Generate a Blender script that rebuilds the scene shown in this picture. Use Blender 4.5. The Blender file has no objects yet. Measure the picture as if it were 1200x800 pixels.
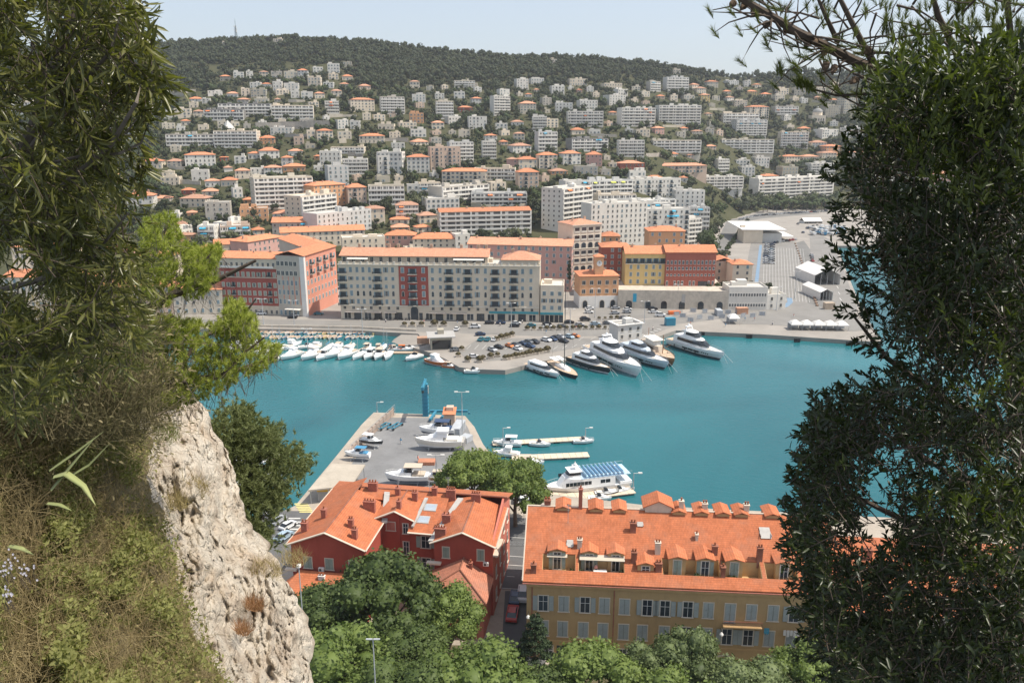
import bpy, math, random, re
import numpy as np
from mathutils import Vector, Matrix, noise as mnoise
R = math.radians
rnd = random.Random(7)
sc = bpy.context.scene
COL = sc.collection
# ---------------------------------------------------------------- camera
F = 930.0; PITCH = R(15.05); CZ = 80.0; QZ = 1.6
cp, sp = math.cos(PITCH), math.sin(PITCH)
cam_d = bpy.data.cameras.new('camera'); cam = bpy.data.objects.new('camera', cam_d); COL.objects.link(cam)
cam.location = (0, 0, CZ); cam.rotation_euler = (math.pi/2 - PITCH, 0, 0)
cam_d.sensor_width = 36; cam_d.lens = 36*F/1200; cam_d.clip_start = .1; cam_d.clip_end = 20000
sc.camera = cam
def ray(px, py):
    x = (px-600)/F; y = (400-py)/F
    return Vector((x, cp + y*sp, -sp + y*cp))
def W(px, py, z=QZ):
    "point at height z seen at a photo pixel"
    d = ray(px, py); t = (z-CZ)/d.z
    return Vector((d.x*t, d.y*t, z))
def D(px, py, dist):
    "point on the pixel's ray at a distance in metres"
    return Vector((0, 0, CZ)) + ray(px, py).normalized()*dist
def px_of(p):
    v = Vector(p) - Vector((0, 0, CZ)); f = v.y*cp - v.z*sp; u = v.y*sp + v.z*cp
    return 600 + F*v.x/f, 400 - F*u/f
def topz(p, py):
    "height at which a vertical line through p reaches photo row py"
    a = math.atan((400-py)/F) - PITCH
    # exact in the plane of the column: solve (z-CZ) from u/f
    k = (400-py)/F   # u = k f ; y*sp+z*cp = k(y*cp - z*sp)
    return CZ + p.y*(k*cp - sp)/(cp + k*sp)
# ---------------------------------------------------------------- materials
MT = {}
def mat(name, col, rough=.85, var=.12, scale=.6, bump=0., bscale=8., metal=0., spec=.3, coord='Object', stain=0., obj=0.):
    if name in MT: return MT[name]
    m = bpy.data.materials.new(name); m.use_nodes = True; nt = m.node_tree; N = nt.nodes; L = nt.links
    b = N['Principled BSDF']; b.inputs['Roughness'].default_value = rough; b.inputs['Metallic'].default_value = metal
    b.inputs['Specular IOR Level'].default_value = spec
    tc = N.new('ShaderNodeTexCoord'); src = tc.outputs['Object']
    if coord == 'World':
        g = N.new('ShaderNodeNewGeometry'); src = g.outputs['Position']
    nz = N.new('ShaderNodeTexNoise'); nz.inputs['Scale'].default_value = scale; nz.inputs['Detail'].default_value = 5; nz.inputs['Roughness'].default_value = .65
    L.new(src, nz.inputs['Vector'])
    mr = N.new('ShaderNodeMapRange'); mr.inputs[1].default_value = .3; mr.inputs[2].default_value = .7
    mr.inputs[3].default_value = 1-var; mr.inputs[4].default_value = 1+var
    L.new(nz.outputs['Fac'], mr.inputs[0])
    val = mr.outputs[0]
    if obj:
        oi = N.new('ShaderNodeObjectInfo'); m2 = N.new('ShaderNodeMapRange'); m2.inputs[3].default_value = 1-obj; m2.inputs[4].default_value = 1+obj
        L.new(oi.outputs['Random'], m2.inputs[0]); mm = N.new('ShaderNodeMath'); mm.operation = 'MULTIPLY'
        L.new(val, mm.inputs[0]); L.new(m2.outputs[0], mm.inputs[1]); val = mm.outputs[0]
    mx = N.new('ShaderNodeVectorMath'); mx.operation = 'SCALE'; mx.inputs[0].default_value = col[:3]
    L.new(val, mx.inputs['Scale']); out = mx.outputs[0]
    if stain:
        n2 = N.new('ShaderNodeTexNoise'); n2.inputs['Scale'].default_value = .35; n2.inputs['Detail'].default_value = 8; n2.inputs['Roughness'].default_value = .7
        mp = N.new('ShaderNodeMapping'); mp.inputs['Scale'].default_value = (3, 3, .8); L.new(src, mp.inputs[0]); L.new(mp.outputs[0], n2.inputs['Vector'])
        cr = N.new('ShaderNodeMapRange'); cr.inputs[1].default_value = .5; cr.inputs[2].default_value = .75; cr.inputs[3].default_value = 0; cr.inputs[4].default_value = stain
        L.new(n2.outputs['Fac'], cr.inputs[0]); mix = N.new('ShaderNodeMix'); mix.data_type = 'RGBA'
        L.new(cr.outputs[0], mix.inputs[0]); L.new(out, mix.inputs[6]); mix.inputs[7].default_value = (col[0]*.45, col[1]*.45, col[2]*.45, 1); out = mix.outputs[2]
    L.new(out, b.inputs['Base Color'])
    if bump:
        n3 = N.new('ShaderNodeTexNoise'); n3.inputs['Scale'].default_value = bscale; n3.inputs['Detail'].default_value = 6
        L.new(src, n3.inputs['Vector']); bp = N.new('ShaderNodeBump'); bp.inputs['Strength'].default_value = bump; bp.inputs['Distance'].default_value = .5/bscale
        L.new(n3.outputs['Fac'], bp.inputs['Height']); L.new(bp.outputs[0], b.inputs['Normal'])
    MT[name] = m; return m
def roofmat(name, col, step=.42, rows=True, weather=.35):
    "clay tiles: courses across the slope and rounded tile columns, with older patches"
    if name in MT: return MT[name]
    m = mat(name, col, .9, .16, .8, 0, stain=0, obj=.1); nt = m.node_tree; N = nt.nodes; L = nt.links; b = N['Principled BSDF']
    out = b.inputs['Base Color'].links[0].from_socket
    tc = N['Texture Coordinate']; uv = N.new('ShaderNodeUVMap'); sx = N.new('ShaderNodeSeparateXYZ'); L.new(uv.outputs[0], sx.inputs[0])
    def saw(sock, k):
        a = N.new('ShaderNodeMath'); a.operation = 'MULTIPLY'; a.inputs[1].default_value = k; L.new(sock, a.inputs[0])
        f = N.new('ShaderNodeMath'); f.operation = 'FRACT'; L.new(a.outputs[0], f.inputs[0]); return f.outputs[0], a.outputs[0]
    v, vr = saw(sx.outputs[1], 1/step); u, ur = saw(sx.outputs[0], 1/(step*.6))
    # each tile its own shade
    fl1 = N.new('ShaderNodeMath'); fl1.operation = 'FLOOR'; L.new(vr, fl1.inputs[0]); fl2 = N.new('ShaderNodeMath'); fl2.operation = 'FLOOR'; L.new(ur, fl2.inputs[0])
    cb = N.new('ShaderNodeCombineXYZ'); L.new(fl1.outputs[0], cb.inputs[0]); L.new(fl2.outputs[0], cb.inputs[1])
    wn = N.new('ShaderNodeTexWhiteNoise'); L.new(cb.outputs[0], wn.inputs['Vector'])
    mr = N.new('ShaderNodeMapRange'); mr.inputs[3].default_value = .90; mr.inputs[4].default_value = 1.08; L.new(wn.outputs['Value'], mr.inputs[0])
    sc1 = N.new('ShaderNodeVectorMath'); sc1.operation = 'SCALE'; L.new(out, sc1.inputs[0]); L.new(mr.outputs[0], sc1.inputs['Scale'])
    # lapped edge of each course is darker
    r1 = N.new('ShaderNodeMapRange'); r1.inputs[1].default_value = .0; r1.inputs[2].default_value = .22; r1.inputs[3].default_value = .55; r1.inputs[4].default_value = 1; L.new(v, r1.inputs[0])
    sc2 = N.new('ShaderNodeVectorMath'); sc2.operation = 'SCALE'; L.new(sc1.outputs[0], sc2.inputs[0]); L.new(r1.outputs[0], sc2.inputs['Scale'])
    n2 = N.new('ShaderNodeTexNoise'); n2.inputs['Scale'].default_value = .25; n2.inputs['Detail'].default_value = 7; n2.inputs['Roughness'].default_value = .7; L.new(tc.outputs['Object'], n2.inputs['Vector'])
    cr = N.new('ShaderNodeMapRange'); cr.inputs[1].default_value = .48; cr.inputs[2].default_value = .72; cr.inputs[4].default_value = weather; L.new(n2.outputs['Fac'], cr.inputs[0])
    mix = N.new('ShaderNodeMix'); mix.data_type = 'RGBA'; L.new(cr.outputs[0], mix.inputs[0]); L.new(sc2.outputs[0], mix.inputs[6])
    mix.inputs[7].default_value = (col[0]*.62+.05, col[1]*.75+.05, col[2]*.8+.05, 1); L.new(mix.outputs[2], b.inputs['Base Color'])
    hs = N.new('ShaderNodeMath'); hs.operation = 'PINGPONG'; hs.inputs[1].default_value = .5; L.new(u, hs.inputs[0])
    ad = N.new('ShaderNodeMath'); ad.operation = 'ADD'; L.new(hs.outputs[0], ad.inputs[0]); L.new(v, ad.inputs[1])
    bp = N.new('ShaderNodeBump'); bp.inputs['Strength'].default_value = .5; bp.inputs['Distance'].default_value = .08; L.new(ad.outputs[0], bp.inputs['Height']); L.new(bp.outputs[0], b.inputs['Normal'])
    return m
def leafmat(name, c1, c2, rough=.5, trans=.25, spec=.35, scale=1.5):
    if name in MT: return MT[name]
    m = bpy.data.materials.new(name); m.use_nodes = True; nt = m.node_tree; N = nt.nodes; L = nt.links
    b = N['Principled BSDF']; b.inputs['Roughness'].default_value = rough; b.inputs['Specular IOR Level'].default_value = spec
    g = N.new('ShaderNodeNewGeometry'); tc = N.new('ShaderNodeTexCoord'); oi = N.new('ShaderNodeObjectInfo')
    nz = N.new('ShaderNodeTexNoise'); nz.inputs['Scale'].default_value = scale; nz.inputs['Detail'].default_value = 2; L.new(tc.outputs['Object'], nz.inputs['Vector'])
    a = N.new('ShaderNodeMath'); a.operation = 'MULTIPLY_ADD'; a.inputs[1].default_value = .8; L.new(g.outputs['Random Per Island'], a.inputs[0])
    s = N.new('ShaderNodeMath'); s.operation = 'MULTIPLY_ADD'; s.inputs[1].default_value = .9; s.inputs[2].default_value = -.35; L.new(nz.outputs['Fac'], s.inputs[0])
    o2 = N.new('ShaderNodeMath'); o2.operation = 'MULTIPLY_ADD'; o2.inputs[1].default_value = .35; L.new(oi.outputs['Random'], o2.inputs[0]); L.new(s.outputs[0], o2.inputs[2])
    L.new(o2.outputs[0], a.inputs[2]); a.use_clamp = True
    mix = N.new('ShaderNodeMix'); mix.data_type = 'RGBA'; L.new(a.outputs[0], mix.inputs[0]); mix.inputs[6].default_value = (*c1, 1); mix.inputs[7].default_value = (*c2, 1)
    L.new(mix.outputs[2], b.inputs['Base Color'])
    if trans:
        t = N.new('ShaderNodeBsdfTranslucent'); sc_ = N.new('ShaderNodeVectorMath'); sc_.operation = 'MULTIPLY'; sc_.inputs[1].default_value = (1.2, 1.35, .6)
        L.new(mix.outputs[2], sc_.inputs[0]); L.new(sc_.outputs[0], t.inputs['Color'])
        ms = N.new('ShaderNodeMixShader'); ms.inputs[0].default_value = trans; L.new(b.outputs[0], ms.inputs[1]); L.new(t.outputs[0], ms.inputs[2])
        L.new(ms.outputs[0], N['Material Output'].inputs['Surface'])
    MT[name] = m; return m
# ---------------------------------------------------------------- mesh builder
class MB:
    def __init__(s): s.v = []; s.f = []; s.m = []; s.mi = 0; s.M = None; s.uv = []
    def add(s, vs, fs, uvs=None, smooth=False):
        o = len(s.v)
        if s.M is not None: vs = [s.M @ Vector(v) for v in vs]
        s.v += [tuple(v) for v in vs]
        for i, f in enumerate(fs):
            s.f.append([a+o for a in f]); s.m.append(s.mi); s.uv.append(uvs[i] if uvs else None)
    def box(s, x0, x1, y0, y1, z0, z1):
        s.add([(x0,y0,z0),(x1,y0,z0),(x1,y1,z0),(x0,y1,z0),(x0,y0,z1),(x1,y0,z1),(x1,y1,z1),(x0,y1,z1)],
              [(0,3,2,1),(4,5,6,7),(0,1,5,4),(1,2,6,5),(2,3,7,6),(3,0,4,7)])
    def prism(s, poly, z0, z1):
        n = len(poly)
        ar = sum(poly[i][0]*poly[(i+1)%n][1]-poly[(i+1)%n][0]*poly[i][1] for i in range(n))
        if ar < 0: poly = poly[::-1]
        s.add([(p[0],p[1],z0) for p in poly]+[(p[0],p[1],z1) for p in poly],
              [tuple(range(n))[::-1], tuple(range(n,2*n))]+[(i,(i+1)%n,(i+1)%n+n,i+n) for i in range(n)])
    def sheet(s, poly, z):
        n = len(poly); ar = sum(poly[i][0]*poly[(i+1)%n][1]-poly[(i+1)%n][0]*poly[i][1] for i in range(n))
        if ar < 0: poly = poly[::-1]
        s.add([(p[0],p[1],z) for p in poly], [tuple(range(n))])
    def slope(s, pts, th=.15):
        "a roof plane with thickness and tile UVs: u along the first edge, v up the slope"
        p = [Vector(q) for q in pts]; u = (p[1]-p[0]).normalized(); n = u.cross(p[2]-p[0]).normalized()
        if n.z < 0: n = -n
        v = n.cross(u).normalized()
        if v.z < 0: v = -v
        N = len(p); uv = [((q-p[0]).dot(u), (q-p[0]).dot(v)) for q in p]
        c = (p[1]-p[0]).cross(p[2]-p[1]); top = list(range(N)) if c.z > 0 else list(range(N))[::-1]
        bot = [q - Vector((0,0,th)) for q in p]
        fs = [tuple(top), tuple(a+N for a in top[::-1])]; uvs = [[uv[a] for a in top], None]
        for i in range(N):
            a, b_ = top[i], top[(i+1)%N]; fs.append((b_, a, a+N, b_+N)); uvs.append(None)
        s.add(p+bot, fs, uvs)
    def cyl(s, c, r, z0, z1, n=10, r2=None):
        r2 = r if r2 is None else r2; a = [2*math.pi*i/n for i in range(n)]
        s.add([(c[0]+r*math.cos(t), c[1]+r*math.sin(t), z0) for t in a]+[(c[0]+r2*math.cos(t), c[1]+r2*math.sin(t), z1) for t in a],
              [tuple(range(n))[::-1], tuple(range(n,2*n))]+[(i,(i+1)%n,(i+1)%n+n,i+n) for i in range(n)])
    def tube(s, pts, rads, n=6):
        pts = [Vector(p) for p in pts]; o = []; vs = []; fs = []
        if not hasattr(rads, '__len__'): rads = [rads]*len(pts)
        up = Vector((.3,.2,1))
        for i, p in enumerate(pts):
            t = (pts[min(i+1,len(pts)-1)]-pts[max(i-1,0)]).normalized()
            a = t.cross(up)
            if a.length < .01: a = t.cross(Vector((1,0,0)))
            a.normalize(); b = t.cross(a)
            for k in range(n):
                th = 2*math.pi*k/n; vs.append(p+(a*math.cos(th)+b*math.sin(th))*rads[i])
        for i in range(len(pts)-1):
            for k in range(n): fs.append((i*n+k, i*n+(k+1)%n, (i+1)*n+(k+1)%n, (i+1)*n+k))
        fs.append(tuple(range(n))[::-1]); fs.append(tuple(range((len(pts)-1)*n, len(pts)*n)))
        s.add(vs, fs)
    def mesh(s, name, mats, smooth=False):
        me = bpy.data.meshes.new(name); me.from_pydata(s.v, [], s.f)
        if not isinstance(mats, (list, tuple)): mats = [mats]
        for m in mats: me.materials.append(m)
        if len(mats) > 1: me.polygons.foreach_set('material_index', s.m)
        if any(u for u in s.uv):
            ul = me.uv_layers.new(name='UVMap'); fl = []
            for f, u in zip(s.f, s.uv):
                for k in range(len(f)): fl += list(u[k]) if u else [0, .5]
            ul.data.foreach_set('uv', fl)
        if smooth: me.polygons.foreach_set('use_smooth', [True]*len(me.polygons))
        me.update(); return me
    def build(s, name, mats, parent=None, smooth=False):
        return ob(name, s.mesh(name, mats, smooth), parent)
def ob(name, me, parent=None, loc=None, rot=None, scl=None):
    o = bpy.data.objects.new(name, me); COL.objects.link(o)
    if parent is not None: o.parent = parent
    if loc is not None: o.location = loc
    if rot is not None: o.rotation_euler = rot if hasattr(rot, '__len__') else (0, 0, rot)
    if scl is not None: o.scale = scl if hasattr(scl, '__len__') else (scl,)*3
    return o
def npmesh(name, V, Fq, mats, smooth=False, mi=None):
    "mesh from numpy arrays: V (n,3), Fq (m,k)"
    me = bpy.data.meshes.new(name); V = np.asarray(V, np.float32); Fq = np.asarray(Fq, np.int32)
    me.vertices.add(len(V)); me.vertices.foreach_set('co', V.ravel()); k = Fq.shape[1]
    me.loops.add(Fq.size); me.loops.foreach_set('vertex_index', Fq.ravel())
    me.polygons.add(len(Fq)); me.polygons.foreach_set('loop_start', np.arange(0, Fq.size, k, dtype=np.int32))
    if smooth: me.polygons.foreach_set('use_smooth', np.ones(len(Fq), bool))
    for m in (mats if isinstance(mats, (list, tuple)) else [mats]): me.materials.append(m)
    if mi is not None: me.polygons.foreach_set('material_index', np.asarray(mi, np.int32))
    me.update(calc_edges=True); return me
# ---------------------------------------------------------------- things and labels
REG = []
ORD = ['leftmost','second','third','fourth','fifth','sixth','seventh','eighth','ninth','tenth','eleventh','twelfth','thirteenth','fourteenth','fifteenth',
       'sixteenth','seventeenth','eighteenth','nineteenth','twentieth','twenty-first','twenty-second','twenty-third','twenty-fourth','twenty-fifth','twenty-sixth','twenty-seventh','twenty-eighth','twenty-ninth','thirtieth']
def tag(o, label, cat, group=None, kind=None):
    o['label'] = label; o['category'] = cat
    if group: o['group'] = group
    if kind: o['kind'] = kind
    return o
def reg(o, head, tail, cat, group=None):
    "label decided at the end: equal phrases are told apart by their order from the left"
    o['category'] = cat
    if group: o['group'] = group
    REG.append((o, head, tail)); return o
def thing(name, loc=(0,0,0), rz=0):
    o = bpy.data.objects.new(name, None); COL.objects.link(o); o.location = loc; o.rotation_euler = (0, 0, rz); o.empty_display_size = .5; return o
def struct(o): o['kind'] = 'structure'; return o
KIDS = {}
def copy_tree(o, parent=None):
    c = o.copy(); COL.objects.link(c)
    if parent is not None: c.parent = parent
    for ch in o.children: copy_tree(ch, c)
    return c
def finish_labels():
    d = {}
    for o, h, t in REG: d.setdefault((h, t), []).append(o)
    for (h, t), L in d.items():
        if len(L) == 1 or len(L) > 30:
            for o in L: o['label'] = f'{h} {t}'.strip()
            continue
        L.sort(key=lambda o: px_of(o.location)[0])
        for i, o in enumerate(L):
            w = 'rightmost' if i == len(L)-1 else ORD[min(i, 29)] + ('' if i == 0 else ' from left')
            o['label'] = f'{h} {t}, {w}'
    bad = [o['label'] for o, h, t in REG if len(o['label'].split()) > 16]
    if bad: print('LONG LABELS', len(bad), bad[:5])
    big = [(len(L), k) for k, L in d.items() if len(L) > 30]
    if big: print('CROWDED', big[:5])
# ---------------------------------------------------------------- world and light
SUN = Vector((1.0, -.10, 1.68)).normalized()
world = bpy.data.worlds.new('World'); sc.world = world; world.use_nodes = True
wn_ = world.node_tree; bg = wn_.nodes['Background']; sky = wn_.nodes.new('ShaderNodeTexSky'); sky.sky_type = 'NISHITA'; sky.sun_disc = False
sky.sun_elevation = math.asin(SUN.z); sky.sun_rotation = math.atan2(SUN.x, SUN.y); sky.air_density = 1.0; sky.dust_density = 2.4; sky.ozone_density = 1.0
smx = wn_.nodes.new('ShaderNodeMix'); smx.data_type = 'RGBA'; smx.inputs[0].default_value = .5; smx.inputs[7].default_value = (3.8, 4.1, 4.55, 1)   # pale constant mixed in to whiten the sky; adds fill light
wn_.links.new(sky.outputs[0], smx.inputs[6]); wn_.links.new(smx.outputs[2], bg.inputs[0]); bg.inputs[1].default_value = .15
sl = bpy.data.lights.new('sun', 'SUN'); so = bpy.data.objects.new('sun', sl); COL.objects.link(so)
sl.energy = 4.3; sl.angle = R(.53); sl.color = (1, .93, .82)
so.rotation_euler = (-SUN).to_track_quat('-Z', 'Y').to_euler(); so.location = (200, 0, 400)
sc.view_settings.view_transform = 'Standard'; sc.view_settings.look = 'None'; sc.view_settings.gamma = 1; sc.view_settings.exposure = .36
cy = sc.cycles; cy.use_denoising = True; cy.max_bounces = 6; cy.diffuse_bounces = 3; cy.glossy_bounces = 3; cy.transmission_bounces = 4; cy.transparent_max_bounces = 8; cy.volume_bounces = 1
try: cy.denoiser = 'OPENIMAGEDENOISE'
except Exception: pass
# ---------------------------------------------------------------- hill
SKY = [(-400,60),(0,52),(200,46),(280,41),(350,36),(430,42),(500,52),(560,55),(600,57),(650,59),(700,63),(760,68),(800,72),(850,78),(900,77),(940,76),(1000,80),(1200,98),(1700,140)]
def lerp_tab(T, x):
    if x <= T[0][0]: return T[0][1]
    for (a, u), (b, v) in zip(T, T[1:]):
        if x <= b: return u + (v-u)*(x-a)/(b-a)
    return T[-1][1]
FT = [(-2,400),(.08,400),(.16,440),(.22,560),(.27,700),(.31,790),(.36,805),(.6,805),(1.2,950)]
YTOP = 1250.
def terrain(x, y):
    b = x/max(y, 50); f = lerp_tab(FT, b)
    if y < f: return max(-4, 1.55 + (y-f)*.05)
    depth = YTOP*cp
    for _ in range(1): px = 600 + F*b*1.02
    zt = CZ + YTOP*(((400-lerp_tab(SKY, px)-4)/F)*cp - sp)/(cp + ((400-lerp_tab(SKY, px)-4)/F)*sp) - 7
    t = (y-f)/(YTOP-f)
    n = mnoise.noise(Vector((x*.006, y*.006, 1.3)))*5 + mnoise.noise(Vector((x*.02, y*.02, 4)))*1.6
    if t <= 1: z = 1.55 + (zt-1.55)*t**1.25
    else: z = zt - (t-1)**1.5*zt*1.1
    return z + n*min(1, t*5)*min(1, max(0, (1.35-t)*3))
def on_hill(px, py):
    d = ray(px, py); y = 300.; last = None
    while y < 1300:
        t = y/d.y; x = d.x*t; z = CZ + d.z*t; g = max(terrain(x, y), QZ)
        if z < g:
            return Vector((x, y, g))
        y += 3
    return None
xs = np.concatenate([np.linspace(-2600, -900, 24), np.linspace(-880, 880, 150), np.linspace(900, 2600, 24)])
ys = np.concatenate([np.linspace(392, 1350, 130), np.linspace(1380, 3200, 22)])
V = np.array([(x, y, terrain(x, y)) for y in ys for x in xs]); nx = len(xs)
Fq = np.array([(j*nx+i, j*nx+i+1, (j+1)*nx+i+1, (j+1)*nx+i) for j in range(len(ys)-1) for i in range(nx-1)])
M_hill = leafmat('hill_scrub', (.028, .036, .015), (.075, .074, .038), .95, 0, .1, .03)
struct(ob('hills', npmesh('hills', V, Fq, M_hill, True)))
# ---------------------------------------------------------------- water
mw = bpy.data.materials.new('sea_water'); mw.use_nodes = True; nt = mw.node_tree; N = nt.nodes; L = nt.links; b = N['Principled BSDF']
b.inputs['Roughness'].default_value = .12; b.inputs['IOR'].default_value = 1.33; b.inputs['Specular IOR Level'].default_value = .5
g = N.new('ShaderNodeNewGeometry')
nz = N.new('ShaderNodeTexNoise'); nz.inputs['Scale'].default_value = .011; nz.inputs['Detail'].default_value = 6; nz.inputs['Distortion'].default_value = 1.2; L.new(g.outputs['Position'], nz.inputs['Vector'])
cr = N.new('ShaderNodeValToRGB'); cr.color_ramp.elements[0].position = .35; cr.color_ramp.elements[0].color = (.010, .092, .108, 1)
cr.color_ramp.elements[1].position = .7; cr.color_ramp.elements[1].color = (.018, .142, .160, 1); L.new(nz.outputs['Fac'], cr.inputs[0]); L.new(cr.outputs[0], b.inputs['Base Color'])
mp = N.new('ShaderNodeMapping'); mp.inputs['Scale'].default_value = (1, 1.7, 1); mp.inputs['Rotation'].default_value = (0, 0, .5); L.new(g.outputs['Position'], mp.inputs[0])
n1 = N.new('ShaderNodeTexNoise'); n1.inputs['Scale'].default_value = .55; n1.inputs['Detail'].default_value = 5; n1.inputs['Roughness'].default_value = .6; L.new(mp.outputs[0], n1.inputs['Vector'])
bp = N.new('ShaderNodeBump'); bp.inputs['Strength'].default_value = .38; bp.inputs['Distance'].default_value = .3; L.new(n1.outputs['Fac'], bp.inputs['Height']); L.new(bp.outputs[0], b.inputs['Normal'])
m_ = MB(); m_.sheet([(-3000, 20), (6000, 20), (6000, 9000), (-3000, 9000)], 0); struct(m_.build('water', mw))
# ---------------------------------------------------------------- quays and roads
M_quay = mat('quay_concrete', (.29, .265, .235), .9, .14, .08, .3, 3, coord='World', stain=.25)
M_asph = mat('asphalt', (.17, .165, .155), .92, .12, .12, .3, 4, coord='World', stain=.12)
M_asph2 = mat('worn_asphalt', (.215, .205, .19), .92, .12, .1, .3, 4, coord='World', stain=.15)
M_asphn = mat('dark_asphalt', (.12, .12, .12), .92, .15, .25, .3, 5, coord='World', stain=.2)
M_stone = mat('pale_stone', (.52, .46, .38), .9, .18, .5, .4, 3, coord='World', stain=.4)
M_paint = mat('road_paint', (.55, .54, .51), .7, .12, 1., coord='World')
M_wall_low = mat('quay_wall', (.40, .36, .31), .9, .2, .4, .4, 2, coord='World', stain=.6)
def wp(L_, z=QZ): return [W(x, y, z).xy for x, y in L_]
far = [(-260,386),(300,385),(420,387),(490,391),(500,404),(484,407),(507,414),(521,420),(538,430),(560,432.5),(592,433.5),(614,428),(650,420),(700,412),(745,404),(772,394),(792,387),(900,392),(1034,401),(1012,366),(992,318),(981,288),(1100,288),(1420,288)]
fp = wp(far)
back = [(1700, 880), (560, 880), (300, 860), (215, 760), (140, 600), (80, 470), (20, 430), (-900, 430), (-900, fp[0].y)]
m_ = MB(); m_.prism([tuple(p) for p in fp]+back, -3, QZ); struct(m_.build('quay', [M_quay]))
SHN = [0]
def sheet(name, pts, z, m, world=False):
    SHN[0] += 1; z = z + SHN[0]*.0011
    q = MB(); q.sheet([tuple(p) for p in (pts if world else wp(pts, z))], z); return struct(q.build(name, m))
Z1, Z2, Z3 = QZ+.02, QZ+.05, QZ+.08
sheet('quay_road', [(-200,374),(300,374),(480,376),(655,380),(690,381),(790,371),(850,363),(850,373),(790,380),(700,394),(640,394),(480,388.5),(300,382.5),(-200,381)], Z1, M_asph2)
sheet('car_park', [(560,397),(640,396),(700,396),(772,378),(790,382),(764,392),(740,398),(690,405),(640,414),(606,420),(560,424),(535,414)], Z1, M_asph2)
sheet('car_park', [(690,357),(800,360),(800,366),(772,372),(690,378)], Z1, M_asph2)
sheet('road', [(846,300),(836,292),(852,258),(866,256),(888,250),(960,247),(960,250),(893,256),(872,260),(864,268),(852,296)], Z1, M_asph)
sheet('car_park', [(880,352),(872,325),(880,285),(893,282),(924,280),(934,284),(940,300),(948,356),(925,360)], Z1, M_asph2)
sheet('road', [(934,284),(942,282),(955,300),(966,362),(948,364),(940,310)], Z1, M_asph)
sheet('road', [(948,268),(975,282),(992,325),(1006,366),(968,368),(957,330),(950,298)], Z1, M_asph2)
sheet('road', [(880,352),(925,350),(965,360),(1000,366),(1020,386),(1000,388),(900,380),(850,379),(842,372)], Z2, M_asph2)
# painted bays and lane lines
lines = MB(); 
def line(x0, y0, x1, y1, w=.22, z=Z3, mb=None):
    a, b_ = W(x0, y0, z), W(x1, y1, z); d = (b_-a); d.z = 0
    if d.length < .01: return
    n = Vector((-d.y, d.x, 0)).normalized()*w/2; (mb or lines).sheet([(a-n).xy, (b_-n).xy, (b_+n).xy, (a+n).xy], z)
for i in range(15): line(896+i*3.2, 290+i*.1, 894+i*3.9, 350+i*.3, .13)
for y in (305, 328): line(880, y, 940, y+1, .2)
for i in range(9): line(972-i*.2+i*1.9, 300+i*7, 973+i*1.9, 303+i*7, .3)
for i in range(12): line(600+i*14, 399-i*.7, 594+i*14, 403-i*.7, .15)
for i in range(11): line(610+i*11, 409-i*.9, 604+i*11, 414-i*1.1, .15)
for i in range(6): line(552+i*9, 404, 547+i*9, 409, .15)
for i in range(7): line(746+i*4, 396-i*1.8, 751+i*4, 397-i*1.8, .6)
struct(lines.build('road_markings', M_paint))
M_blue = mat('blue_paint', (.17, .25, .34), .8, .1, 1, coord='World')
sheet('cycle_lane', [(882,348),(886,318),(890,287),(893,287),(890,318),(887,348)], Z2+.01, M_blue)
pc = MB()
arc = [(905,362),(912,361),(920,359),(926,354),(925,349)]
for (a0, b0), (a1, b1) in zip(arc, arc[1:]): line(a0, b0, a1, b1, 2.4, Z3+.01, pc)
struct(pc.build('cycle_path', M_blue))
# low quay wall along the basin and darker fender blocks
qw = MB()
pts = [W(x, y) for x, y in [(-260,384),(300,383),(420,385),(488,388.5)]]
for a, b_ in zip(pts, pts[1:]):
    n = Vector((0, .5)); qw.prism([a.xy, b_.xy, b_.xy+n, a.xy+n], QZ, QZ+.9)
tag(qw.build('quay_parapet', M_stone), 'long low stone parapet along the road above the small boats', 'wall')
# ramp and sandy beach at the end of the small boat basin
rp = MB(); a = [W(470,392,.9), W(500,388,QZ+.03), W(540,390,QZ+.03), W(532,402,QZ+.03), W(497,406,.6), W(455,404,-.3), W(462,397,.1)]
rp.add(a, [tuple(range(len(a)))[::-1]]); struct(rp.build('slipway', M_quay))
# near quay, boatyard pier and the streets round the near houses
M_yard = mat('yard_asphalt', (.20, .20, .20), .9, .2, .1, .3, 3, coord='World', stain=.3)
M_quay2 = mat('pier_concrete', (.38, .33, .27), .9, .18, .15, .4, 3, coord='World', stain=.35)
near = [(438,483),(470,484),(545,487),(556,500),(566,520),(590,552),(640,578),(760,592),(1000,604),(1500,630)]
nn = [tuple(p) for p in wp(near)]
left = [tuple(p) for p in wp([(346,592),(395,533),(424,497)])]
m_ = MB(); m_.prism([(-140, 60), (-72, 120)]+left+nn+[(200, 60)], -3, QZ); struct(m_.build('near_quay', [M_quay2]))
sheet('boatyard', [(450,489),(540,489.5),(548,500),(556,520),(575,548),(560,600),(400,600),(392,572),(425,525)], Z1, M_yard)
rd = [W(300,600).xy, W(330,598).xy, W(600,606).xy, W(640,608).xy, W(900,625).xy, W(1300,655).xy, W(1300,735).xy, W(640,690).xy, W(590,690).xy, W(330,668).xy, W(300,668).xy]
sheet('near_road', [tuple(p) for p in rd], Z1, M_asphn, True)
sheet('side_street', [(592,692),(636,692),(640,800),(585,800)], Z1, M_asphn)
nl = MB()
for y in (651, 661.5, 689): line(560, y-2.4, 650, y+3.6, .16, Z3, nl)
for i in range(6): line(560+i*17, 673+i*.9, 569+i*17, 673.5+i*.9, .16, Z3, nl)
line(560, 627, 650, 632, .16, Z3, nl)
for i in range(6): line(338+i*.5, 607+i*4.2, 352+i*.5, 607+i*4.2, .5, Z3, nl)
struct(nl.build('lane_lines', M_paint))
yl = MB()
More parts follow.
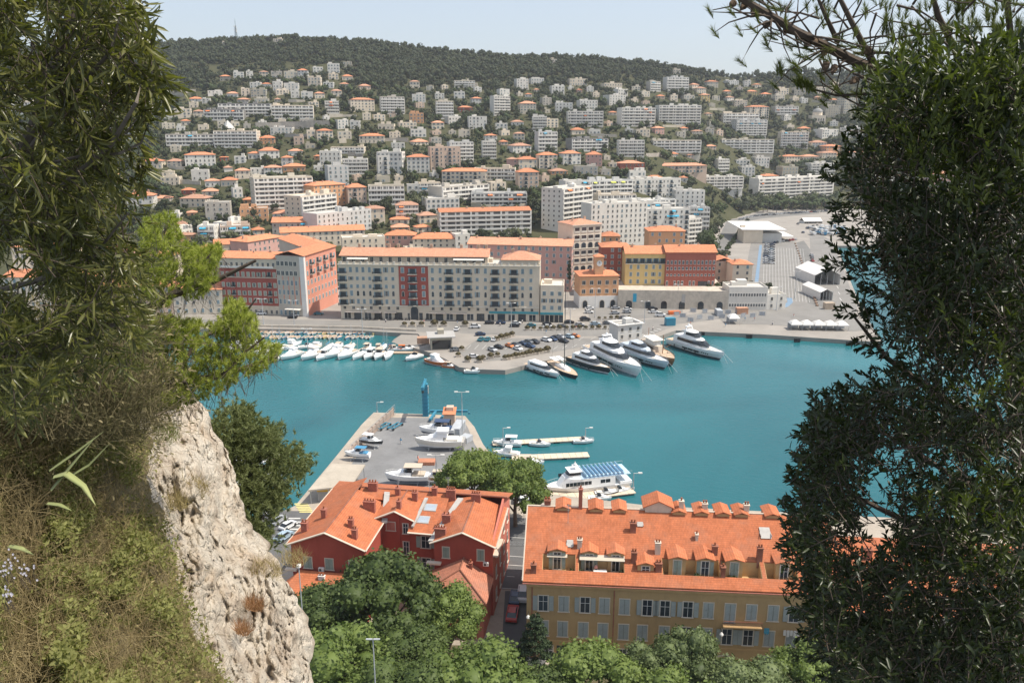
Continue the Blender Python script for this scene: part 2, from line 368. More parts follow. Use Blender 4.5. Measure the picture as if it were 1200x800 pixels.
for i in range(6): line(345+i*1.2, 590+i*1.9, 361+i*1.2, 590+i*1.9, .45, Z3, yl)
struct(yl.build('crossing_marks', mat('yellow_paint', (.62, .55, .22), .8, .15, 1, coord='World')))
# ground that carries the near park below the rock
pk = MB(); pk.sheet([(-140, 40), (-2, 40), (-2, 108), (-140, 108)], QZ+.03); pk.sheet([(6, 40), (160, 40), (160, 113), (6, 101)], QZ+.03)
struct(pk.build('park_ground', leafmat('park_soil', (.05, .06, .025), (.16, .13, .08), .95, 0, .1, .3)))

# ---------------------------------------------------------------- the air over the bay
hz = MB(); hz.box(-3400, 3400, -60, 4200, -6, 262); ho = hz.build('haze', [mat('haze_surface', (1,1,1))]); ho['kind'] = 'stuff'; ho['label'] = 'thin summer haze that greys the far hill'; ho['category'] = 'haze'
hm = bpy.data.materials.new('haze_air'); hm.use_nodes = True; nt = hm.node_tree; nt.nodes.clear(); om = nt.nodes.new('ShaderNodeOutputMaterial'); pv = nt.nodes.new('ShaderNodeVolumePrincipled'); pv.inputs['Color'].default_value = (.88,.92,1,1); pv.inputs['Density'].default_value = .00008; pv.inputs['Anisotropy'].default_value = .2
nt.links.new(pv.outputs[0], om.inputs['Volume']); ho.data.materials.clear(); ho.data.materials.append(hm)
# ---------------------------------------------------------------- facade pieces (unit meshes, shared)
G_glass = mat('window_glass', (.035, .045, .055), .12, .3, 1, spec=.6, obj=.5)
G_band = mat('shaded_glazing', (.13, .13, .13), .3, .35, .7, spec=.5, obj=.3)
M_white = mat('white_render', (.70, .68, .64), .85, .06, .5, stain=.12)
M_frame = mat('window_surround', (.62, .58, .50), .8, .06, 1)
M_shut = mat('grey_blue_shutter', (.20, .27, .30), .8, .12, 1, obj=.15)
M_shutg = mat('sage_shutter', (.30, .33, .27), .8, .12, 1, obj=.12)
M_dark = mat('dark_iron', (.05, .055, .055), .6, .1, 1)
M_rail = mat('balcony_front', (.72, .69, .63), .8, .06, 1, obj=.06)
M_grey = mat('grey_render', (.38, .37, .35), .85, .08, .6, stain=.1)
def louvre(q, x0, x1, z0, z1, y):
    q.box(x0, x1, y-.04, y, z0, z1)
UM = {}
def unit(kind, shut=None, frame=None):
    k = (kind, shut and shut.name, frame and frame.name)
    if k in UM: return UM[k]
    sh = shut or M_shut; fr = frame or M_frame; q = MB()
    if kind == 'plain':      # pane, frame, sill
        q.mi = 0; q.box(-.44, .44, -.03, 0, .06, .95)
        q.mi = 1
        for x0, x1 in ((-.5,-.42),(.42,.5),(-.025,.025)): q.box(x0, x1, -.07, 0, .05, 1)
        q.box(-.42, .42, -.07, 0, .93, 1); q.box(-.56, .56, -.16, 0, 0, .05)
    elif kind == 'closed':   # shutters closed inside a pale surround
        q.mi = 1
        for x0, x1 in ((-.6,-.46),(.46,.6)): q.box(x0, x1, -.05, 0, -.02, 1.05)
        q.box(-.46, .46, -.05, 0, .98, 1.05); q.box(-.62, .62, -.14, 0, -.06, -.02)
        q.mi = 2
        q.box(-.45, -.012, -.09, 0, 0, .97); q.box(.012, .45, -.09, 0, 0, .97)
        for i in range(7):
            for s in (-1, 1): q.box(min(s*.06,s*.40), max(s*.06,s*.40), -.105, -.09, .06+i*.13, .13+i*.13)
    elif kind == 'open':     # glass with shutters folded back on each side
        q.mi = 0; q.box(-.34, .34, -.03, 0, .02, .95)
        q.mi = 1
        for x0, x1 in ((-.42,-.34),(.34,.42),(-.02,.02)): q.box(x0, x1, -.06, 0, 0, 1)
        q.box(-.34, .34, -.06, 0, .94, 1); q.box(-.45, .45, -.15, 0, -.05, 0)
        q.mi = 2; q.box(-.82, -.43, -.10, -.02, 0, .97); q.box(.43, .82, -.10, -.02, 0, .97)
    elif kind == 'balcony':  # door, slab and dark railing
        q.mi = 0; q.box(-.3, .3, -.03, 0, .04, .8)
        q.mi = 2; q.box(-.44, -.3, -.08, 0, .04, .82); q.box(.3, .44, -.08, 0, .04, .82)
        q.mi = 1; q.box(-.5, .5, -1.0, 0, -.05, .0)
        q.mi = 3; q.box(-.5, .5, -1.0, -.96, .27, .31); q.box(-.5, -.485, -.96, 0, .27, .31); q.box(.485, .5, -.96, 0, .27, .31)
        for i in range(24):
            x = -.49+i*.0426; q.box(x-.010, x+.010, -.99, -.97, 0, .27)
        for i in range(4):
            for s in (-.492, .478): q.box(s, s+.012, -.9+i*.22, -.8+i*.22, 0, .27)
    elif kind == 'loggia':   # recess seen as dark arch-less bay with pale frame
        q.mi = 0; q.box(-.42, .42, -.03, 0, 0, .9)
        q.mi = 1; q.box(-.5, -.42, -.25, 0, 0, 1); q.box(.42, .5, -.25, 0, 0, 1); q.box(-.42, .42, -.25, 0, .9, 1); q.box(-.42, .42, -.28, -.2, 0, .3)
    elif kind == 'band':     # a storey of glazing split by thin party walls, under a slab
        q.mi = 0; q.box(-.5, .5, -.03, 0, .0, .86)
        q.mi = 1
        for i in range(7):
            x = -.5+i/6; q.box(x-.008, x+.008, -1.15 if i % 2 == 0 else -.08, 0, 0, .98)
        for i in range(6): q.box(-.5+(i+.28)/6, -.5+(i+.5)/6, -.06, -.03, 0, .86)
    elif kind == 'rail':     # slab and solid balcony front
        q.mi = 1; q.box(-.5, .5, -1.3, 0, 0, .06); q.box(-.5, .5, -1.3, -1.2, .06, .42); q.box(-.5, -.495, -1.2, 0, .06, .42); q.box(.495, .5, -1.2, 0, .06, .42)
    elif kind == 'arch':
        q.mi = 0; q.box(-.4, .4, -.03, 0, 0, .62)
        n = 8; pts = [(.4*math.cos(math.pi*i/n), .62+.34*math.sin(math.pi*i/n)) for i in range(n+1)]
        q.add([(x, -.03, z) for x, z in pts], [tuple(range(n+1))])
        q.mi = 1
        for i in range(n):
            (a, b_), (c, d_) = pts[i], pts[i+1]; s = 1.22
            q.add([(a,-.09,b_),(c,-.09,d_),(c*s,-.09,.62+(d_-.62)*s),(a*s,-.09,.62+(b_-.62)*s)], [(0,1,2,3)])
        q.box(-.49, -.4, -.09, 0, 0, .62); q.box(.4, .49, -.09, 0, 0, .62)
    me = q.mesh(kind+'_piece', [G_band if kind == 'band' else G_glass, fr, sh, M_dark]); UM[k] = me; return me
ROT = {'F': 0, 'R': math.pi/2, 'L': -math.pi/2, 'B': math.pi}
def onface(parent, dims, face, u, z, me, sx, sz, name='window', off=.0, sy=1.):
    w, d = dims
    if face == 'F': loc = (u, -off, z)
    elif face == 'R': loc = (w/2+off, d/2+u, z)
    elif face == 'L': loc = (-w/2-off, d/2-u, z)
    else: loc = (-u, d+off, z)
    return ob(name, me, parent, loc, ROT[face], (sx, sy, sz))
def hip(q, x0, x1, y0, y1, z, pitch=.42, ov=.5, gable=False, th=.15):
    x0 -= ov; x1 += ov; y0 -= ov; y1 += ov; w = x1-x0; d = y1-y0
    if w >= d:
        h = d/2*pitch; r = 0 if gable else d/2; ym = (y0+y1)/2
        a, b_ = (x0+r, ym, z+h), (x1-r, ym, z+h)
        q.slope([(x0,y0,z),(x1,y0,z),b_,a], th); q.slope([(x1,y1,z),(x0,y1,z),a,b_], th)
        if not gable: q.slope([(x1,y0,z),(x1,y1,z),b_], th); q.slope([(x0,y1,z),(x0,y0,z),a], th)
    else:
        h = w/2*pitch; r = 0 if gable else w/2; xm = (x0+x1)/2
        a, b_ = (xm, y0+r, z+h), (xm, y1-r, z+h)
        q.slope([(x1,y0,z),(x1,y1,z),b_,a], th); q.slope([(x0,y1,z),(x0,y0,z),a,b_], th)
        if not gable: q.slope([(x0,y0,z),(x1,y0,z),a], th); q.slope([(x1,y1,z),(x0,y1,z),b_], th)
    return z+h
M_terra = roofmat('clay_tiles', (.54, .22, .115), .5)
M_terra2 = roofmat('bright_clay_tiles', (.60, .235, .12), .5, weather=.2)
M_terra3 = roofmat('pinkish_clay_tiles', (.60, .29, .18), .5, weather=.3)
M_terra4 = roofmat('faded_brown_tiles', (.44, .24, .16), .5, weather=.5)
M_flat = mat('flat_roof_gravel', (.50, .48, .44), .95, .15, .3, stain=.2)
M_chim = mat('chimney_plaster', (.50, .36, .26), .9, .15, 1)
def chimney_mesh():
    q = MB(); q.box(-.5,.5,-.35,.35,-.6,1.3); q.box(-.58,.58,-.43,.43,1.3,1.42)
    for x in (-.25,.25): q.cyl((x,0), .13, 1.42, 1.85, 6)
    return q.mesh('chimney', [M_chim])
CHM = chimney_mesh()
WC = {}
def wallmat(c):
    T = dict(w=(.68,.645,.58), c=(.70,.60,.47), g=(.46,.42,.36), p=(.56,.33,.28), o=(.60,.33,.18), r=(.32,.10,.07), y=(.60,.45,.20), b=(.58,.52,.42), d=(.24,.23,.22), s=(.56,.55,.52), m=(.42,.38,.30), k=(.58,.44,.34))
    if c not in WC: WC[c] = mat('wall_render_'+{'w':'white','c':'cream','g':'grey','p':'pink','o':'orange','r':'red','y':'yellow','b':'beige','d':'charcoal','s':'silver','m':'stone','k':'peach'}[c], T[c], .88, .07, .25, stain=.18, obj=.07)
    return WC[c]
CN = {'w':'white','c':'cream','g':'grey','p':'pink','o':'orange','r':'brick red','y':'yellow','b':'beige','d':'dark grey','s':'pale grey','m':'stone coloured','k':'peach'}
def terrace(q, w, d, h, boxes=2, seed=0):
    r = random.Random(seed)
    for i in range(boxes):
        bw = r.uniform(2.2, min(6, w*.4)); bd = min(d*.5, r.uniform(2, 4)); x = r.uniform(-w/2+bw/2+.3, w/2-bw/2-.3); y = r.uniform(d*.25, d*.7)
        q.box(x-bw/2, x+bw/2, y-bd/2, y+bd/2, h, h+r.uniform(1.4, 3)+i*.013)
def building(name, org, yaw, w, d, h, wall='w', kind='w', roof='flat', roofm=None, found=8, faces='F', seed=0, wk='plain', awn=None, dens=1., zr=None):
    "one building: wall, roof (> chimney), windows and balconies on the faces one can see"
    r = random.Random(seed*77+int(w*100)); t = thing(name, org, yaw)
    q = MB(); q.box(-w/2, w/2, 0, d, -found, h)
    if roof == 'flat':
        q.box(-w/2, w/2, -.003, .25, h, h+.7); q.box(-w/2, w/2, d-.25, d, h, h+.7); q.box(-w/2, -w/2+.25, .25, d-.25, h, h+.7); q.box(w/2-.25, w/2, .25, d-.25, h, h+.7)
    q.build('wall', wallmat(wall) if isinstance(wall, str) else wall, t)
    q = MB()
    if roof == 'flat':
        q.mi = 0; q.sheet([(-w/2+.25,.25),(w/2-.25,.25),(w/2-.25,d-.25),(-w/2+.25,d-.25)], h+.03)
        q.mi = 1; terrace(q, w, d, h+.02, 1 if w < 14 else (2 if w < 30 else 4), seed)
        q.build('roof', [M_flat, wallmat(wall) if isinstance(wall, str) else wall], t)
    else:
        top = hip(q, -w/2, w/2, 0, d, h+.12, gable=(roof == 'gable'), pitch=r.uniform(.3,.46) if d < 14 else .26)
        ro = q.build('roof', roofm or M_terra, t)
        n = 1 if w < 16 else int(w/12)+1
        for i in range(n):
            x = -w/2+w*(i+.5+r.uniform(-.25, .25))/n if n > 1 else r.uniform(-w*.3, w*.3)
            ob('chimney', CHM, ro, (x, d/2+r.uniform(-.25,.25)*d*.5, top-.9), r.choice((0, math.pi/2)), r.uniform(.8, 1.15))
    st = max(1, round(h/3.15)); sh = h/st
    for f in faces:
        fw = w if f in 'FB' else d
        if kind == 'b' and f in 'FRL':
            for i in range(st):
                z = i*sh
                if f == 'F' or fw > 99:
                    onface(t, (w, d), f, 0, z+.1, unit('band', None, wallmat('w') if wall == 'w' else M_rail), fw-.5, sh*.97, 'glazing', .01)
                    onface(t, (w, d), f, 0, z-.05, unit('rail', None, wallmat('w') if wall == 'w' else M_rail), fw-.1, sh, 'balcony')
                else:
                    n = max(1, int(fw/4))
                    for j in range(n): onface(t, (w, d), f, -fw/2+fw*(j+.5)/n, z+1, unit('plain'), 1.2, 1.4)
            continue
        n = max(1, int(fw/3.3*dens)); bal = kind == 'm'
        for i in range(st):
            for j in range(n):
                u = -fw/2+fw*(j+.5)/n; z = i*sh+.95
                if kind == 'm' and f == 'F' and j % 3 == 1:
                    onface(t, (w, d), f, u, i*sh+.1, unit('balcony', M_shut, M_rail), min(2.6, fw/n*1.0), sh*.95, 'balcony'); continue
                if r.random() < .07: continue
                k = wk if r.random() < .75 else r.choice(('plain', 'closed', 'open'))
                big = r.random() < .2 and kind == 'v'
                onface(t, (w, d), f, u, z-(.5 if big else 0), unit(k), (1.9 if big else 1.15) if k == 'plain' else 1.2, min(1.75, sh*.55)+(.5 if big else 0))
    if awn:
        q = MB(); q.mi = 0
        for _ in range(awn[1]):
            i = r.randrange(max(1, st-2), st+0) if st > 1 else 0; u = r.uniform(-w/2+2.5, w/2-2.5); aw = r.uniform(2.4, 4.5); z = i*sh+sh*.88
            q = MB(); q.add([(u-aw/2,-.1,z),(u+aw/2,-.1,z),(u+aw/2,-1.75,z-.7),(u-aw/2,-1.75,z-.7),(u-aw/2,-.1,z-.07),(u+aw/2,-.1,z-.07),(u+aw/2,-1.75,z-.95),(u-aw/2,-1.75,z-.95)],
                  [(0,3,2,1),(4,5,6,7),(3,7,6,2),(0,4,7,3),(1,2,6,5)]); q.build('awning', awn[0], t)
    return t
A_or = mat('orange_awning', (.75, .22, .07), .8, .08, 1); A_bl = mat('blue_awning', (.04, .33, .50), .8, .08, 1); A_cr = mat('cream_awning', (.78, .74, .66), .8, .05, 1); A_ye = mat('lime_awning', (.55, .58, .10), .8, .05, 1)
# ---------------------------------------------------------------- the hillside town
# x0 x1 ytop ybase kind colour roof(f flat, h tiled hip, g tiled gable) extra
HILL = """
258 270 87 95 v m h;274 286 85 94 v w f;289 297 84 92 v w f;304 315 82 91 v c h;318 331 84 92 v g f;333 348 84 92 v b f;349 361 80 92 v w h;367 379 79 86 v w f;384 398 75 86 w w f;385 397 87 94 v c f;401 414 87 95 v c h
402 413 73 79 v m f;293 306 97 104 v w f;307 318 96 104 v w h;320 331 96 107 v w f;333 350 98 107 v w f;361 376 91 102 v c f;379 391 97 104 v w f;398 409 96 103 v m h;244 261 107 113 v w f;266 279 107 115 v w h
283 293 104 113 v c f;294 312 105 114 v m f;324 339 106 112 v c f;341 351 107 115 v w f;353 367 108 117 v w f;369 381 107 116 v c h;388 401 104 114 v c h;221 236 113 120 v w h;237 246 116 122 v w f;222 232 120 127 v c f
278 292 115 120 v b h;298 315 116 120 v b f;362 374 120 126 v c f;381 398 119 134 b w f;411 440 113 131 w c h;446 475 114 134 b g f;257 318 122 137 b d f;240 286 129 142 b d f;319 368 124 140 b c f;205 224 128 139 v c f
227 240 128 138 v c h;317 343 150 158 v w f;396 409 141 152 w w f;410 422 142 152 v w f;425 435 133 141 v c f;438 452 135 142 v c f;443 462 146 152 v c f;468 489 144 152 v c f;252 302 154 174 b c f;196 251 158 172 b g f
360 370 153 163 v c f;372 391 150 166 v c h;421 451 155 169 v c h;459 475 168 176 v w f;218 253 177 196 v w h;196 213 186 197 v c h;258 268 182 189 v r h;275 288 184 192 v w f;291 306 177 187 v w h;305 328 173 187 v w h
338 355 174 184 v w h;330 343 182 194 v w h;332 358 191 202 v o h;368 375 182 188 v o h;375 400 178 194 w w f;388 427 173 181 b c f;402 432 187 205 b w f;442 472 179 205 w w f;385 410 195 220 w s f;276 293 197 210 v c h
294 311 198 207 v w f;310 331 193 205 v w h;241 258 209 220 v w h;259 277 208 219 v b h;225 245 200 212 v w f;213 228 220 228 v r h;237 255 221 230 v c h;211 242 228 244 v c h;181 200 229 238 v c h;220 231 248 255 v o h
274 285 221 233 v w f;242 271 238 260 w g f;282 315 245 261 w o f;320 349 246 260 v w h;457 479 254 263 v c h;459 480 263 273 v o h;491 513 249 262 v c h;488 506 263 273 v c h;518 570 196 220 m c h
532 557 95 103 b b f;605 620 93 106 v w f;622 638 92 99 v w f;585 598 105 112 v w f;577 599 113 136 b w f;609 629 118 134 w b h;651 671 121 132 v w f;679 701 118 129 w w f;665 707 131 149 b w f;726 769 127 149 b w f
667 715 163 178 b d f;724 755 165 185 b w f;629 654 155 178 b s f;624 641 137 154 b w f;600 624 167 180 w w h;602 615 154 165 w c h;631 654 178 198 m c h;607 631 183 198 w c h;594 607 184 197 v p h;526 556 167 192 b s f
565 582 166 187 b w f;511 532 119 140 b b f;532 545 108 116 v w f;553 565 113 124 v s h;510 521 110 117 v w f;483 499 111 120 v w f;462 475 117 133 b c f;480 497 133 145 w o f;506 521 141 152 v c h;525 541 137 146 v w f
549 571 137 152 v w f;537 554 123 132 v r h;581 595 145 153 v w f;599 614 140 148 v w h;481 500 152 161 v w f;484 503 163 171 v c h;568 583 156 166 v w h;505 518 162 170 v g f;504 541 173 200 m k f;477 504 180 203 w w h
443 473 183 205 m w f;555 604 198 212 b c f;645 666 197 206 v o h;674 701 196 205 v g f;712 735 112 124 v w f;723 737 105 115 v w f;646 662 101 112 v w f;667 689 93 101 v c f;707 730 98 105 v c f;726 756 187 201 w r h
779 808 91 110 b s f;760 775 96 108 b g f;810 820 97 106 v c h;816 828 101 110 v c h;828 842 93 103 w b h;852 867 95 101 v s f;872 880 95 102 v w f;884 893 97 103 v c h;851 861 112 121 v w h;848 857 105 111 v c h
770 822 124 147 b w f;845 890 133 150 b c f;860 900 141 159 b s f;876 902 122 142 m c h;907 936 125 135 b g f;764 822 165 180 b b f;844 907 164 180 b b f;914 946 155 175 b c f;937 950 148 156 v y h;890 906 175 186 w m f
919 939 180 191 v c h;940 961 180 189 v c h;966 986 168 184 w o h;962 981 176 186 v c h;951 969 164 174 v w h;771 831 190 203 m k h;839 855 187 203 b w f;862 879 188 196 v w f;884 902 185 197 v w f;868 885 196 207 v w f
893 915 203 210 v w h;915 936 196 208 w m f;966 985 124 138 w m f;986 1005 115 137 w m f;960 985 152 162 v w f;947 980 192 205 b w f;918 928 136 142 v w f;736 758 201 212 w w f;758 781 206 214 v w h;798 806 206 214 v w h
649 664 218 232 w w h;466 480 285 290 v c f;552 618 227 242 b s f;499 540 233 250 w w f;464 491 237 258 b w h;428 452 241 263 w c h;418 438 248 262 v c h;432 475 218 241 b b f;491 517 215 229 b c f;477 492 217 229 v w f
408 431 216 242 m k h;476 497 291 300 v c f;860 876 118 126 v c f;893 905 108 115 v c h;911 925 104 112 v c f;800 815 112 119 v g f;640 655 140 150 v c f;548 560 98 103 v c f;690 704 152 158 v w f;745 762 152 160 v c f
990 1012 150 162 v w f;1000 1022 175 190 w c h;1030 1060 150 172 b w f;1050 1075 120 135 v c h;1080 1110 160 180 b c f;1125 1150 130 150 w w h;1020 1050 205 222 b w f;1090 1120 200 220 w p h;1150 1190 180 205 b w f
20 60 190 215 b w f;70 95 170 185 v c h;110 140 200 220 w c h;130 160 150 165 b s f;150 176 118 130 b w f;60 85 225 245 v c h;8 40 120 135 b c f;100 125 130 142 v w f;150 180 225 245 v w h;30 55 150 165 v c h;165 190 185 198 v c h
"""
# landmarks that other labels may point to: x, y, phrase
LAND = [(425,122,'the orange-roofed cream tower block'),(287,130,'the long dark stepped blocks'),(277,164,'the white pyramid spire'),(235,186,'the big white villa'),
 (334,228,'the long beige slab block'),(374,245,'the cream stacked-terrace block'),(279,267,'the long white slab'),(387,228,'the salmon hip-roofed block'),(569,259,'the long cream terraced block'),
 (725,255,'the white apartment complex'),(523,186,'the tall peach block'),(545,103,'the beige hall near woods'),(588,125,'the stepped white tower'),(619,126,'the square beige mansion'),
 (690,122,'the white stepped mansion'),(686,140,'the orange-awning block'),(690,170,'the long dark block'),(747,138,'the wide white block'),(793,100,'the white block near woods'),
 (796,135,'the wide terraced block'),(889,132,'the tall cream block'),(880,150,'the pale blue block'),(875,172,'the slab with dark balconies'),(793,172,'the slim beige slab'),(801,197,'the long peach building'),
 (930,221,'the block behind the palms'),(641,188,'the cream corner block'),(930,165,'the stepped cream block'),(959,136,'the domed church'),(555,208,'the cream mansion block'),
 (397,208,'the pale grey tower'),(457,192,'the white balcony tower'),(840,195,'the slim white block'),(350,85,'the top villa row'),(541,80,'the middle woods'),(350,50,'the radio mast hill'),(700,90,'the upper villas')]
def near_land(px, py, skip=14):
    best = None
    for x, y, s in LAND:
        dx, dy = px-x, py-y; q = math.hypot(dx, dy*1.6)
        if abs(dx) < skip and abs(dy) < 8: continue
        if best is None or q < best[0]: best = (q, dx, dy, s)
    q, dx, dy, s = best
    v = ('well ' if dy < -28 and abs(dx) <= 12 else '')+'above' if dy < -7 else (('well ' if dy > 28 and abs(dx) <= 12 else '')+'below' if dy > 7 else ''); h_ = 'left of' if dx < -12 else ('right of' if dx > 12 else '')
    if h_ and not v and abs(dx) > 45: h_ = 'far '+h_
    rel = (v+(' ' if v and h_ else '')+h_) or 'beside'
    return rel+' '+s
BOX = []   # footprints in pixels, so trees keep clear of facades
def faces_for(px, yaw):
    # camera is at x=0: which side wall shows
    side = px-600 + math.degrees(yaw)*-16
    return 'F'+('R' if side < 0 else 'L')
hb = 0
for e in HILL.replace('\n', ';').split(';'):
    e = e.split()
    if len(e) < 7: continue
    x0, x1, yt, yb = map(float, e[:4]); kind, colr, rf = e[4:7]; hb += 1
    r = random.Random(hb*13); p = on_hill((x0+x1)/2, yb)
    if p is None: continue
    s = F/(p.y*cp-(p.z-CZ)*sp); w = (x1-x0)/s; yaw = r.uniform(-.12, .12)+r.choice((.12,.2,.3,.4))*(1 if (x1-x0)<26 else .6)
    w = w/(abs(math.cos(yaw))+.3*abs(math.sin(yaw)))
    top = topz(p, yt+(1.2 if rf == 'h' else 0)); h = max(3., top-p.z); d = min(16, max(7.5, w*.75)) if kind != 'b' else min(15, max(9, w*.4))
    if rf == 'h': h = max(3., h-min(w, d)/2*.30)
    awn = None
    if kind == 'b' and r.random() < .55: awn = (r.choice((A_or, A_or, A_bl, A_cr)), r.randint(1, 3))
    nm = 'villa' if kind == 'v' else ('apartment_block' if kind in 'bwm' else 'house')
    rm = r.choice((M_terra, M_terra2, M_terra3, M_terra4))
    t = building(nm, p, yaw, w, d, h, colr, kind, 'hip' if rf == 'h' else 'flat', rm, 10, faces_for((x0+x1)/2, yaw), hb, r.choice(('plain', 'plain', 'closed', 'open')) if kind in 'wmv' else 'plain', awn)
    BOX.append((x0-1, x1+1, yt-2, yb-1, p.y)); st = max(1, round(h/3.15))
    nw = ['low', 'low', 'two-storey', 'three-storey', 'four-storey', 'five-storey', 'six-storey', 'seven-storey', 'eight-storey', 'tall', 'tall', 'tall', 'tall', 'tall', 'tall'][min(14, st)]
    head = f"{CN[colr]} {'tile-roofed ' if rf == 'h' else 'flat-roofed ' if kind == 'v' else ''}{nw} {'villa' if kind == 'v' else 'block' if kind != 'b' else 'balconied block'}"
    reg(t, head, near_land((x0+x1)/2, (yt+yb)/2), 'villa' if kind == 'v' else 'apartment block', 'villas on the hillside' if kind == 'v' else 'apartment blocks on the hillside')
# domed church, spire, hilltop mast
p = on_hill(959, 146); t = thing('church', p); s = F/p.y
q = MB(); q.box(-9,9,0,14,-8,11); q.cyl((0,7), 6.2, 11, 15, 16); q.build('wall', wallmat('c'), t)
q = MB(); n = 16
for k in range(5):
    a, b_ = math.pi/2*k/5, math.pi/2*(k+1)/5; q.cyl((0,7), 6.4*math.cos(a), 15+5*math.sin(a), 15+5*math.sin(b_), n, max(.3, 6.4*math.cos(b_)))
q.cyl((0,7), .9, 20, 22.4, 8); q.build('dome', M_grey, t, True)
for u in (-6, -3, 0, 3, 6): ob('window', unit('arch'), t, (u, 0, 4), 0, (1.6, 1, 3.4))
tag(t, 'cream domed church on the hillside beside the big right-hand tree', 'church'); BOX.append((949, 969, 122, 146, p.y))
p = on_hill(266, 158); t = thing('church_spire', p); z = topz(p, 141)-p.z
q = MB(); q.box(-5,5,0,10,-6,z*.45); q.build('wall', wallmat('w'), t)
q = MB(); q.cyl((0,5), 6.5, z*.45, z, 4, .2); q.build('spire', wallmat('s'), t)
tag(t, 'white pyramid spire rising behind the long pale block', 'church spire')
p = Vector((D(277.5, 44, 1).x*0, 0, 0)); yy = 1240.; xx = (277.5-600)/F*(yy*cp+100*sp*0)*1.0; zz = terrain(xx, yy); xx = (277.5-600)/F*(yy*cp-(zz-CZ)*sp)
t = thing('radio_mast', (xx, yy, terrain(xx, yy))); z = topz(Vector((xx, yy, 0)), 22)-terrain(xx, yy); q = MB()
for i, (sx, sy) in enumerate(((-1,-1),(1,-1),(1,1),(-1,1))): q.tube([(sx*2.2, sy*2.2, -2), (sx*.5, sy*.5, z*.72)], .28, 4)
for k in range(9):
    f = k/9; a = 2.2-1.7*f; zz = z*.72*f; b_ = 2.2-1.7*(k+1)/9; zn = z*.72*(k+1)/9
    for sx in (-1, 1): q.tube([(-a, sx*a, zz), (b_, sx*b_, zn)], .16, 4); q.tube([(a, sx*a, zz), (-b_, sx*b_, zn)], .16, 4); q.tube([(sx*a, -a, zz), (sx*a, a, zz)], .16, 4)
q.build('lattice', mat('mast_steel', (.30, .36, .38), .6), t)
q = MB(); q.cyl((0,0), .45, z*.72, z*.9, 6); q.cyl((0,0), .18, z*.9, z, 5); q.build('antenna', mat('mast_steel', (0,0,0)), t)
q = MB()
for zf, sx in ((.45, 1), (.52, -1), (.6, 1), (.66, -1), (.5, 1)): q.cyl((sx*1.3, -1), .9, z*zf, z*zf+1.4, 8)
q.build('dish', M_white, t); tag(t, 'steel lattice radio mast on the wooded hilltop', 'radio mast')
for px, w_, h_, lb in ((326, 14, 9, 'pale old fort above the trees on the hilltop beside the mast'), (262, 3.4, 8, 'slim white tower left of the mast on the hilltop'), (647, 14, 6, 'low white villa on the wooded ridge line'), (793, 10, 11, 'pale villa with cypresses on the ridge at the right')):
    yy = 1210.; f0 = yy*cp; xx = (px-600)/F*f0; zz = terrain(xx, yy); xx = (px-600)/F*(yy*cp-(zz-CZ)*sp); zz = terrain(xx, yy)
    t = building('fort' if 'fort' in lb else 'villa' if 'villa' in lb else 'tower', (xx, yy, zz), 0, w_, 8 if w_ > 4 else 3.4, h_, 'c', 'v', 'flat', None, 6, 'F', px); tag(t, lb, 'fort' if 'fort' in lb else 'villa' if 'villa' in lb else 'tower')
    BOX.append((px-w_*.45, px+w_*.45, 20, 52 if px < 400 else 62 if px < 700 else 78, yy))
# terrace wall in the middle of the slope
q = MB(); pts = [on_hill(x, y) for x, y in ((300,155),(330,153),(360,152),(388,150))]
for a, b_ in zip(pts, pts[1:]): q.prism([a.xy, b_.xy, b_.xy+Vector((0,2)), a.xy+Vector((0,2))], min(a.z,b_.z)-3, max(a.z, b_.z)+7)
tag(q.build('retaining_wall', M_wall_low), 'long stone retaining wall below the grey hillside blocks', 'wall')
# ---------------------------------------------------------------- town behind the port (given by the base corners of the front wall)
def city(name, x0, yb0, x1, yb1, yt, d, wall, kind, roof, label, cat='apartment block', z=QZ, roofm=None, faces='F', wk='plain', awn=None, seed=1, dens=1., ridge=0, group=None, found=1):
    a, b_ = W(x0, yb0, z), W(x1, yb1, z); m = (a+b_)/2; v = b_-a; yaw = math.atan2(v.y, v.x); w = v.length
    h = topz(a, yt)-z
    t = building(name, (m.x, m.y, z), yaw, w, d, h, wall, kind, roof, roofm, found, faces, seed, wk, awn, dens)
    tag(t, label, cat, group); t['w'] = w; t['h'] = h; BOX.append((min(x0,x1), max(x0,x1), yt-4, max(yb0,yb1), m.y)); return t, w, d, h
G1 = 'apartment buildings between the port and the hill'
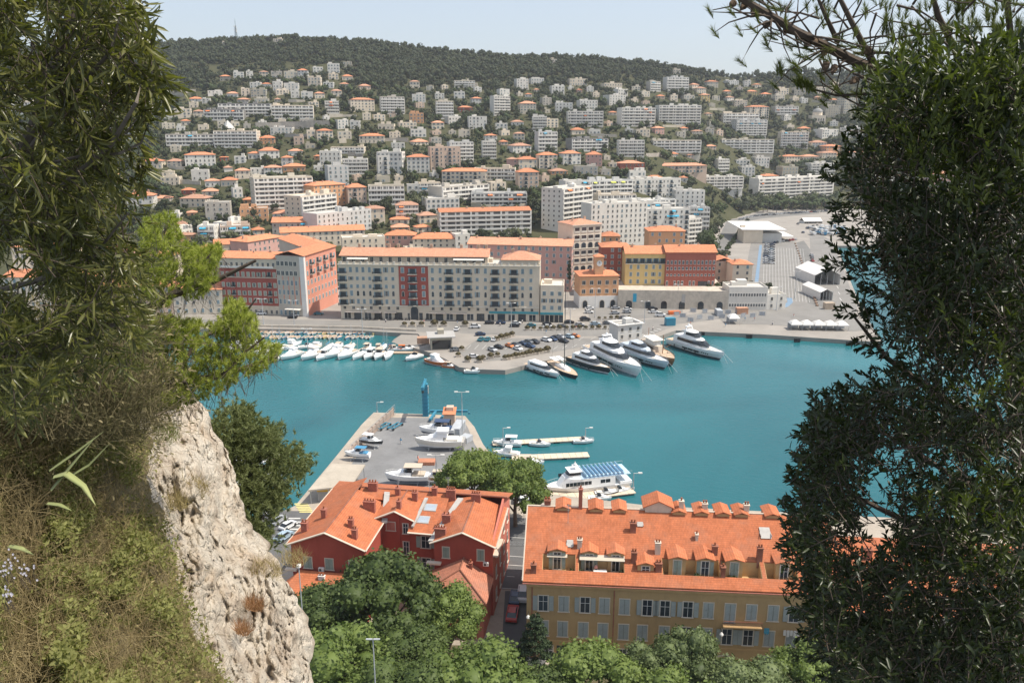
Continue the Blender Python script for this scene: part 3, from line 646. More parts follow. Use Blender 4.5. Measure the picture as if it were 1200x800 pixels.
# second and third rows, bases hidden by the houses in front
ZB = 4.0
rows2 = [
 (300,246,368,243,209.5,16,'b','b','flat','long beige slab block with seven balcony rows left of the salmon block',None,'FL'),
 (354,259,394,253,231,14,'c','b','flat','cream block with stacked corner terraces below the long beige slab',None,'FL'),
 (369,243,406,240,218,16,'o','w','hip','salmon block with orange hip roof right of the long beige slab',M_terra2,'FR'),
 (320,281,374,280,261,13,'g','w','gable','grey block with orange roof and blue shaded balconies above the port',M_terra,'FR'),
 (373,280,436,272,252,14,'s','w','flat','pale grey blank-walled terraced block above the grey orange-roofed one',None,'FR'),
 (518,236,572,231,220,14,'g','b','flat','grey terraced block in front of the cream mansion block',None,'FR'),
 (516,276,622,273,249,14,'c','b','gable','long cream terraced block with orange roof strip behind the pink block',M_terra,'FL'),
 (658,268,692,262,222,16,'w','b','flat','white stepped apartment block at the left end of the white complex',None,'FL'),
 (692,288,757,284,240,14,'w','w','flat','tall white windowed block in the middle of the white complex',None,'FR'),
 (757,287,806,286,246,13,'w','m','flat','white block with blue awnings right of the tall windowed block',None,'F'),
 (798,289,820,287,258,12,'w','b','flat','small white balconied block at the right foot of the white complex',None,'FL'),
 (790,262,824,262,224,14,'w','w','flat','white windowed block at the right end of the complex',None,'FL'),
 (690,238,740,236,213,14,'s','b','flat','grey white block with lime awnings behind the white complex',None,'F'),
 (740,232,797,230,211,14,'w','m','flat','low white block on the skyline of the white complex',None,'F'),
 (724,254,790,250,237,14,'s','b','flat','wide pale terraced block with blue glass balconies in the white complex',None,'F'),
 (662,248,690,247,213,12,'w','m','flat','white block with dark balconies stepping up behind the left white block',None,'F'),
 (700,262,744,261,229,12,'c','b','flat','cream terraced block rising behind the tall windowed block',None,'F'),
 (745,270,786,270,239,12,'w','b','flat','white terraced block in the heart of the white complex',None,'FL'),
 (776,290,799,290,264,11,'w','m','flat','small white block between the blue awnings and the orange palazzo',None,'F'),
 (806,276,830,276,244,11,'s','b','flat','pale blue grey balconied block at the right of the white complex',None,'FL'),
 (819,222,870,221,208,12,'w','b','flat','low white block behind the palms left of the long one',None,'F'),
 (887,238,974,233,210,13,'w','b','flat','long white four-storey block behind the palm trees',None,'F'),
 (451,292,486,292,276,12,'p','v','hip','pink house with orange roof behind the cream quay block',M_terra2,'F'),
 (484,296,535,296,280,12,'c','w','hip','cream house with wide orange roof behind the quay block',M_terra2,'F'),
 (534,296,551,295,276,10,'w','w','flat','narrow white house between the cream house and the pink block',None,'F'),
 (275,302,303,301,283,11,'g','w','hip','grey house with bright orange roof behind the red quay building',M_terra2,'FR'),
 (252,302,276,301,287,11,'c','v','gable','cream house with orange roof left of the grey one',M_terra,'F'),
 (292,305,335,297,284,14,'p','w','hip','broad orange-roofed house right behind the red quay building',M_terra2,'F'),
 (330,290,428,286,273,13,'c','w','gable','long cream building with orange roof under the grey terraced block',M_terra2,'F'),
 (402,300,452,298,280,12,'c','v','flat','cream terraced roofscape behind the left end of the quay block',None,'F'),
 (704,298,726,298,277,12,'o','w','hip','small orange-roofed house left of the orange palazzo',M_terra,'F'),
 (228,305,256,304,294,11,'c','v','hip','cream house with orange roof partly behind the pine',M_terra,'F'),
 (160,330,205,330,300,14,'c','w','hip','cream house with tiled roof behind the pine branches',M_terra,'F'),
 (100,330,150,330,295,14,'p','w','hip','pink house with tiled roof behind the left-hand tree',M_terra,'F'),
 (20,335,90,334,290,14,'c','w','hip','wide cream house with tiled roof behind the left-hand tree',M_terra,'F')]
for i, e in enumerate(rows2):
    x0, y0, x1, y1, yt, d, wl, kd, rf, lb, rm, fc = e; wl = {1:'c', 9:'w'}.get(i, wl)
    pz = max(QZ, min(W((x0+x1)/2, (y0+y1)/2, 3).y*0 + (on_hill((x0+x1)/2, (y0+y1)/2) or Vector((0,0,QZ))).z, 60))
    aw = {9: (A_bl, 4), 7: (A_or, 2), 12: (A_ye, 3), 14: (A_bl, 3), 15: (A_bl, 2), 17: (A_bl, 3), 19: (A_bl, 2), 21: (A_or, 2), 3: (A_bl, 3)}.get(i)
    city('apartment_block' if kd != 'v' else 'house', x0, y0, x1, y1, yt, d, wl, kd, rf, lb, z=pz, roofm=rm, faces=fc, awn=aw, seed=i+300, group=G1, found=14, cat='apartment block' if kd != 'v' else 'house')
# white slabs with rows of windows on their long right-hand walls
for (x0,y0,x1,y1,yt,x2,y2,lb) in ((252,284,271,287,262,306,277,'long white slab with rows of square windows above the red building'),(188,288,206,291,272,251,282,'long white slab with small windows left of the bigger one')):
    z = 8; a, b_, c = W(x0,y0,z), W(x1,y1,z), W(x2,y2,z); v = b_-a; yaw = math.atan2((c-b_).y, (c-b_).x)-math.pi/2; w = v.length*1.0; d = (c-b_).length
    yaw = math.atan2(c.y-b_.y, c.x-b_.x)  # front = the long lit wall
    m = (b_+c)/2; h = topz(b_, yt)-z
    t = building('apartment_block', (m.x, m.y, z), yaw, d, 11, h, 'w', 'w', 'flat', None, 8, 'FL', 5, 'plain', None, 1.0); tag(t, lb, 'apartment block', G1)
# pink block, tall cream loggia block, orange, red and yellow palazzi
t, w, d, h = city('apartment_block', 549, 338, 669, 342, 286, 18, 'p', 'w', 'gable', 'large pink apartment block with orange roof behind the cream quay building', roofm=M_terra3, faces='FR', wk='closed', seed=41, group=G1)
t, w, d, h = city('apartment_block', 670, 338, 703, 335, 264, 16, 'c', 'v', 'hip', 'tall cream tower block with dark arched loggias', roofm=M_terra3, faces='', seed=42, group=G1)
for i in range(8):
    for j in range(4): ob('window', unit('arch' if i in (2, 5) else 'loggia'), t, (-w/2+w*(j+.62)/4.25, 0, .8+i*h/8.2), 0, (w/5, 1, h/8.2*.72))
for i in range(7): onface(t, (w, d), 'R', 0, 1+i*h/8, unit('plain'), 1.2, 1.6)
q = MB(); q.box(-w/2-.3, w/2+.3, -.4, d+.3, h*.62, h*.62+.35); q.box(-w/2-.5, w/2+.5, -.6, d+.5, h-.3, h+.1); q.build('cornice', M_frame, t)
t, w, d, h = city('palazzo', 759, 308, 801, 308, 271, 15, 'o', 'w', 'hip', 'square orange palazzo with tiled hip roof behind the yellow and red ones', 'palazzo', z=9, roofm=M_terra2, faces='FR', wk='closed', seed=43, group='coloured palazzi above the arcade wall', found=9)
t, w, d, h = city('palazzo', 704, 334, 737, 334, 290, 14, 'r', 'w', 'hip', 'dark red palazzo between the clock tower and the yellow one', 'palazzo', z=7, roofm=M_terra2, faces='F', wk='closed', seed=44, group='coloured palazzi above the arcade wall', found=7)
ZT = 8.5
t, w, d, h = city('palazzo', 732, 336, 779, 336, 297.5, 13, 'y', 'v', 'gable', 'yellow palazzo with four rows of windows above the arcade wall', 'palazzo', z=ZT, roofm=M_terra2, faces='', seed=45, group='coloured palazzi above the arcade wall', found=8)
for i in range(3):
    for j, u in enumerate((-.36, -.18, 0.02, .2, .36)): ob('window', unit('open' if (j == 3 and i < 2) else 'closed'), t, (u*w, 0, 1.6+i*3.4), 0, (1.2, 1, 1.9))
for j in range(6): ob('balcony', unit('balcony'), t, (-w*.42+j*w*.168, 0, 10.9), 0, (w*.168, 1, 3.0))
t, w, d, h = city('palazzo', 779, 337, 837, 337, 296, 13, 'r', 'v', 'gable', 'long brick red palazzo with white window rows beside a cypress', 'palazzo', z=ZT, roofm=M_terra2, faces='', seed=46, group='coloured palazzi above the arcade wall', found=8)
WW = unit('plain', None, M_white)
for i, z in enumerate((1.0, 5.4, 8.2, 10.8)):
    for j in range(13):
        if i == 0 and j in (1, 5, 8, 9, 10): continue
        ob('window', WW, t, (-w/2+w*(j+.5)/13, 0, z), 0, (1.0, 1, (2.2, 1.0, 1.5, 1.9)[i]))
ob('door', unit('plain', None, M_dark), t, (w*.26, 0, 0), 0, (4.4, 1, 3))
t, w, d, h = city('house', 837, 330, 857, 330, 306, 10, 'k', 'w', 'gable', 'low peach house with orange roof right of the red palazzo', 'house', z=7, roofm=M_terra2, faces='F', seed=47, found=7)
t, w, d, h = city('house', 857, 338, 880, 338, 310, 11, 'c', 'w', 'hip', 'cream corner house with hip roof above the white harbour office', 'house', z=6, roofm=M_terra2, faces='FR', seed=48, found=6)
# orange harbour building with clock tower over a white arcaded base
t, w, d, h = city('clock_tower_building', 679, 361, 724, 360, 324, 14, 'o', 'v', 'hip', 'orange building with square clock tower and white arcaded base', 'building', roofm=M_terra2, faces='', seed=49)
q = MB(); q.box(-w/2-.15, w/2+.15, -.15, d, -.5, h*.38); q.build('base', M_white, t)
for i in range(2):
    for j in range(5): ob('window', unit('plain', None, M_frame), t, (-w/2+w*(j+.5)/5, 0, h*(.46+.27*i)), 0, (1.7, 1, 2.0))
for u in (-.36, .08, .36): ob('window', unit('arch', None, M_stone), t, (u*w, -.15, 0), 0, (2.6, 1, 3.6))
q = MB(); q.box(-1.9, 1.9, 1.0, 4.8, h, h+8.2); q.box(-2.2, 2.2, .7, 5.1, h+8.2, h+8.6); tw = q.build('tower', wallmat('o'), t)
q = MB(); q.cyl((0,0), 1.25, 0, .12, 20); c = q.build('clock', M_white, tw); c.location = (0, .98, h+5.6); c.rotation_euler = (math.pi/2, 0, 0)
q = MB(); q.box(-.07,.07,-.05,.9,.12,.18); q.box(-.05,.6,-.05,.07,.19,.23); hd = q.build('hand', M_dark, tw); hd.location = (0, .98, h+5.6); hd.rotation_euler = (math.pi/2, 0, 0)
q = MB(); hip(q, -1.9, 1.9, 1, 4.8, h+8.6, .5, .5); q.build('tower_roof', M_terra2, tw)
# long pale arcade wall that carries the terrace of the palazzi
a, b_ = W(724, 361), W(853, 363); v = b_-a; t = thing('arcade_wall', (a+b_)/2, math.atan2(v.y, v.x)); w = v.length; h = topz(a, 339.5)-QZ
q = MB(); q.box(-w/2, w/2, 0, 34, -1, h-.8); q.box(-w/2, w/2, 0, .6, h-.8, h); q.build('wall', M_stone, t)
for px in (737, 759, 778, 799, 821, 843):
    u = (px-788.5)/129*w; ob('arch', unit('arch', None, M_stone), t, (u, 0, 0), 0, (3.4, 1, 3.8))
for px in (743.5, 800.5): 
    u = (px-788.5)/129*w; q = MB(); q.box(u-.8, u+.8, -.12, -.03, 3, h-1.6); 
    if px < 750 or True: q.build('banner', A_bl if px < 780 else M_grey, t)
tag(t, 'long pale wall with a row of arches below the yellow and red palazzi', 'arcade wall')
BOX.append((724, 853, 338, 364, 340))
t, w, d, h = city('harbour_office', 853, 363, 898, 363, 338, 12, 'w', 'v', 'flat', 'white two-storey harbour office with small square windows', 'office', faces='', seed=51)
for i in range(2):
    for j in range(14): ob('window', unit('plain', None, M_white), t, (-w/2+w*(j+.6)/14.4, 0, 1.4+i*h*.48), 0, (.9, 1, 1.5))
t, w, d, h = city('harbour_office', 898, 363, 920, 362, 347, 10, 'w', 'w', 'flat', 'small white single-storey end wing beside the harbour office', 'office', faces='F', seed=52)
# ---------------------------------------------------------------- quay front
M_qred = mat('oxblood_render', (.33, .085, .065), .88, .08, .25, stain=.2); M_salm = mat('salmon_render', (.62, .27, .19), .88, .06, .25, stain=.12)
t, w, d, h = city('red_quay_building', 262, 367, 328, 369, 302, 14, M_qred, 'v', 'gable', 'dark red six-storey quay building with rows of cream framed windows', roofm=M_terra2, faces='', seed=61)
q = MB(); q.box(-w/2, w/2, -.12, 0, 0, h*.16); q.box(-w/2, w/2, -.10, 0, h*.83, h*.995); q.box(-w/2-.2, w/2+.2, -.5, 0, h*.825, h*.84); q.box(-w/2, w/2, -.25, 0, h*.655, h*.668); q.build('base', mat('cream_band', (.55,.48,.38), .85), t)
for i in range(6):
    for j in range(11):
        k = 'plain' if i in (0, 5) else ('balcony' if j in (2, 9) else 'open' if (i*j) % 5 == 3 else 'closed')
        z = (.4, .215, .345, .49, .68, .855)[i]*h if i else .3
        ob('balcony' if k == 'balcony' else 'window', unit(k, M_shutg if i != 5 else M_shut), t, (-w/2+w*(j+.5)/11, -.12 if i in (0, 5) else 0, z), 0, (1.15 if k != 'balcony' else 1.9, 1, 1.9 if k != 'balcony' else 2.6))
q = MB(); q.box(-w/2+1, w/2-1, -1.1, -.1, h*.835, h*.845); q.box(-w/2+1, w/2-1, -1.1, -1.04, h*.845, h*.872); q.build('terrace_rail', M_rail, t)
t, w, d, h = city('corner_building', 328, 369, 360, 371, 299, 30, M_salm, 'v', 'gable', 'salmon and grey corner building with glazed bays and striped side wall', roofm=M_terra2, faces='', seed=62)
t2 = t
q = MB(); q.box(-w/2, w/2-1.9, -.15, 0, 0, h); q.build('grey_facade', wallmat('g'), t)
q = MB(); q.box(w/2-1.9, w/2, -.2, 0, 0, h*.99); q.box(w/2, w/2+.2, -.2, 1.3, 0, h*.99); q.build('quoin', M_white, t)
for i in range(6):
    for j in range(5): ob('window', unit('plain' if i > 3 else 'closed', M_shut), t, (-w/2+(w-3)*(j+.5)/5, -.15, .3 if i == 0 else h*(.04+i*.158)), 0, (1.6 if i > 3 else 1.1, 1, 2.1))
    for j in range(9):
        if i: onface(t, (w, d), 'R', -d/2+d*(j+.9)/9.5, h*(.04+i*.158), unit('balcony' if (i > 3 and j % 2) else 'closed'), 1.2 if not (i > 3 and j % 2) else 2.6, 1.9 if not (i > 3 and j % 2) else 2.8, 'balcony' if (i > 3 and j % 2) else 'window')
q = MB()
for i in range(4): q.box(-w*.28+i*w*.2-.18, -w*.28+i*w*.2+.18, -.22, -.15, h*.19, h*.66)
q.build('pilaster', M_salm, t)
q = MB(); q.box(-w*.2, w*.32, -2.6, -.15, 3.1, 3.4); q.build('awning', A_cr, t)
t, w, d, h = city('street_building', 362, 351, 396, 347, 291, 40, 'g', 'w', 'gable', 'grey building with orange roof lining the side street behind the corner building', roofm=M_terra2, faces='FR', seed=64)
t, w, d, h = city('low_shop_row', 205, 369, 262, 368, 340, 16, 'b', 'w', 'gable', 'low beige row with orange roof left of the red quay building', 'building', roofm=M_terra2, faces='F', wk='closed', seed=65)
t, w, d, h = city('low_shop_row', 120, 369, 204, 369, 336, 16, 'k', 'w', 'gable', 'low peach row with orange roof seen through the pine branches', 'building', roofm=M_terra, faces='F', wk='closed', seed=66)
t, w, d, h = city('low_shop_row', 10, 370, 119, 370, 325, 16, 'c', 'w', 'gable', 'long cream row with tiled roof behind the left-hand tree', 'building', roofm=M_terra, faces='F', wk='closed', seed=67)
# the long cream quay building
M_qcr = mat('cream_quay_render', (.60, .52, .41), .88, .05, .2, stain=.12)
t, w, d, h = city('cream_quay_building', 400, 373.5, 632, 377, 309, 14, M_qcr, 'v', 'flat', 'long cream seven-storey quay building with a red centre bay and dark balconies', faces='', seed=68)
sx = w/232
def ux(px): return (px-516)*sx
q = MB(); q.box(ux(470), ux(504), -.18, 0, h*.265, h*.97); q.build('centre_bay', M_qred, t)
q = MB(); q.box(-w/2-.3, w/2+.3, -.5, 0, h-.35, h-.02)
for i in range(30): q.box(-w/2+w*(i+.3)/30, -w/2+w*(i+.55)/30, -.25, .3, h-.03, h+1.0)
q.box(-w/2, w/2, -.3, 0, h*.245, h*.262); q.build('cornice', M_frame, t)
q = MB(); q.box(ux(402), ux(572), 3, d-.5, h, h+3.1); q.box(ux(588), ux(630), .6, d-.5, h, h+2.2); q.build('attic', M_qcr, t)
q = MB()
z1 = h+3.2
q.slope([(ux(400),1.2,z1),(ux(574),1.2,z1),(ux(574),d*.6,z1+2.6),(ux(400),d*.6,z1+2.6)]); q.slope([(ux(574),d,z1+.8),(ux(400),d,z1+.8),(ux(400),d*.6,z1+2.6),(ux(574),d*.6,z1+2.6)])
z1 = h+2.3
hip(q, ux(589), ux(631), .6, d-.6, z1, .4, .6)
ro = q.build('roof', M_terra3, t)
for px in (420, 455, 466, 505, 540, 560, 569, 600, 618): ob('chimney', CHM, ro, (ux(px), d*.6, h+5.6 if px < 575 else h+4), 0, 1.1)
for a, b_ in ((410, 434), (533, 568)):
    q = MB(); q.add([(ux(a),3,h+2.9),(ux(b_),3,h+2.9),(ux(b_),.3,h+2.1),(ux(a),.3,h+2.1),(ux(a),3,h+2.8),(ux(b_),3,h+2.8),(ux(b_),.3,h+1.8),(ux(a),.3,h+1.8)], [(0,1,2,3),(7,6,5,4),(3,2,6,7),(0,3,7,4),(1,5,6,2)]); q.build('awning', A_cr, t)
for j in range(16): ob('window', unit('plain', None, M_frame), t, (ux(405+j*10.8), 3, h+.4), 0, (1.5, 1, 2.2), )
colsx = [(404,'B'),(414,'o'),(421.5,'c'),(428.5,'c'),(445,'B'),(436,'c'),(455,'o'),(463,'c'),(474.5,'c'),(486,'B'),(498.5,'o'),(509,'c'),(518,'c'),(528,'B'),(539,'o'),(549.5,'B'),(560.5,'o'),(570,'c'),(581,'B'),(591.5,'c'),(602.5,'B'),(612.5,'c'),(622,'c')]
for i in range(5):
    z = h*.285 + i*h*.142
    for px, k in colsx:
        if k == 'B': ob('balcony', unit('balcony'), t, (ux(px), -.18 if 470 < px < 504 else 0, z-.6), 0, (3.9 if i else 4.3, 1, 2.9))
        else:
            kk = 'arch' if (i == 1 and k == 'c') else ('open' if (k == 'o' and (i+int(px)) % 3 == 0) else 'closed')
            ob('arched_window' if kk == 'arch' else 'window', unit(kk, M_shut), t, (ux(px), -.18 if 470 < px < 504 else 0, z), 0, (1.25, 1, (2.0, 2.3, 1.5, 1.5, 2.2)[i]))
for j in range(19): ob('shop_window', unit('plain', None, M_dark if j % 2 else M_frame), t, (ux(408+j*12), 0, .1), 0, (3.2 if j != 6 else 1, 1, 3.0))
for j in range(22): 
    if not 470 < 405+j*10.4 < 504: ob('mezzanine_window', unit('plain'), t, (ux(405+j*10.4), 0, 4.3), 0, (1.3, 1, 1.4))
q = MB()
for a, b_, c in ((406,428,0),(432,448,0),(452,466,0),(504,524,0),(528,548,0)): q.box(ux(a), ux(b_), -1.8, 0, 3.2, 3.35)
q.build('shop_awning', mat('faded_awning', (.30,.27,.25), .8), t)
ob('door', unit('arch', None, M_stone), t, (ux(487), -.1, .1), 0, (4, 1, 6.2))
# sign band over the right-hand shops
q = MB(); q.box(ux(574), ux(631), -.35, -.05, 3.35, 4.25); sg = q.build('sign_band', mat('teal_sign', (.05,.28,.33), .6), t)
def text(s, parent, loc, size, m, rz=0, rx=math.pi/2, name='lettering', ext=.02):
    cu = bpy.data.curves.new(name, 'FONT'); cu.body = s; cu.size = size; cu.extrude = ext; cu.align_x = 'CENTER'; cu.materials.append(m)
    dg = bpy.data.objects.new(name, cu); COL.objects.link(dg); bpy.context.view_layer.update()
    me = bpy.data.meshes.new_from_object(dg.evaluated_get(bpy.context.evaluated_depsgraph_get())); me.name = name; bpy.data.objects.remove(dg)
    return ob(name, me, parent, loc, (rx, 0, rz))
# small yellowish building at the right end
t, w, d, h = city('apartment_block', 633, 377.5, 660, 378, 336, 14, 'c', 'v', 'flat', 'small pale yellow building with roof terrace at the right end of the quay row', seed=69, faces='', found=1)
for i in range(3):
    for j in range(3): ob('window', unit('open' if i == 1 else 'closed', M_shut), t, (-w/2+w*(j+.5)/3, 0, h*(.36+i*.2)), 0, (1.4, 1, 1.7))
for j in range(5): ob('shop_window', unit('plain', None, M_dark), t, (-w/2+w*(j+.5)/5, 0, .1), 0, (1.6, 1, 3))
q = MB(); q.box(-w/2, w/2, -.35, -.05, 3.35, 4.25); q.build('sign_band', MT['teal_sign'], t)
# ferry terminal and tents
t, w, d, h = city('ferry_terminal', 871, 285, 893, 285, 271, 20, 'c', 'v', 'flat', 'low cream ferry terminal with a wide flat roof on the right-hand car park', 'terminal', faces='', seed=71)
t.rotation_euler.z = -.06
q = MB(); q.box(w/2, w/2+14, 3, 45, 0, h*.8); q.build('hall', wallmat('s'), t); q = MB(); q.box(-w/2-1.5, w/2+16, -1, 52, h+.75, h+1.3); q.build('roof_slab', M_white, t)
q = MB(); q.box(w/2+14, w/2+14.1, 3.5, 44, 1, h*.7); q.build('glazing', G_band, t)
q = MB(); q.box(w/2+14, w/2+24, 8, 36, 3.6, 3.9); q.build('canopy', M_white, t)
# ---------------------------------------------------------------- vegetation of the hill and the town
L_dark = leafmat('holm_oak_leaves', (.018, .027, .012), (.056, .067, .031), .7, .12, .2, .15)
L_mid = leafmat('garden_tree_leaves', (.028, .044, .015), (.080, .105, .038), .7, .15, .2, .15)
L_pal = leafmat('olive_leaves', (.085, .10, .05), (.16, .17, .09), .7, .15, .2, .15)
M_bark = mat('bark', (.16, .12, .09), .95, .25, 2, .4, 6)
def rdir(g, n):
    v = g.normal(size=(n, 3)); return v/np.linalg.norm(v, axis=1, keepdims=True)
def cloud(g, C, Rr, n, size, up=.25, jit=.7, flat=1., shell=(.72, 1.05)):
    "n leaf-clump quads spread through a shell of each lobe"
    C = np.asarray(C, float); Rr = np.asarray(Rr, float); p = Rr**2/np.sum(Rr**2); k = g.choice(len(C), n, p=p)
    d = rdir(g, n); d[:, 2] = np.where(d[:, 2] < -.35, -d[:, 2]*.6, d[:, 2]); rr = (Rr[k]*g.uniform(shell[0], shell[1], n))[:, None]
    P = C[k]+d*rr*np.array([1, 1, flat]); N_ = d+g.normal(size=(n, 3))*jit; N_[:, 2] += up; N_ /= np.linalg.norm(N_, axis=1, keepdims=True)
    T = np.cross(N_, rdir(g, n)); T /= np.linalg.norm(T, axis=1, keepdims=True); B = np.cross(N_, T)
    s = (size*g.uniform(.55, 1.25, n))[:, None]; b_ = s*g.uniform(.5, .9, n)[:, None]
    V = np.stack([P-T*s, P-B*b_, P+T*s, P+B*b_], 1).reshape(-1, 3)
    return V, np.arange(n*4).reshape(-1, 4)
import bmesh
def _ico(sub):
    bm = bmesh.new(); bmesh.ops.create_icosphere(bm, subdivisions=sub, radius=1)
    V = np.array([v.co[:] for v in bm.verts]); Fq = np.array([[v.index for v in f.verts] for f in bm.faces]); bm.free(); return V, Fq
ICO1, ICO2 = _ico(1), _ico(2)
def cores(C, Rr, k=.72, flat=1., g=None, ico=None):  # added opaque blobs inside the lobes, to block light through the leaves
    V0, F0 = ico or ICO1; Vs, Fs, o = [], [], 0
    for c, r in zip(C, Rr):
        v = V0*r*k*np.array([1, 1, flat])
        if g is not None: v = v*(1+g.normal(size=(len(v), 1))*.1)
        Vs.append(v+c); Fs.append(F0+o); o += len(V0)
    V = np.concatenate(Vs); Fq = np.concatenate(Fs); return V, np.concatenate([Fq, Fq[:, 2:3]], 1)
def join(parts):
    Vs, Fs, o = [], [], 0
    for V, Fq in parts: Vs.append(V); Fs.append(Fq+o); o += len(V)
    return np.concatenate(Vs), np.concatenate(Fs)
def quadmesh(name, parts, mats, mi=None):
    "quads; core triangles are kept as quads with a doubled corner split off"
    V, Fq = join(parts); tri = Fq[:, 2] == Fq[:, 3]
    me = bpy.data.meshes.new(name); me.vertices.add(len(V)); me.vertices.foreach_set('co', V.astype(np.float32).ravel())
    cnt = np.where(tri, 3, 4); st = np.concatenate([[0], np.cumsum(cnt)[:-1]]); loops = np.concatenate([f[:c] for f, c in zip(Fq, cnt)]) if len(Fq) < 60000 else Fq[np.arange(4)[None, :] < cnt[:, None]]
    me.loops.add(int(cnt.sum())); me.loops.foreach_set('vertex_index', loops.astype(np.int32)); me.polygons.add(len(Fq)); me.polygons.foreach_set('loop_start', st.astype(np.int32))
    for m in (mats if isinstance(mats, (list, tuple)) else [mats]): me.materials.append(m)
    me.update(calc_edges=True); return me
def lobes(g, kind):
    if kind == 'round':
        n = g.integers(6, 9); C = np.array([[g.normal()*.38, g.normal()*.38, .95+g.normal()*.28] for _ in range(n)]); Rr = g.uniform(.38, .62, n)
    elif kind == 'umbrella':
        n = 7; a = np.arange(n)*.9; C = np.array([[.6*math.cos(t)*g.uniform(.5, 1), .6*math.sin(t)*g.uniform(.5, 1), 1.55+g.normal()*.06] for t in a]); Rr = g.uniform(.35, .48, n)
    elif kind == 'cypress':
        n = 6; C = np.array([[g.normal()*.03, g.normal()*.03, .5+i*.55] for i in range(n)]); Rr = np.array([.32, .38, .38, .34, .26, .16])
    else:
        n = 5; C = np.array([[g.normal()*.3, g.normal()*.3, .6+g.normal()*.15] for _ in range(n)]); Rr = g.uniform(.4, .6, n)
    return C, Rr
TREES = {}
def tree_meshes():
    for kind in ('round', 'umbrella', 'cypress', 'bush'):
        for s in range(4 if kind == 'round' else 2):
            g = np.random.default_rng(s*7+len(kind)); C, Rr = lobes(g, kind)
            V1 = cloud(g, C, Rr, 420 if kind != 'bush' else 260, .13); V2 = cores(C, Rr, .74, 1, g)
            m_ = L_dark if kind in ('cypress', 'umbrella') or s % 2 == 0 else (L_mid if s == 1 else L_pal if s == 3 else L_mid)
            cr = quadmesh('crown', [V1, V2], m_); q = MB(); q.tube([(0,0,-.6), (.03,0,.3), (0,.03,.9)], [.08, .065, .05], 6); tr = q.mesh('trunk', [M_bark])
            TREES.setdefault(kind, []).append((cr, tr))
tree_meshes()
def palm_mesh():
    g = random.Random(3); q = MB()
    for i in range(16):
        a = i*2.4; el = g.uniform(.1, .9); L_ = 2.6; pr = []
        for k in range(6):
            t = k/5; pr.append(Vector((math.cos(a)*L_*t*(.75+.2*math.cos(el)), math.sin(a)*L_*t*(.75+.2*math.cos(el)), L_*(t*math.sin(el)-.55*t*t*(1.2)))))
        s = Vector((-math.sin(a), math.cos(a), 0))
        for k in range(5):
            w0, w1 = [.12, .45, .55, .45, .25, .03][k:k+2]; dz = Vector((0,0,-.18))
            q.add([pr[k], pr[k]+s*w0+dz, pr[k+1]+s*w1+dz, pr[k+1]], [(0,1,2,3)]); q.add([pr[k], pr[k+1], pr[k+1]-s*w1+dz, pr[k]-s*w0+dz], [(0,1,2,3)])
    cr = q.mesh('crown', [L_mid]); q = MB(); q.tube([(0,0,-8), (.1,0,-4), (0,0,0)], [.28, .22, .2], 7); return cr, q.mesh('trunk', [M_bark])
PALM = palm_mesh()
def small_tree(kind, p, r, h, seed, head=None, tail=None, label=None, group='trees between the houses', nm=None):
    cr, tr = TREES[kind][seed % len(TREES[kind])]; t = thing(nm or {'round':'broadleaf_tree','umbrella':'umbrella_pine','cypress':'cypress','bush':'bush'}[kind], p, seed*1.3)
    ob('crown', cr, t, scl=(r, r, h/ (1.5 if kind == 'round' else 2 if kind == 'umbrella' else 3.4 if kind == 'cypress' else 1.2))); ob('trunk', tr, t, scl=(r if kind != 'bush' else r*.4, r if kind != 'bush' else r*.4, h/1.5))
    if label: tag(t, label, 'cypress' if kind == 'cypress' else 'bush' if kind == 'bush' else 'tree', group)
    else: reg(t, head, tail, 'cypress' if kind == 'cypress' else 'tree', group)
    return t
def blocked(px, py, w, h, y):
    for x0, x1, t, b_, Y in BOX:
        if px+w > x0 and px-w < x1 and y < Y+2 and py-h < b_-(b_-t)*.28 and py > t: return True
        if px+w*.3 > x0 and px-w*.3 < x1 and py > t and py < b_+.4 and y > Y-1 and y < Y+16: return True
    return False
def fillers():
    r = random.Random(31); n = 0; tries = 0
    while n < 175 and tries < 9000:
        tries += 1; x = r.uniform(196, 985); y = r.uniform(104, 288); w = r.uniform(7, 17)*(.8+(y-100)/300); h = w*r.uniform(.45, .85)
        if x > 835 and y > 228: continue
        if x > 625 and y > 215: continue
        if any(x-w/2-2 < b1 and x+w/2+2 > b0 and y-h < bb+1 and y > bt-1 for b0, b1, bt, bb, Y in BOX): continue
        if y < 128 and (x < 270 or 440 < x < 480): continue
        p = on_hill(x, y)
        if p is None: continue
        s = F/p.y; hip_ = r.random() < (.55 if y > 160 else .3); c = r.choice('wcccbkboyp' if hip_ else 'wwccgbbmk')
        t = building('villa', p, r.uniform(0, .5), w/s, max(7, w/s*.7), max(3.2, h/s-(2 if hip_ else .7)), c, 'v', 'hip' if hip_ else 'flat', r.choice((M_terra, M_terra2, M_terra3, M_terra4)), 8, faces_for(x, .1), 900+n)
        BOX.append((x-w/2, x+w/2, y-h, y-.5, p.y)); n += 1
        reg(t, f"{CN[c]} {'tile-roofed' if hip_ else 'flat-roofed'} house", near_land(x, y-h/2), 'house', 'small houses on the hillside')
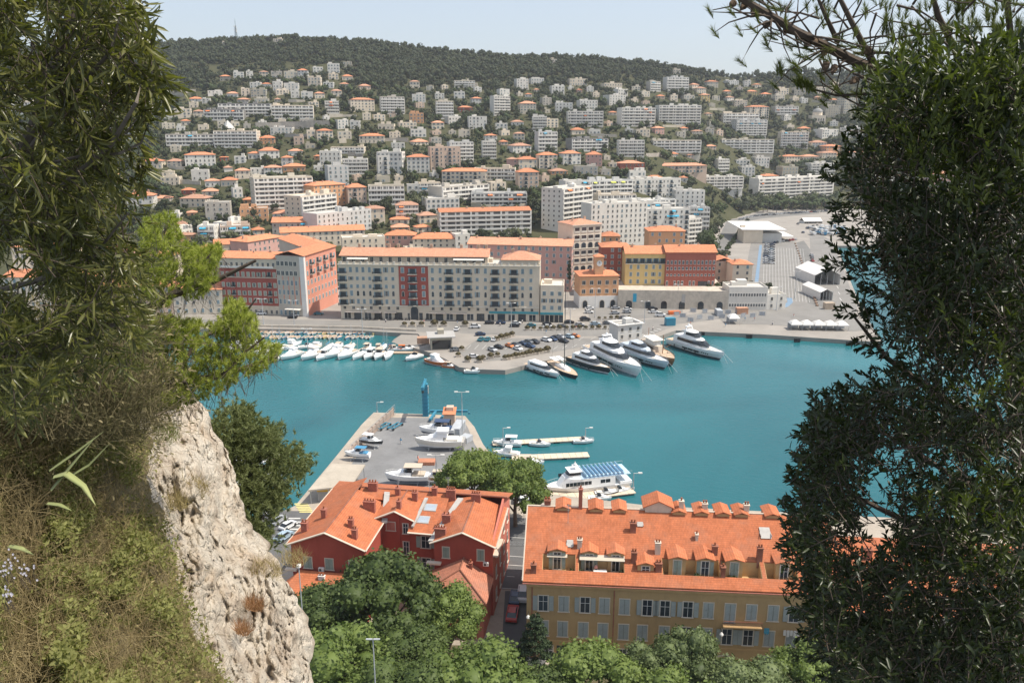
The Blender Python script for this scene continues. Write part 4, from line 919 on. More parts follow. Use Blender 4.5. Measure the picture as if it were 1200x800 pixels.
def town_fill():
    r = random.Random(12); n = 0; tries = 0
    while n < 46 and tries < 6000:
        tries += 1; x = r.uniform(230, 835); y = r.uniform(185, 292); w = r.uniform(17, 34); h = r.uniform(12, 24)
        if x > 620 and 212 < y < 292 and not (x > 640 and y < 225): continue
        if any(x-w/2-1 < b1 and x+w/2+1 > b0 and y-h < bb-1 and y > bt+2 for b0, b1, bt, bb, Y in BOX): continue
        p = on_hill(x, y)
        if p is None: continue
        s = F/p.y; hip_ = r.random() < .5; c = r.choice('cckbwopcg'); k = r.choice(('w', 'm', 'b') if not hip_ else ('w', 'm'))
        st = max(2, round((h/s-2)/3.1)); t = building('apartment_block', p, r.uniform(-.1, .4), w/s, 12, st*3.1, c, k, 'hip' if hip_ else 'flat', r.choice((M_terra, M_terra2, M_terra3, M_terra4)), 10, faces_for(x, .1), 1500+n, r.choice(('plain','closed','open')), (r.choice((A_or, A_bl, A_cr)), 2) if k == 'b' and r.random() < .5 else None)
        BOX.append((x-w/2, x+w/2, y-h, y-.5, p.y)); n += 1
        reg(t, f"{CN[c]} {'tile-roofed' if hip_ else 'flat-roofed'} {['','','two','three','four','five','six','seven','eight','nine','ten'][min(10, st)]}-storey block", near_land(x, y-h/2), 'apartment block', 'town blocks at the foot of the hill')
town_fill(); fillers()
def terrace_walls():
    r = random.Random(77); n = 0; tries = 0; m = [M_stone, M_wall_low, wallmat('m')]
    while n < 42 and tries < 800:
        tries += 1; x = r.uniform(200, 970); y = r.uniform(108, 258)
        if x > 620 and y > 205 or any(x-12 < b1 and x+12 > b0 and y > bt and y < bb+3 for b0, b1, bt, bb, Y in BOX): continue
        L_ = r.uniform(8, 16); a, c, b_ = on_hill(x-L_, y+r.uniform(-2, 2)), on_hill(x, y), on_hill(x+L_, y+r.uniform(-2, 2))
        if not (a and b_ and c) or abs(a.y-b_.y) > 40: continue
        o_ = c; q = MB()
        for p0, p1 in ((a, c), (c, b_)):
            p0, p1 = p0-o_, p1-o_; q.prism([p0.xy, p1.xy, p1.xy+Vector((0,.8)), p0.xy+Vector((0,.8))], min(p0.z, p1.z)-3, max(p0.z, p1.z)+r.uniform(2, 3.5))
        o = q.build('retaining_wall', m[n % 3]); o.location = o_; n += 1; reg(o, 'low stone garden wall', near_land(x, y), 'wall', 'garden walls on the hillside'); BOX.append((x-L_, x+L_, y-3, y, c.y))
terrace_walls()
def build_hill_trees():
    r = random.Random(5); cand = []
    py = 86.
    while py < 300:
        step = 3.5+(py-86)*.014; px = -60+r.random()*8
        while px < 1260:
            x = px+r.uniform(-5, 5); y = py+r.uniform(-2.6, 2.6)
            flat_zone = x > 835 and y > 243
            if not flat_zone and not (y > 262 and x > 625 and x < 835) and not (y > 296 and x > 270):
                p = on_hill(x, y)
                if p is not None and p.z > QZ+.02: cand.append((p.y, x, y, p))
            px += 5.4+(py-86)*.018
        py += step
    out = []
    for Y, x, y, p in cand:
        k = r.choices(('round', 'umbrella', 'cypress', 'bush'), (6, .9, .6, 2.6))[0]; rr = r.uniform(3.0, 5.8)*(1 if y < 200 else .95); hh = rr*r.uniform(1.5, 2.0)
        if k == 'cypress': rr = r.uniform(3, 4); hh = r.uniform(9, 15)
        if k == 'umbrella': hh = r.uniform(8, 11)
        if k == 'bush': rr *= .6; hh = rr*1.2
        s = F/Y
        if blocked(x, y, rr*s*.9*(.4 if k == 'cypress' else 1), hh*s, Y):
            if k == 'bush' or blocked(x, y, 1.8*s, 3*s, Y): continue
            k = 'bush'; rr = 1.9; hh = 3
        out.append((Y, x, y, p, k, rr, hh))
    # the wood on top, in world space
    g = random.Random(9); Yy = 905.
    while Yy < 1300:
        X = -900.
        while X < 900:
            x = X+g.uniform(-4, 4); yy = Yy+g.uniform(-4, 4); z = terrain(x, yy); px, py = px_of((x, yy, z))
            lim = 92 if px < 225 else 76 if px < 410 else 100 if px < 470 else 92 if px < 520 else 88 if px < 700 else 88
            if -40 < px < 1240 and (py < lim or r.random() < .25) and not blocked(px, py, 5, 8, yy):
                rr = g.uniform(3.8, 6.4); out.append((yy, px, py, Vector((x, yy, z)), g.choices(('round', 'umbrella', 'bush', 'cypress'), (8, 1.2, 1.5, .15))[0], rr, rr*g.uniform(1.3, 1.8)))
            X += 8.6
        Yy += 8.2
    out.sort(key=lambda e: e[0]); ind = [e for e in out if 185 < e[1] < 1010][:262]; ii = set(map(id, ind)); rest = [e for e in out if id(e) not in ii]
    for i, (Y, x, y, p, k, rr, hh) in enumerate(ind):
        if k == 'bush' and rr < 2.5: k = 'round'; hh = rr*1.7
        nmk = {'round':'round green tree','umbrella':'flat-topped pine','cypress':'dark cypress','bush':'low bush'}[k]
        small_tree(k, p, rr*(1 if k != 'cypress' else 1), hh, i, nmk, near_land(x, y-4))
    base = {}
    for k in ('round', 'umbrella', 'cypress', 'bush'):
        for s in range(3):
            gg = np.random.default_rng(50+s); C, Rr = lobes(gg, k); sel = np.arange(len(C))[:4] if k == 'round' else np.arange(len(C))[:5]
            base[(k, s)] = join([cloud(gg, C, Rr, 80, .2), cores(C[sel], Rr[sel], .86, 1, gg)])
    Vs, Fs, o = {0: [], 1: []}, {0: [], 1: []}, {0: 0, 1: 0}
    for i, (Y, x, y, p, k, rr, hh) in enumerate(rest):
        V, Fq = base[(k, i % 3)]; a = i*2.1; c, s = math.cos(a), math.sin(a)
        kz = hh/(1.5 if k == 'round' else 2 if k == 'umbrella' else 3.4 if k == 'cypress' else 1.2)
        Vt = np.stack([(V[:, 0]*c-V[:, 1]*s)*rr+p.x, (V[:, 0]*s+V[:, 1]*c)*rr+p.y, V[:, 2]*kz+p.z-.8], 1); w = 0 if Y > 1000 or i % 3 else 1
        Vs[w].append(Vt); Fs[w].append(Fq+o[w]); o[w] += len(V)
    for w, (nm, lb, mt) in enumerate((('woodland', 'dense dark green wood covering the top of the hill and the slopes', L_dark), ('garden_greenery', 'mixed lighter green garden trees massed between the hillside houses', L_mid))):
        if Vs[w]:
            me = quadmesh(nm, [(np.concatenate(Vs[w]), np.concatenate(Fs[w]))], mt); tag(ob(nm, me), lb, 'woods', kind='stuff')
    print('trees', len(out), 'rest', len(rest))
build_hill_trees()
# palms in front of the long white block and at the roadside; leafy belt beside the road
for i in range(19):
    x = 872+i*5.6+rnd.uniform(-1.5, 1.5); y = 248+rnd.uniform(-2, 2); p = W(x, y); t = thing('palm_tree', p, i); h = rnd.uniform(8, 12)
    ob('crown', PALM[0], t, (0, 0, h), 0, 1.9); ob('trunk', PALM[1], t, (0, 0, h), 0, (1.1, 1.1, h/8)); reg(t, 'tall palm tree', 'in the row by the right-hand port road', 'palm tree', 'palms along the port road')
for i in range(30):
    x = 872+rnd.random()*120; y = 242+rnd.random()*4; p = on_hill(x, y) or W(x, y); rr = rnd.uniform(5.5, 8); small_tree('round', p, rr, rr*1.6, i, 'dark tree', 'in the belt behind the row of palms', group='trees of the belt behind the palms')
for i in range(34):
    x = 826+rnd.random()*56; y = 238+rnd.random()*22
    if x > 850 and y > 254: continue
    p = W(x, y); rr = rnd.uniform(4.5, 7); small_tree(rnd.choice(('round', 'round', 'umbrella')), p, rr, rr*1.7, i, 'large dark tree', 'in the belt beside the curving port road', group='trees of the belt beside the port road')
for i, (x, y) in enumerate([(823,292),(829,286),(834,280),(838,273),(842,268),(828,298),(822,284),(833,292),(640,262),(646,252),(651,244),(636,250),(643,240),(630,244),(652,268),(634,236),(646,232),(655,248),(628,256)]):
    p = W(x, y) if x > 800 else on_hill(x, y); rr = rnd.uniform(4.5, 6.5); small_tree('round', p, rr, rr*1.8, i, 'dense dark tree', 'between the road and the white complex' if x > 800 else 'in the grove left of the white complex', group='trees round the white complex')
for i in range(14):
    x = 877-i*1.9-rnd.random()*1.5; y = 260+i*2.6; small_tree('bush', W(x, y), rnd.uniform(1.8, 2.6), 3, i, 'low roadside tree', 'in the strip beside the curving road', group='trees in the road strip')
for x, y, hgt, lb in ((793,335,15,'tall cypress standing against the red palazzo'),(801.5,335,8,'small cypress beside the tall one at the red palazzo'),(667,330,12,'cypress in the gap beside the cream loggia tower')):
    small_tree('cypress', W(x, y, 8.5), 2.6, hgt, 1, label=lb, group='cypresses by the palazzi')
for x, y, rr, lb in ((848,338,2.6,'dark bush at the foot of the low peach house'),(841,338,2,'bush beside the parked cars at the red palazzo'),(829,338,1.7,'small clipped bush on the arcade terrace'),(880,337,2.4,'dark bush on the terrace right of the cream house'),(890,338,2.2,'green hedge bush over the harbour office'),(902,339,2.4,'reddish brown bush at the end of the office terrace'),(867,338,2,'bush at the door of the cream corner house')):
    small_tree('bush', W(x, y, 8), rr, rr*1.3, int(x), label=lb, group='bushes on the terrace')
small_tree('umbrella', W(842, 312, 6), 7, 9, 1, label='spreading umbrella pine behind the low peach house')
# ---------------------------------------------------------------- paint, glass, small metal
def paint(name, c, rough=.3, spec=.5): return mat(name, c, rough, .05, 1, spec=spec)
P_white = paint('white_gelcoat', (.80,.80,.79)); P_cream = paint('cream_gelcoat', (.72,.68,.60)); P_blk = paint('black_hull', (.03,.035,.04)); P_blue = paint('blue_hull', (.06,.25,.42)); P_teal = paint('turquoise_hull', (.10,.40,.48))
P_org = paint('orange_hull', (.70,.17,.04)); P_sil = paint('silver_hull', (.48,.54,.60)); P_wood = mat('varnished_wood', (.28,.14,.07), .5, .2, 2); P_deck = mat('teak_deck', (.50,.38,.27), .8, .12, 3); P_tan = paint('tan_canvas', (.50,.42,.33), .9); P_navy = paint('navy_canvas', (.04,.07,.14), .9); P_yel = paint('yellow_hull', (.68,.52,.20))
P_anti = paint('antifouling', (.08,.10,.14), .8); P_gls = paint('tinted_glass', (.02,.025,.03), .08, .6); M_tyre = mat('tyre', (.03,.03,.03), .9); M_steel = mat('galvanised', (.45,.46,.46), .5, .1, 1, metal=.3); M_yblue = mat('crane_blue', (.04,.22,.32), .5, .12, 1, stain=.3)
M_lampm = mat('lamp_grey', (.40,.42,.43), .5)
CARC = {'white': (.75,.75,.74), 'silver': (.42,.43,.44), 'black': (.02,.02,.025), 'dark blue': (.03,.06,.13), 'teal': (.04,.20,.25), 'red': (.45,.04,.03), 'orange': (.65,.20,.05), 'grey': (.16,.17,.18), 'pale blue': (.35,.45,.52)}
def car_mesh():
    L_, Wd = 4.2, 1.76
    prof = [(-2.1,.35),(-2.12,.75),(-1.95,.95),(-1.0,1.0),(1.1,.98),(1.95,.80),(2.12,.6),(2.1,.32)]   # side outline, nose at +x
    q = MB(); n = len(prof)
    for s, sy in ((1., .84), (1., .88)): pass
    ys = [(-.80,.93),(-.88,1),(.88,1),(.80,.93)]; vs = []
    for y, k in ys: vs += [(x*k if abs(x) > 1.9 else x, y, .3+(z-.3)*k) for x, z in prof]
    fs = [tuple(range(n))[::-1], tuple(range(3*n, 4*n))]
    for j in range(3): fs += [(j*n+i, j*n+(i+1)%n, (j+1)*n+(i+1)%n, (j+1)*n+i) for i in range(n)]
    fs = [f[::-1] for f in fs]; q.add(vs, fs)
    q.add([(-1.15,-.58,1.45),(.35,-.58,1.45),(.35,.58,1.45),(-1.15,.58,1.45),(-1.15,-.58,1.40),(.35,-.58,1.40),(.35,.58,1.40),(-1.15,.58,1.40)], [(0,1,2,3),(7,6,5,4),(0,4,5,1),(1,5,6,2),(2,6,7,3),(3,7,4,0)])
    g = MB(); g.add([(-1.85,-.78,.96),(1.12,-.78,.96),(1.12,.78,.96),(-1.85,.78,.96),(-1.17,-.6,1.41),(.37,-.6,1.41),(.37,.6,1.41),(-1.17,.6,1.41)], [(0,1,5,4),(1,2,6,5),(2,3,7,6),(3,0,4,7),(4,5,6,7)])
    w = MB(); w.M = Matrix.Rotation(math.pi/2, 4, 'X'); w.cyl((0,0), .32, -.11, .11, 12)
    bodies = {}
    for c, v in CARC.items():
        me = q.mesh('body', [paint('car_paint_'+c.replace(' ', '_'), v, .25)]); bodies[c] = me
    return bodies, g.mesh('glasshouse', [P_gls]), w.mesh('wheel', [M_tyre])
CB, CGL, CW = car_mesh()
def car(px, py, ang, c=None, row='', z=QZ, p=None, van=False):
    c = c or rnd.choice(('white','white','white','silver','silver','black','grey','grey','dark blue','pale blue','red' if rnd.random() < .3 else 'silver')); p = p or W(px, py, z+.0); k = rnd.uniform(.9, 1.05)
    t = thing('van' if van else 'parked_car', (p.x, p.y, z+.08), math.radians(ang)); kz = 1.35 if van else 1
    ob('body', CB[c], t, scl=(k*(1.1 if van else 1), k, k*kz)); ob('glasshouse', CGL, t, scl=(k*(1.1 if van else 1), k, k*kz))
    for x in (-1.3, 1.32):
        for y in (-.8, .8): ob('wheel', CW, t, (x*k, y*k, .30))
    reg(t, c+(' van' if van else ' car'), row, 'van' if van else 'car', 'vans' if van else 'cars parked round the port'); return t
R1 = 'on the road before the cream quay building'; R2 = 'in the middle car park rows'; R3 = 'in the small car park under the clock tower'; R4 = 'at the ramp end of the car park'
for x, y, c in ((573.6,379.5,'black'),(587,379.5,'dark blue'),(605,380,'white'),(603,383,'black'),(622.7,382.5,'teal'),(641,381,'black'),(642,384,'white'),(658,383.4,'grey'),(667,379,'black'),(679,382,'silver'),(697.5,381,'pale blue'),(712,380,'grey')): car(x, y, rnd.uniform(-4, 6), c, R1)
car(557, 384.5, 5, 'white', R1, van=True)
for x, y, c, a in ((535.4,387,'white',80),(563,393,'dark blue',10),(564,399,'teal',70),(571.5,399,'teal',75),(579.5,399,'white',75),(534,411,'grey',30),(555,419,'white',5)): car(x, y, a, c, R4)
for x, y, c in ((584.5,408,'black'),(597,406.6,'orange'),(605,405.6,'grey'),(606.6,409.8,'white'),(613,404,'dark blue'),(619.5,402,'grey'),(621,407,'dark blue'),(627,402,'black'),(640,399.7,'white'),(647.6,399,'dark blue'),(651.5,397.4,'black'),(657,396,'silver'),(660.5,401,'black'),(667,396,'pale blue'),(674,395,'orange'),(577,411,'silver')): car(x, y, rnd.uniform(-52, -40), c, R2)
for x, y, c, v in ((691,362.6,'white',0),(690,367,'white',0),(685.5,376,'black',1),(721.5,362,'silver',0),(720.6,368,'silver',0),(735.6,363.6,'white',0),(734.6,366.7,'silver',0),(731,374,'grey',0),(765,363,'black',0),(766,366.7,'white',0),(774,371,'white',1)): car(x, y, rnd.uniform(-5, 10), c, R3, van=bool(v))
for x, y, c, a in ((307,368.5,'white',0),(343,373,'black',0),(345.5,370.5,'white',0),(373.6,368.7,'teal',10),(378,357,'black',65),(381,354,'grey',65),(385,351,'black',65),(388,347,'silver',65)): car(x, y, a, c, 'near the salmon corner building on the quay')
for x, y, c in ((834,336,'white'),(843,338,'silver')): car(x, y, 10, c, 'on the terrace by the red palazzo', z=8)
for i in range(9):
    for j in (0, 1): car(898.6-i*.12+j*6.2, 287.5+i*2.7, 90+rnd.uniform(-4,4) if 0 else rnd.uniform(-5,5), None, 'in the left column' if j == 0 else 'in the right column')
for r_ in REG[-18:]: pass
def renlab(n, f):
    for i in range(n):
        o, h, t = REG[-n+i]; REG[-n+i] = (o, h, f(i, t))
renlab(18, lambda i, t: f"{t} of the ferry car park, row {['one','two','three','four','five','six','seven','eight','nine'][i//2]} from back")
for i in range(8): car(908+i*3.5, 285-i*.55, 60, None, 'in the line at the ferry terminal front')
for x, y in ((951,300),(951.5,303),(952,306.5),(955,316),(960,315),(941,273),(935,263),(946,268)): car(x, y, 85, None, 'on the eastern port road by the white marquees')
for i in range(24):
    f = i/23; car(868+f*100, 257.5-9.5*f**.55+rnd.uniform(-.4,.4), 15, None, 'on the curving road below the palms')
# ---------------------------------------------------------------- boats
def hull(L_, Bm, H, mats, sheer=.25, transom=.75, flare=.8, keel=0, n=12):
    "hull, bow at +x: mats = (topsides, boot, deck)"
    q = MB(); st = []
    for i in range(n+1):
        s = i/n; x = -L_/2+L_*s; bw = Bm/2*(transom+(1-transom)*math.sin(min(1, s/.45)*math.pi/2)) if s < .45 else Bm/2*(1-((s-.45)/.55)**2.3)
        bw = max(bw, .02); z1 = H*(1+sheer*max(0, s-.2)**1.6); wl = bw*(flare if s < .6 else flare*(1-.55*((s-.6)/.4)**1.3)); xr = x-(.08*L_*(s**4))
        st.append([(x, bw, z1), (x, bw*.97, z1*.72), (x+(xr-x)*.6, wl*.97, H*.22), (xr, wl*.82, -.05*H), (xr-(.04*L_*s**3), .0, -.25*H-keel)])
    m = 5
    for side in (1, -1):
        vs = [(x, y*side, z) for row in st for x, y, z in row]
        for k in range(4):
            q.mi = 1 if k == 3 or k == 2 else 0
            fs = []
            for i in range(n):
                f = (i*m+k, i*m+k+1, (i+1)*m+k+1, (i+1)*m+k); fs.append(f if side < 0 else f[::-1])
            q.add(vs, fs)
    q.mi = 0; r0 = st[0]; q.add([(x, y, z) for x, y, z in r0]+[(x, -y, z) for x, y, z in r0[::-1]], [tuple(range(10))])
    q.mi = 2; top = [row[0] for row in st]; dk = [(x, y*.93, z-.08*H) for x, y, z in top]; q.add(dk+[(x, -y, z) for x, y, z in dk[::-1]], [tuple(range(2*len(dk)))[::-1]])
    q.mi = 0
    for side in (1, -1):
        vs = [(x, y*side, z) for x, y, z in top]+[(x, y*side, z) for x, y, z in dk]; k = len(top)
        q.add(vs, [((i, i+1, k+i+1, k+i) if side > 0 else (i, k+i, k+i+1, i+1)) for i in range(k-1)])
    return q.mesh('hull', list(mats), False)
def tier(q, x0, x1, w, z0, z1, sf=1., sb=.3, inw=.9, nose=.35):
    "cabin block with raked front, plan rounded towards the bow"
    def out(x0, x1, w, z):
        xn = x1-(x1-x0)*nose; p = [(x0, -w/2, z), (xn, -w/2, z), (x1-(x1-xn)*.35, -w*.40, z), (x1, -w*.18, z)]
        return p+[(x, -y, z) for x, y, z in p[::-1]]
    a = out(x0, x1, w, z0); b_ = out(x0+sb, x1-sf, w*inw, z1); n = len(a)
    q.add(a+b_, [tuple(range(n, 2*n)), tuple(range(n))[::-1]]+[(i, (i+1)%n, (i+1)%n+n, i+n) for i in range(n)])
def rails(q, L_, Bm, H, s0=.3, s1=.98, h=.75, sheer=.25):
    for side in (1, -1):
        pr = None; n = 9
        for i in range(n+1):
            s = s0+(s1-s0)*i/n; x = -L_/2+L_*s; bw = Bm/2*(1 if s < .45 else (1-((s-.45)/.55)**2.3))*.94; z = H*(1+sheer*max(0, s-.2)**1.6); p = Vector((x, side*max(bw,.05), z)); q.tube([p-Vector((0,0,.1)), p+Vector((0,0,h))], .025, 4)
            if pr is not None: q.tube([pr+Vector((0,0,h)), p+Vector((0,0,h))], .03, 4)
            pr = p
BM = {}
def small_boat(kind, L_, c1=P_white, cov=None):
    key = (kind, round(L_, 1), c1.name, cov.name if cov else '')
    if key in BM: return BM[key]
    Bm = L_*.36 if kind != 'sail' else L_*.30; H = L_*.13+.15; P = []
    P.append(('hull', hull(L_, Bm, H, (c1, P_white if c1 is not P_white else P_anti, P_deck if kind == 'row' else P_white), .3, .8)))
    if kind == 'row':
        q = MB(); q.box(-L_*.32, L_*.2, -Bm*.3, Bm*.3, H*.93, H*.97); P.append(('inside', q.mesh('inside', [cov or P_deck])))
        q = MB(); 
        for x in (-.22, .05, .25): q.box(L_*x-.15, L_*x+.15, -Bm*.38, Bm*.38, H*.99, H*1.06)
        P.append(('bench', q.mesh('bench', [P_wood])))
    if kind in ('motor', 'cruiser'):
        q = MB(); tier(q, -L_*.12, L_*.33, Bm*.68, H*.95, H*1.55, L_*.14, .1); P.append(('cabin', q.mesh('cabin', [P_white])))
        q = MB(); tier(q, -L_*.13, L_*.08, Bm*.62, H*1.5, H*2.05, L_*.08, .02); P.append(('windscreen', q.mesh('windscreen', [P_gls])))
        q = MB(); q.box(-L_*.42, -L_*.14, -Bm*.32, Bm*.32, H*1.0, H*1.22)
        P.append(('cockpit', q.mesh('cockpit', [cov or P_cream])))
        if cov: q = MB(); q.box(-L_*.36, L_*.05, -Bm*.36, Bm*.36, H*2.35, H*2.45); [q.tube([(x, y, H), (x, y, H*2.4)], .03, 4) for x in (-L_*.34, L_*.03) for y in (-Bm*.33, Bm*.33)]; P.append(('bimini', q.mesh('bimini', [cov])))
        q = MB(); rails(q, L_, Bm, H, .55, .98, .45, .3); P.append(('rail', q.mesh('rail', [M_steel])))
    if kind == 'cruiser':
        q = MB(); tier(q, -L_*.2, L_*.14, Bm*.7, H*1.5, H*2.2, L_*.1, .1); q.box(-L_*.22, L_*.02, -Bm*.36, Bm*.36, H*2.2, H*2.5); P.append(('flybridge', q.mesh('flybridge', [P_white])))
    if kind == 'sail':
        q = MB(); tier(q, -L_*.15, L_*.25, Bm*.55, H*.95, H*1.4, L_*.08, .1); P.append(('cabin', q.mesh('cabin', [P_white])))
        q = MB(); q.cyl((L_*.08, 0), .07, H, L_*1.15, 6); q.tube([(L_*.08,0,L_*.75),(L_*.08,Bm*.3,L_*.75)], .03, 4); q.tube([(L_*.48,0,H*1.2),(L_*.08,0,L_*1.14),(-L_*.48,0,H)], .02, 3); P.append(('mast', q.mesh('mast', [M_steel])))
        q = MB(); q.tube([(L_*.06, 0, H*2.3), (-L_*.36, 0, H*2.2)], [.15, .11], 7); P.append(('furled_sail', q.mesh('furled_sail', [cov or P_navy])))
    BM[key] = P; return P
def boat(px, py, ang, kind, L_, c1=P_white, cov=None, z=0., name=None):
    p = W(px, py, z); t = thing(name or {'row': 'rowing_boat', 'motor': 'motorboat', 'cruiser': 'cabin_cruiser', 'sail': 'sailing_boat'}[kind], (p.x, p.y, z), math.radians(ang))
    for nm, me in small_boat(kind, L_, c1, cov): ob(nm, me, t)
    return t
CNB = {P_white.name: 'white', P_blue.name: 'blue', P_teal.name: 'turquoise', P_yel.name: 'yellow', P_blk.name: 'black', P_cream.name: 'cream', P_org.name: 'orange', P_wood.name: 'wooden', P_tan.name: 'tan', P_navy.name: 'navy'}
r = random.Random(4)
for row, y in ((0, 391.5), (1, 396.5)):
    for i in range(27):
        x = 300+i*5.3+row*2+r.uniform(-1, 1)
        if row == 1 and (x > 436 or r.random() < .12): continue
        c = r.choice((P_white, P_blue, P_teal, P_yel, P_white, P_blue, P_cream)); cov = r.choice((None, P_blue, P_white, P_teal, P_tan))
        t = boat(x, y+r.uniform(-.5, .5), -90+r.uniform(-9, 9), 'row', r.choice((4.4, 5.0)), c, cov); reg(t, f'{CNB[c.name]} rowing boat', 'in the back line under the quay road' if row == 0 else 'in the front line below the quay road', 'rowing boat', 'small boats under the quay road')
for i, (x, y, k, L_, c, cov, a) in enumerate([(323,421,'motor',8,P_white,P_blue,-60),(342,419,'cruiser',10,P_white,None,-125),(366,419,'cruiser',11,P_white,P_tan,-120),(379,420,'motor',9,P_white,P_white,-110),(393,417,'cruiser',11,P_white,None,-118),(407,418,'cruiser',11,P_white,P_tan,-115),(421,419,'sail',9,P_white,P_tan,-110),(433,419,'motor',9,P_white,P_white,-105),(444,419,'motor',9,P_white,P_tan,-100),(455,419,'sail',9,P_white,P_tan,-95),
    (344,407,'cruiser',9,P_white,None,60),(361,408,'motor',7,P_white,None,30),(398,408,'motor',7,P_white,P_tan,80),(431,409,'motor',7,P_white,P_tan,80),(444,409,'motor',6,P_cream,P_tan,85),(485,421,'motor',8,P_white,None,-130),(463,411,'motor',6,P_white,P_tan,0),(474,411,'motor',6,P_white,P_org,0),(481,410,'motor',6,P_white,None,10),
    (268,411,'motor',8,P_white,None,-90),(280,410,'cruiser',9,P_white,None,-95),(291,412,'motor',8,P_white,P_white,-80),(304,413,'cruiser',9,P_white,P_tan,-90),(314,414,'motor',8,P_white,None,-85),(330,410,'sail',8,P_white,P_blue,-100),(250,410,'sail',9,P_white,P_blue,-90),(386,409,'sail',8,P_white,P_blue,80),(412,409,'sail',8,P_white,P_tan,85),(372,409,'cruiser',8,P_white,None,80),(450,409,'sail',7,P_white,P_blue,85),(320,408,'sail',8,P_white,P_blue,80),(298,406,'sail',9,P_white,P_navy,85),(274,405,'sail',8,P_white,P_blue,85),(286,406,'motor',7,P_white,P_tan,85),(308,406,'motor',7,P_white,None,80),(458,409.5,'motor',6,P_white,P_navy,85)]):
    t = boat(x, y, a, k, L_, c, cov); reg(t, f"white {dict(motor='motorboat', cruiser='cabin cruiser', sail='sailing boat')[k]}" if c is P_white else 'cream motorboat', 'in the front row of the far marina' if y > 415 else 'behind the front row of the far marina', 'boat', 'pleasure boats in the far marina')
# marina seen left of the boatyard, half hidden by the bush
for i in range(16):
    x = 255+(i%8)*9.5; y = 545+(i//8)*22+(i%3)*4+(i % 8)*-1.5; t = boat(x, y, 30+r.uniform(-8, 8), r.choice(('motor','cruiser','sail')), 7.5, P_white, r.choice((None, P_blue, P_tan))); reg(t, 'white moored boat', 'in the upper line beside the boatyard wall' if i < 8 else 'in the lower line beside the boatyard wall', 'boat', 'boats moored left of the boatyard')
q = MB(); a, b_ = W(352, 413.5, .5), W(508, 413.5, .5); q.prism([(a.x,a.y),(b_.x,b_.y),(b_.x,b_.y+2),(a.x,a.y+2)], .1, .55); tag(q.build('jetty', P_deck), 'narrow wooden jetty behind the front row of white boats', 'jetty')
# ---------------------------------------------------------------- the big yachts
def place_axis(name, sx, sy, bx, by, z=0):
    a, b_ = W(sx, sy, z), W(bx, by, z); v = b_-a; return thing(name, ((a.x+b_.x)/2, (a.y+b_.y)/2, z), math.atan2(v.y, v.x)), v.length
def windows_band(q, x0, x1, w, z0, z1, y_off=.02, n=1):
    for s in (1, -1):
        for i in range(n):
            a = x0+(x1-x0)*(i+.06)/n; b_ = x0+(x1-x0)*(i+.94)/n; y = s*(w/2+y_off); q.box(a, b_, min(y, y-s*.1), max(y, y-s*.1), z0, z1)
def yacht(name, sx, sy, bx, by, tall, mats, label, tiers=3, arch=True, deck=None, glassm=P_gls, top=None):
    t, L_ = place_axis(name, sx, sy, bx, by); Bm = L_*.235; H = L_*.095
    ob('hull', hull(L_, Bm, H, (mats[0], mats[1], mats[2]), .38, .86, .82, n=18), t)
    q = MB(); windows_band(q, -L_*.16, L_*.16, Bm, H*.50, H*.72, .0, 3); 
    for s in (1, -1):
        for i in range(4): y = s*Bm*.485; q.box(L_*(.2+i*.035), L_*(.2+i*.035)+.35, min(y, y-s*.3), max(y, y-s*.3), H*.62, H*.62+.35)
    q.build('porthole', glassm, t)
    z = H*1.0; q = MB(); tier(q, -L_*.36, L_*.24, Bm*.80, z, z+tall, tall*1.8, .2, .94); q.build('main_cabin', mats[3], t)
    g = MB(); tier(g, -L_*.28, L_*.225, Bm*.806, z+tall*.40, z+tall*.82, tall*.8, .1, .97); g.build('cabin_glass', glassm, t)
    z2 = z+tall; q = MB(); tier(q, -L_*.34, L_*.12, Bm*.76, z2-.02, z2+.25, .3, .1, .98)
    if tiers > 1: tier(q, -L_*.20, L_*.06, Bm*.58, z2+.24, z2+tall*.85, tall*1.3, .3, .9)
    q.build('upper_deck', mats[3], t)
    if tiers > 1:
        g = MB(); tier(g, -L_*.15, L_*.055, Bm*.585, z2+tall*.38, z2+tall*.72, tall*.6, .1, .95); g.build('bridge_glass', glassm, t)
    if tiers > 2:
        z3 = z2+tall*.85; q = MB(); tier(q, -L_*.22, -L_*.0, Bm*.60, z3, z3+.18, .5, .1, .98); q.build('hardtop', top or mats[3], t)
        if arch:
            q = MB()
            for s in (1, -1): q.tube([(-L_*.14, s*Bm*.25, z3), (-L_*.17, s*Bm*.2, z3+tall*.6)], .18, 5)
            q.box(-L_*.19, -L_*.15, -Bm*.22, Bm*.22, z3+tall*.55, z3+tall*.68); q.cyl((-L_*.17, 0), .5, z3+tall*.68, z3+tall*.95, 8, .3); q.cyl((-L_*.17, 0), .05, z3+tall*.9, z3+tall*1.8, 5); q.build('radar_arch', mats[3], t)
    q = MB(); q.box(-L_*.49, -L_*.37, -Bm*.36, Bm*.36, H*.92, H*.99); q.build('aft_deck', P_deck, t)
    q = MB(); tier(q, L_*.22, L_*.42, Bm*.42, H*1.05, H*1.18, .4, .2, .9); q.build('fore_deck_pad', deck or P_cream, t)
    q = MB(); rails(q, L_, Bm, H, .45, .985, .7, .38); q.build('rail', M_steel, t)
    q = MB()
    for s in (1, -1): q.tube([(L_*.47, s*.2, H*1.2), (L_*.62, s*L_*.05, -.1)], .05, 4)
    q.build('mooring_line', M_steel, t)
    q = MB()
    for i in range(3):
        for s in (1,-1): q.cyl((-L_*.3+i*L_*.2, s*(Bm/2+.15)), .2, H*.25, H*.7, 8)
    q.build('fender', P_blk, t)
    tag(t, label, 'yacht', 'large yachts moored at the far quay'); return t, L_, Bm, H
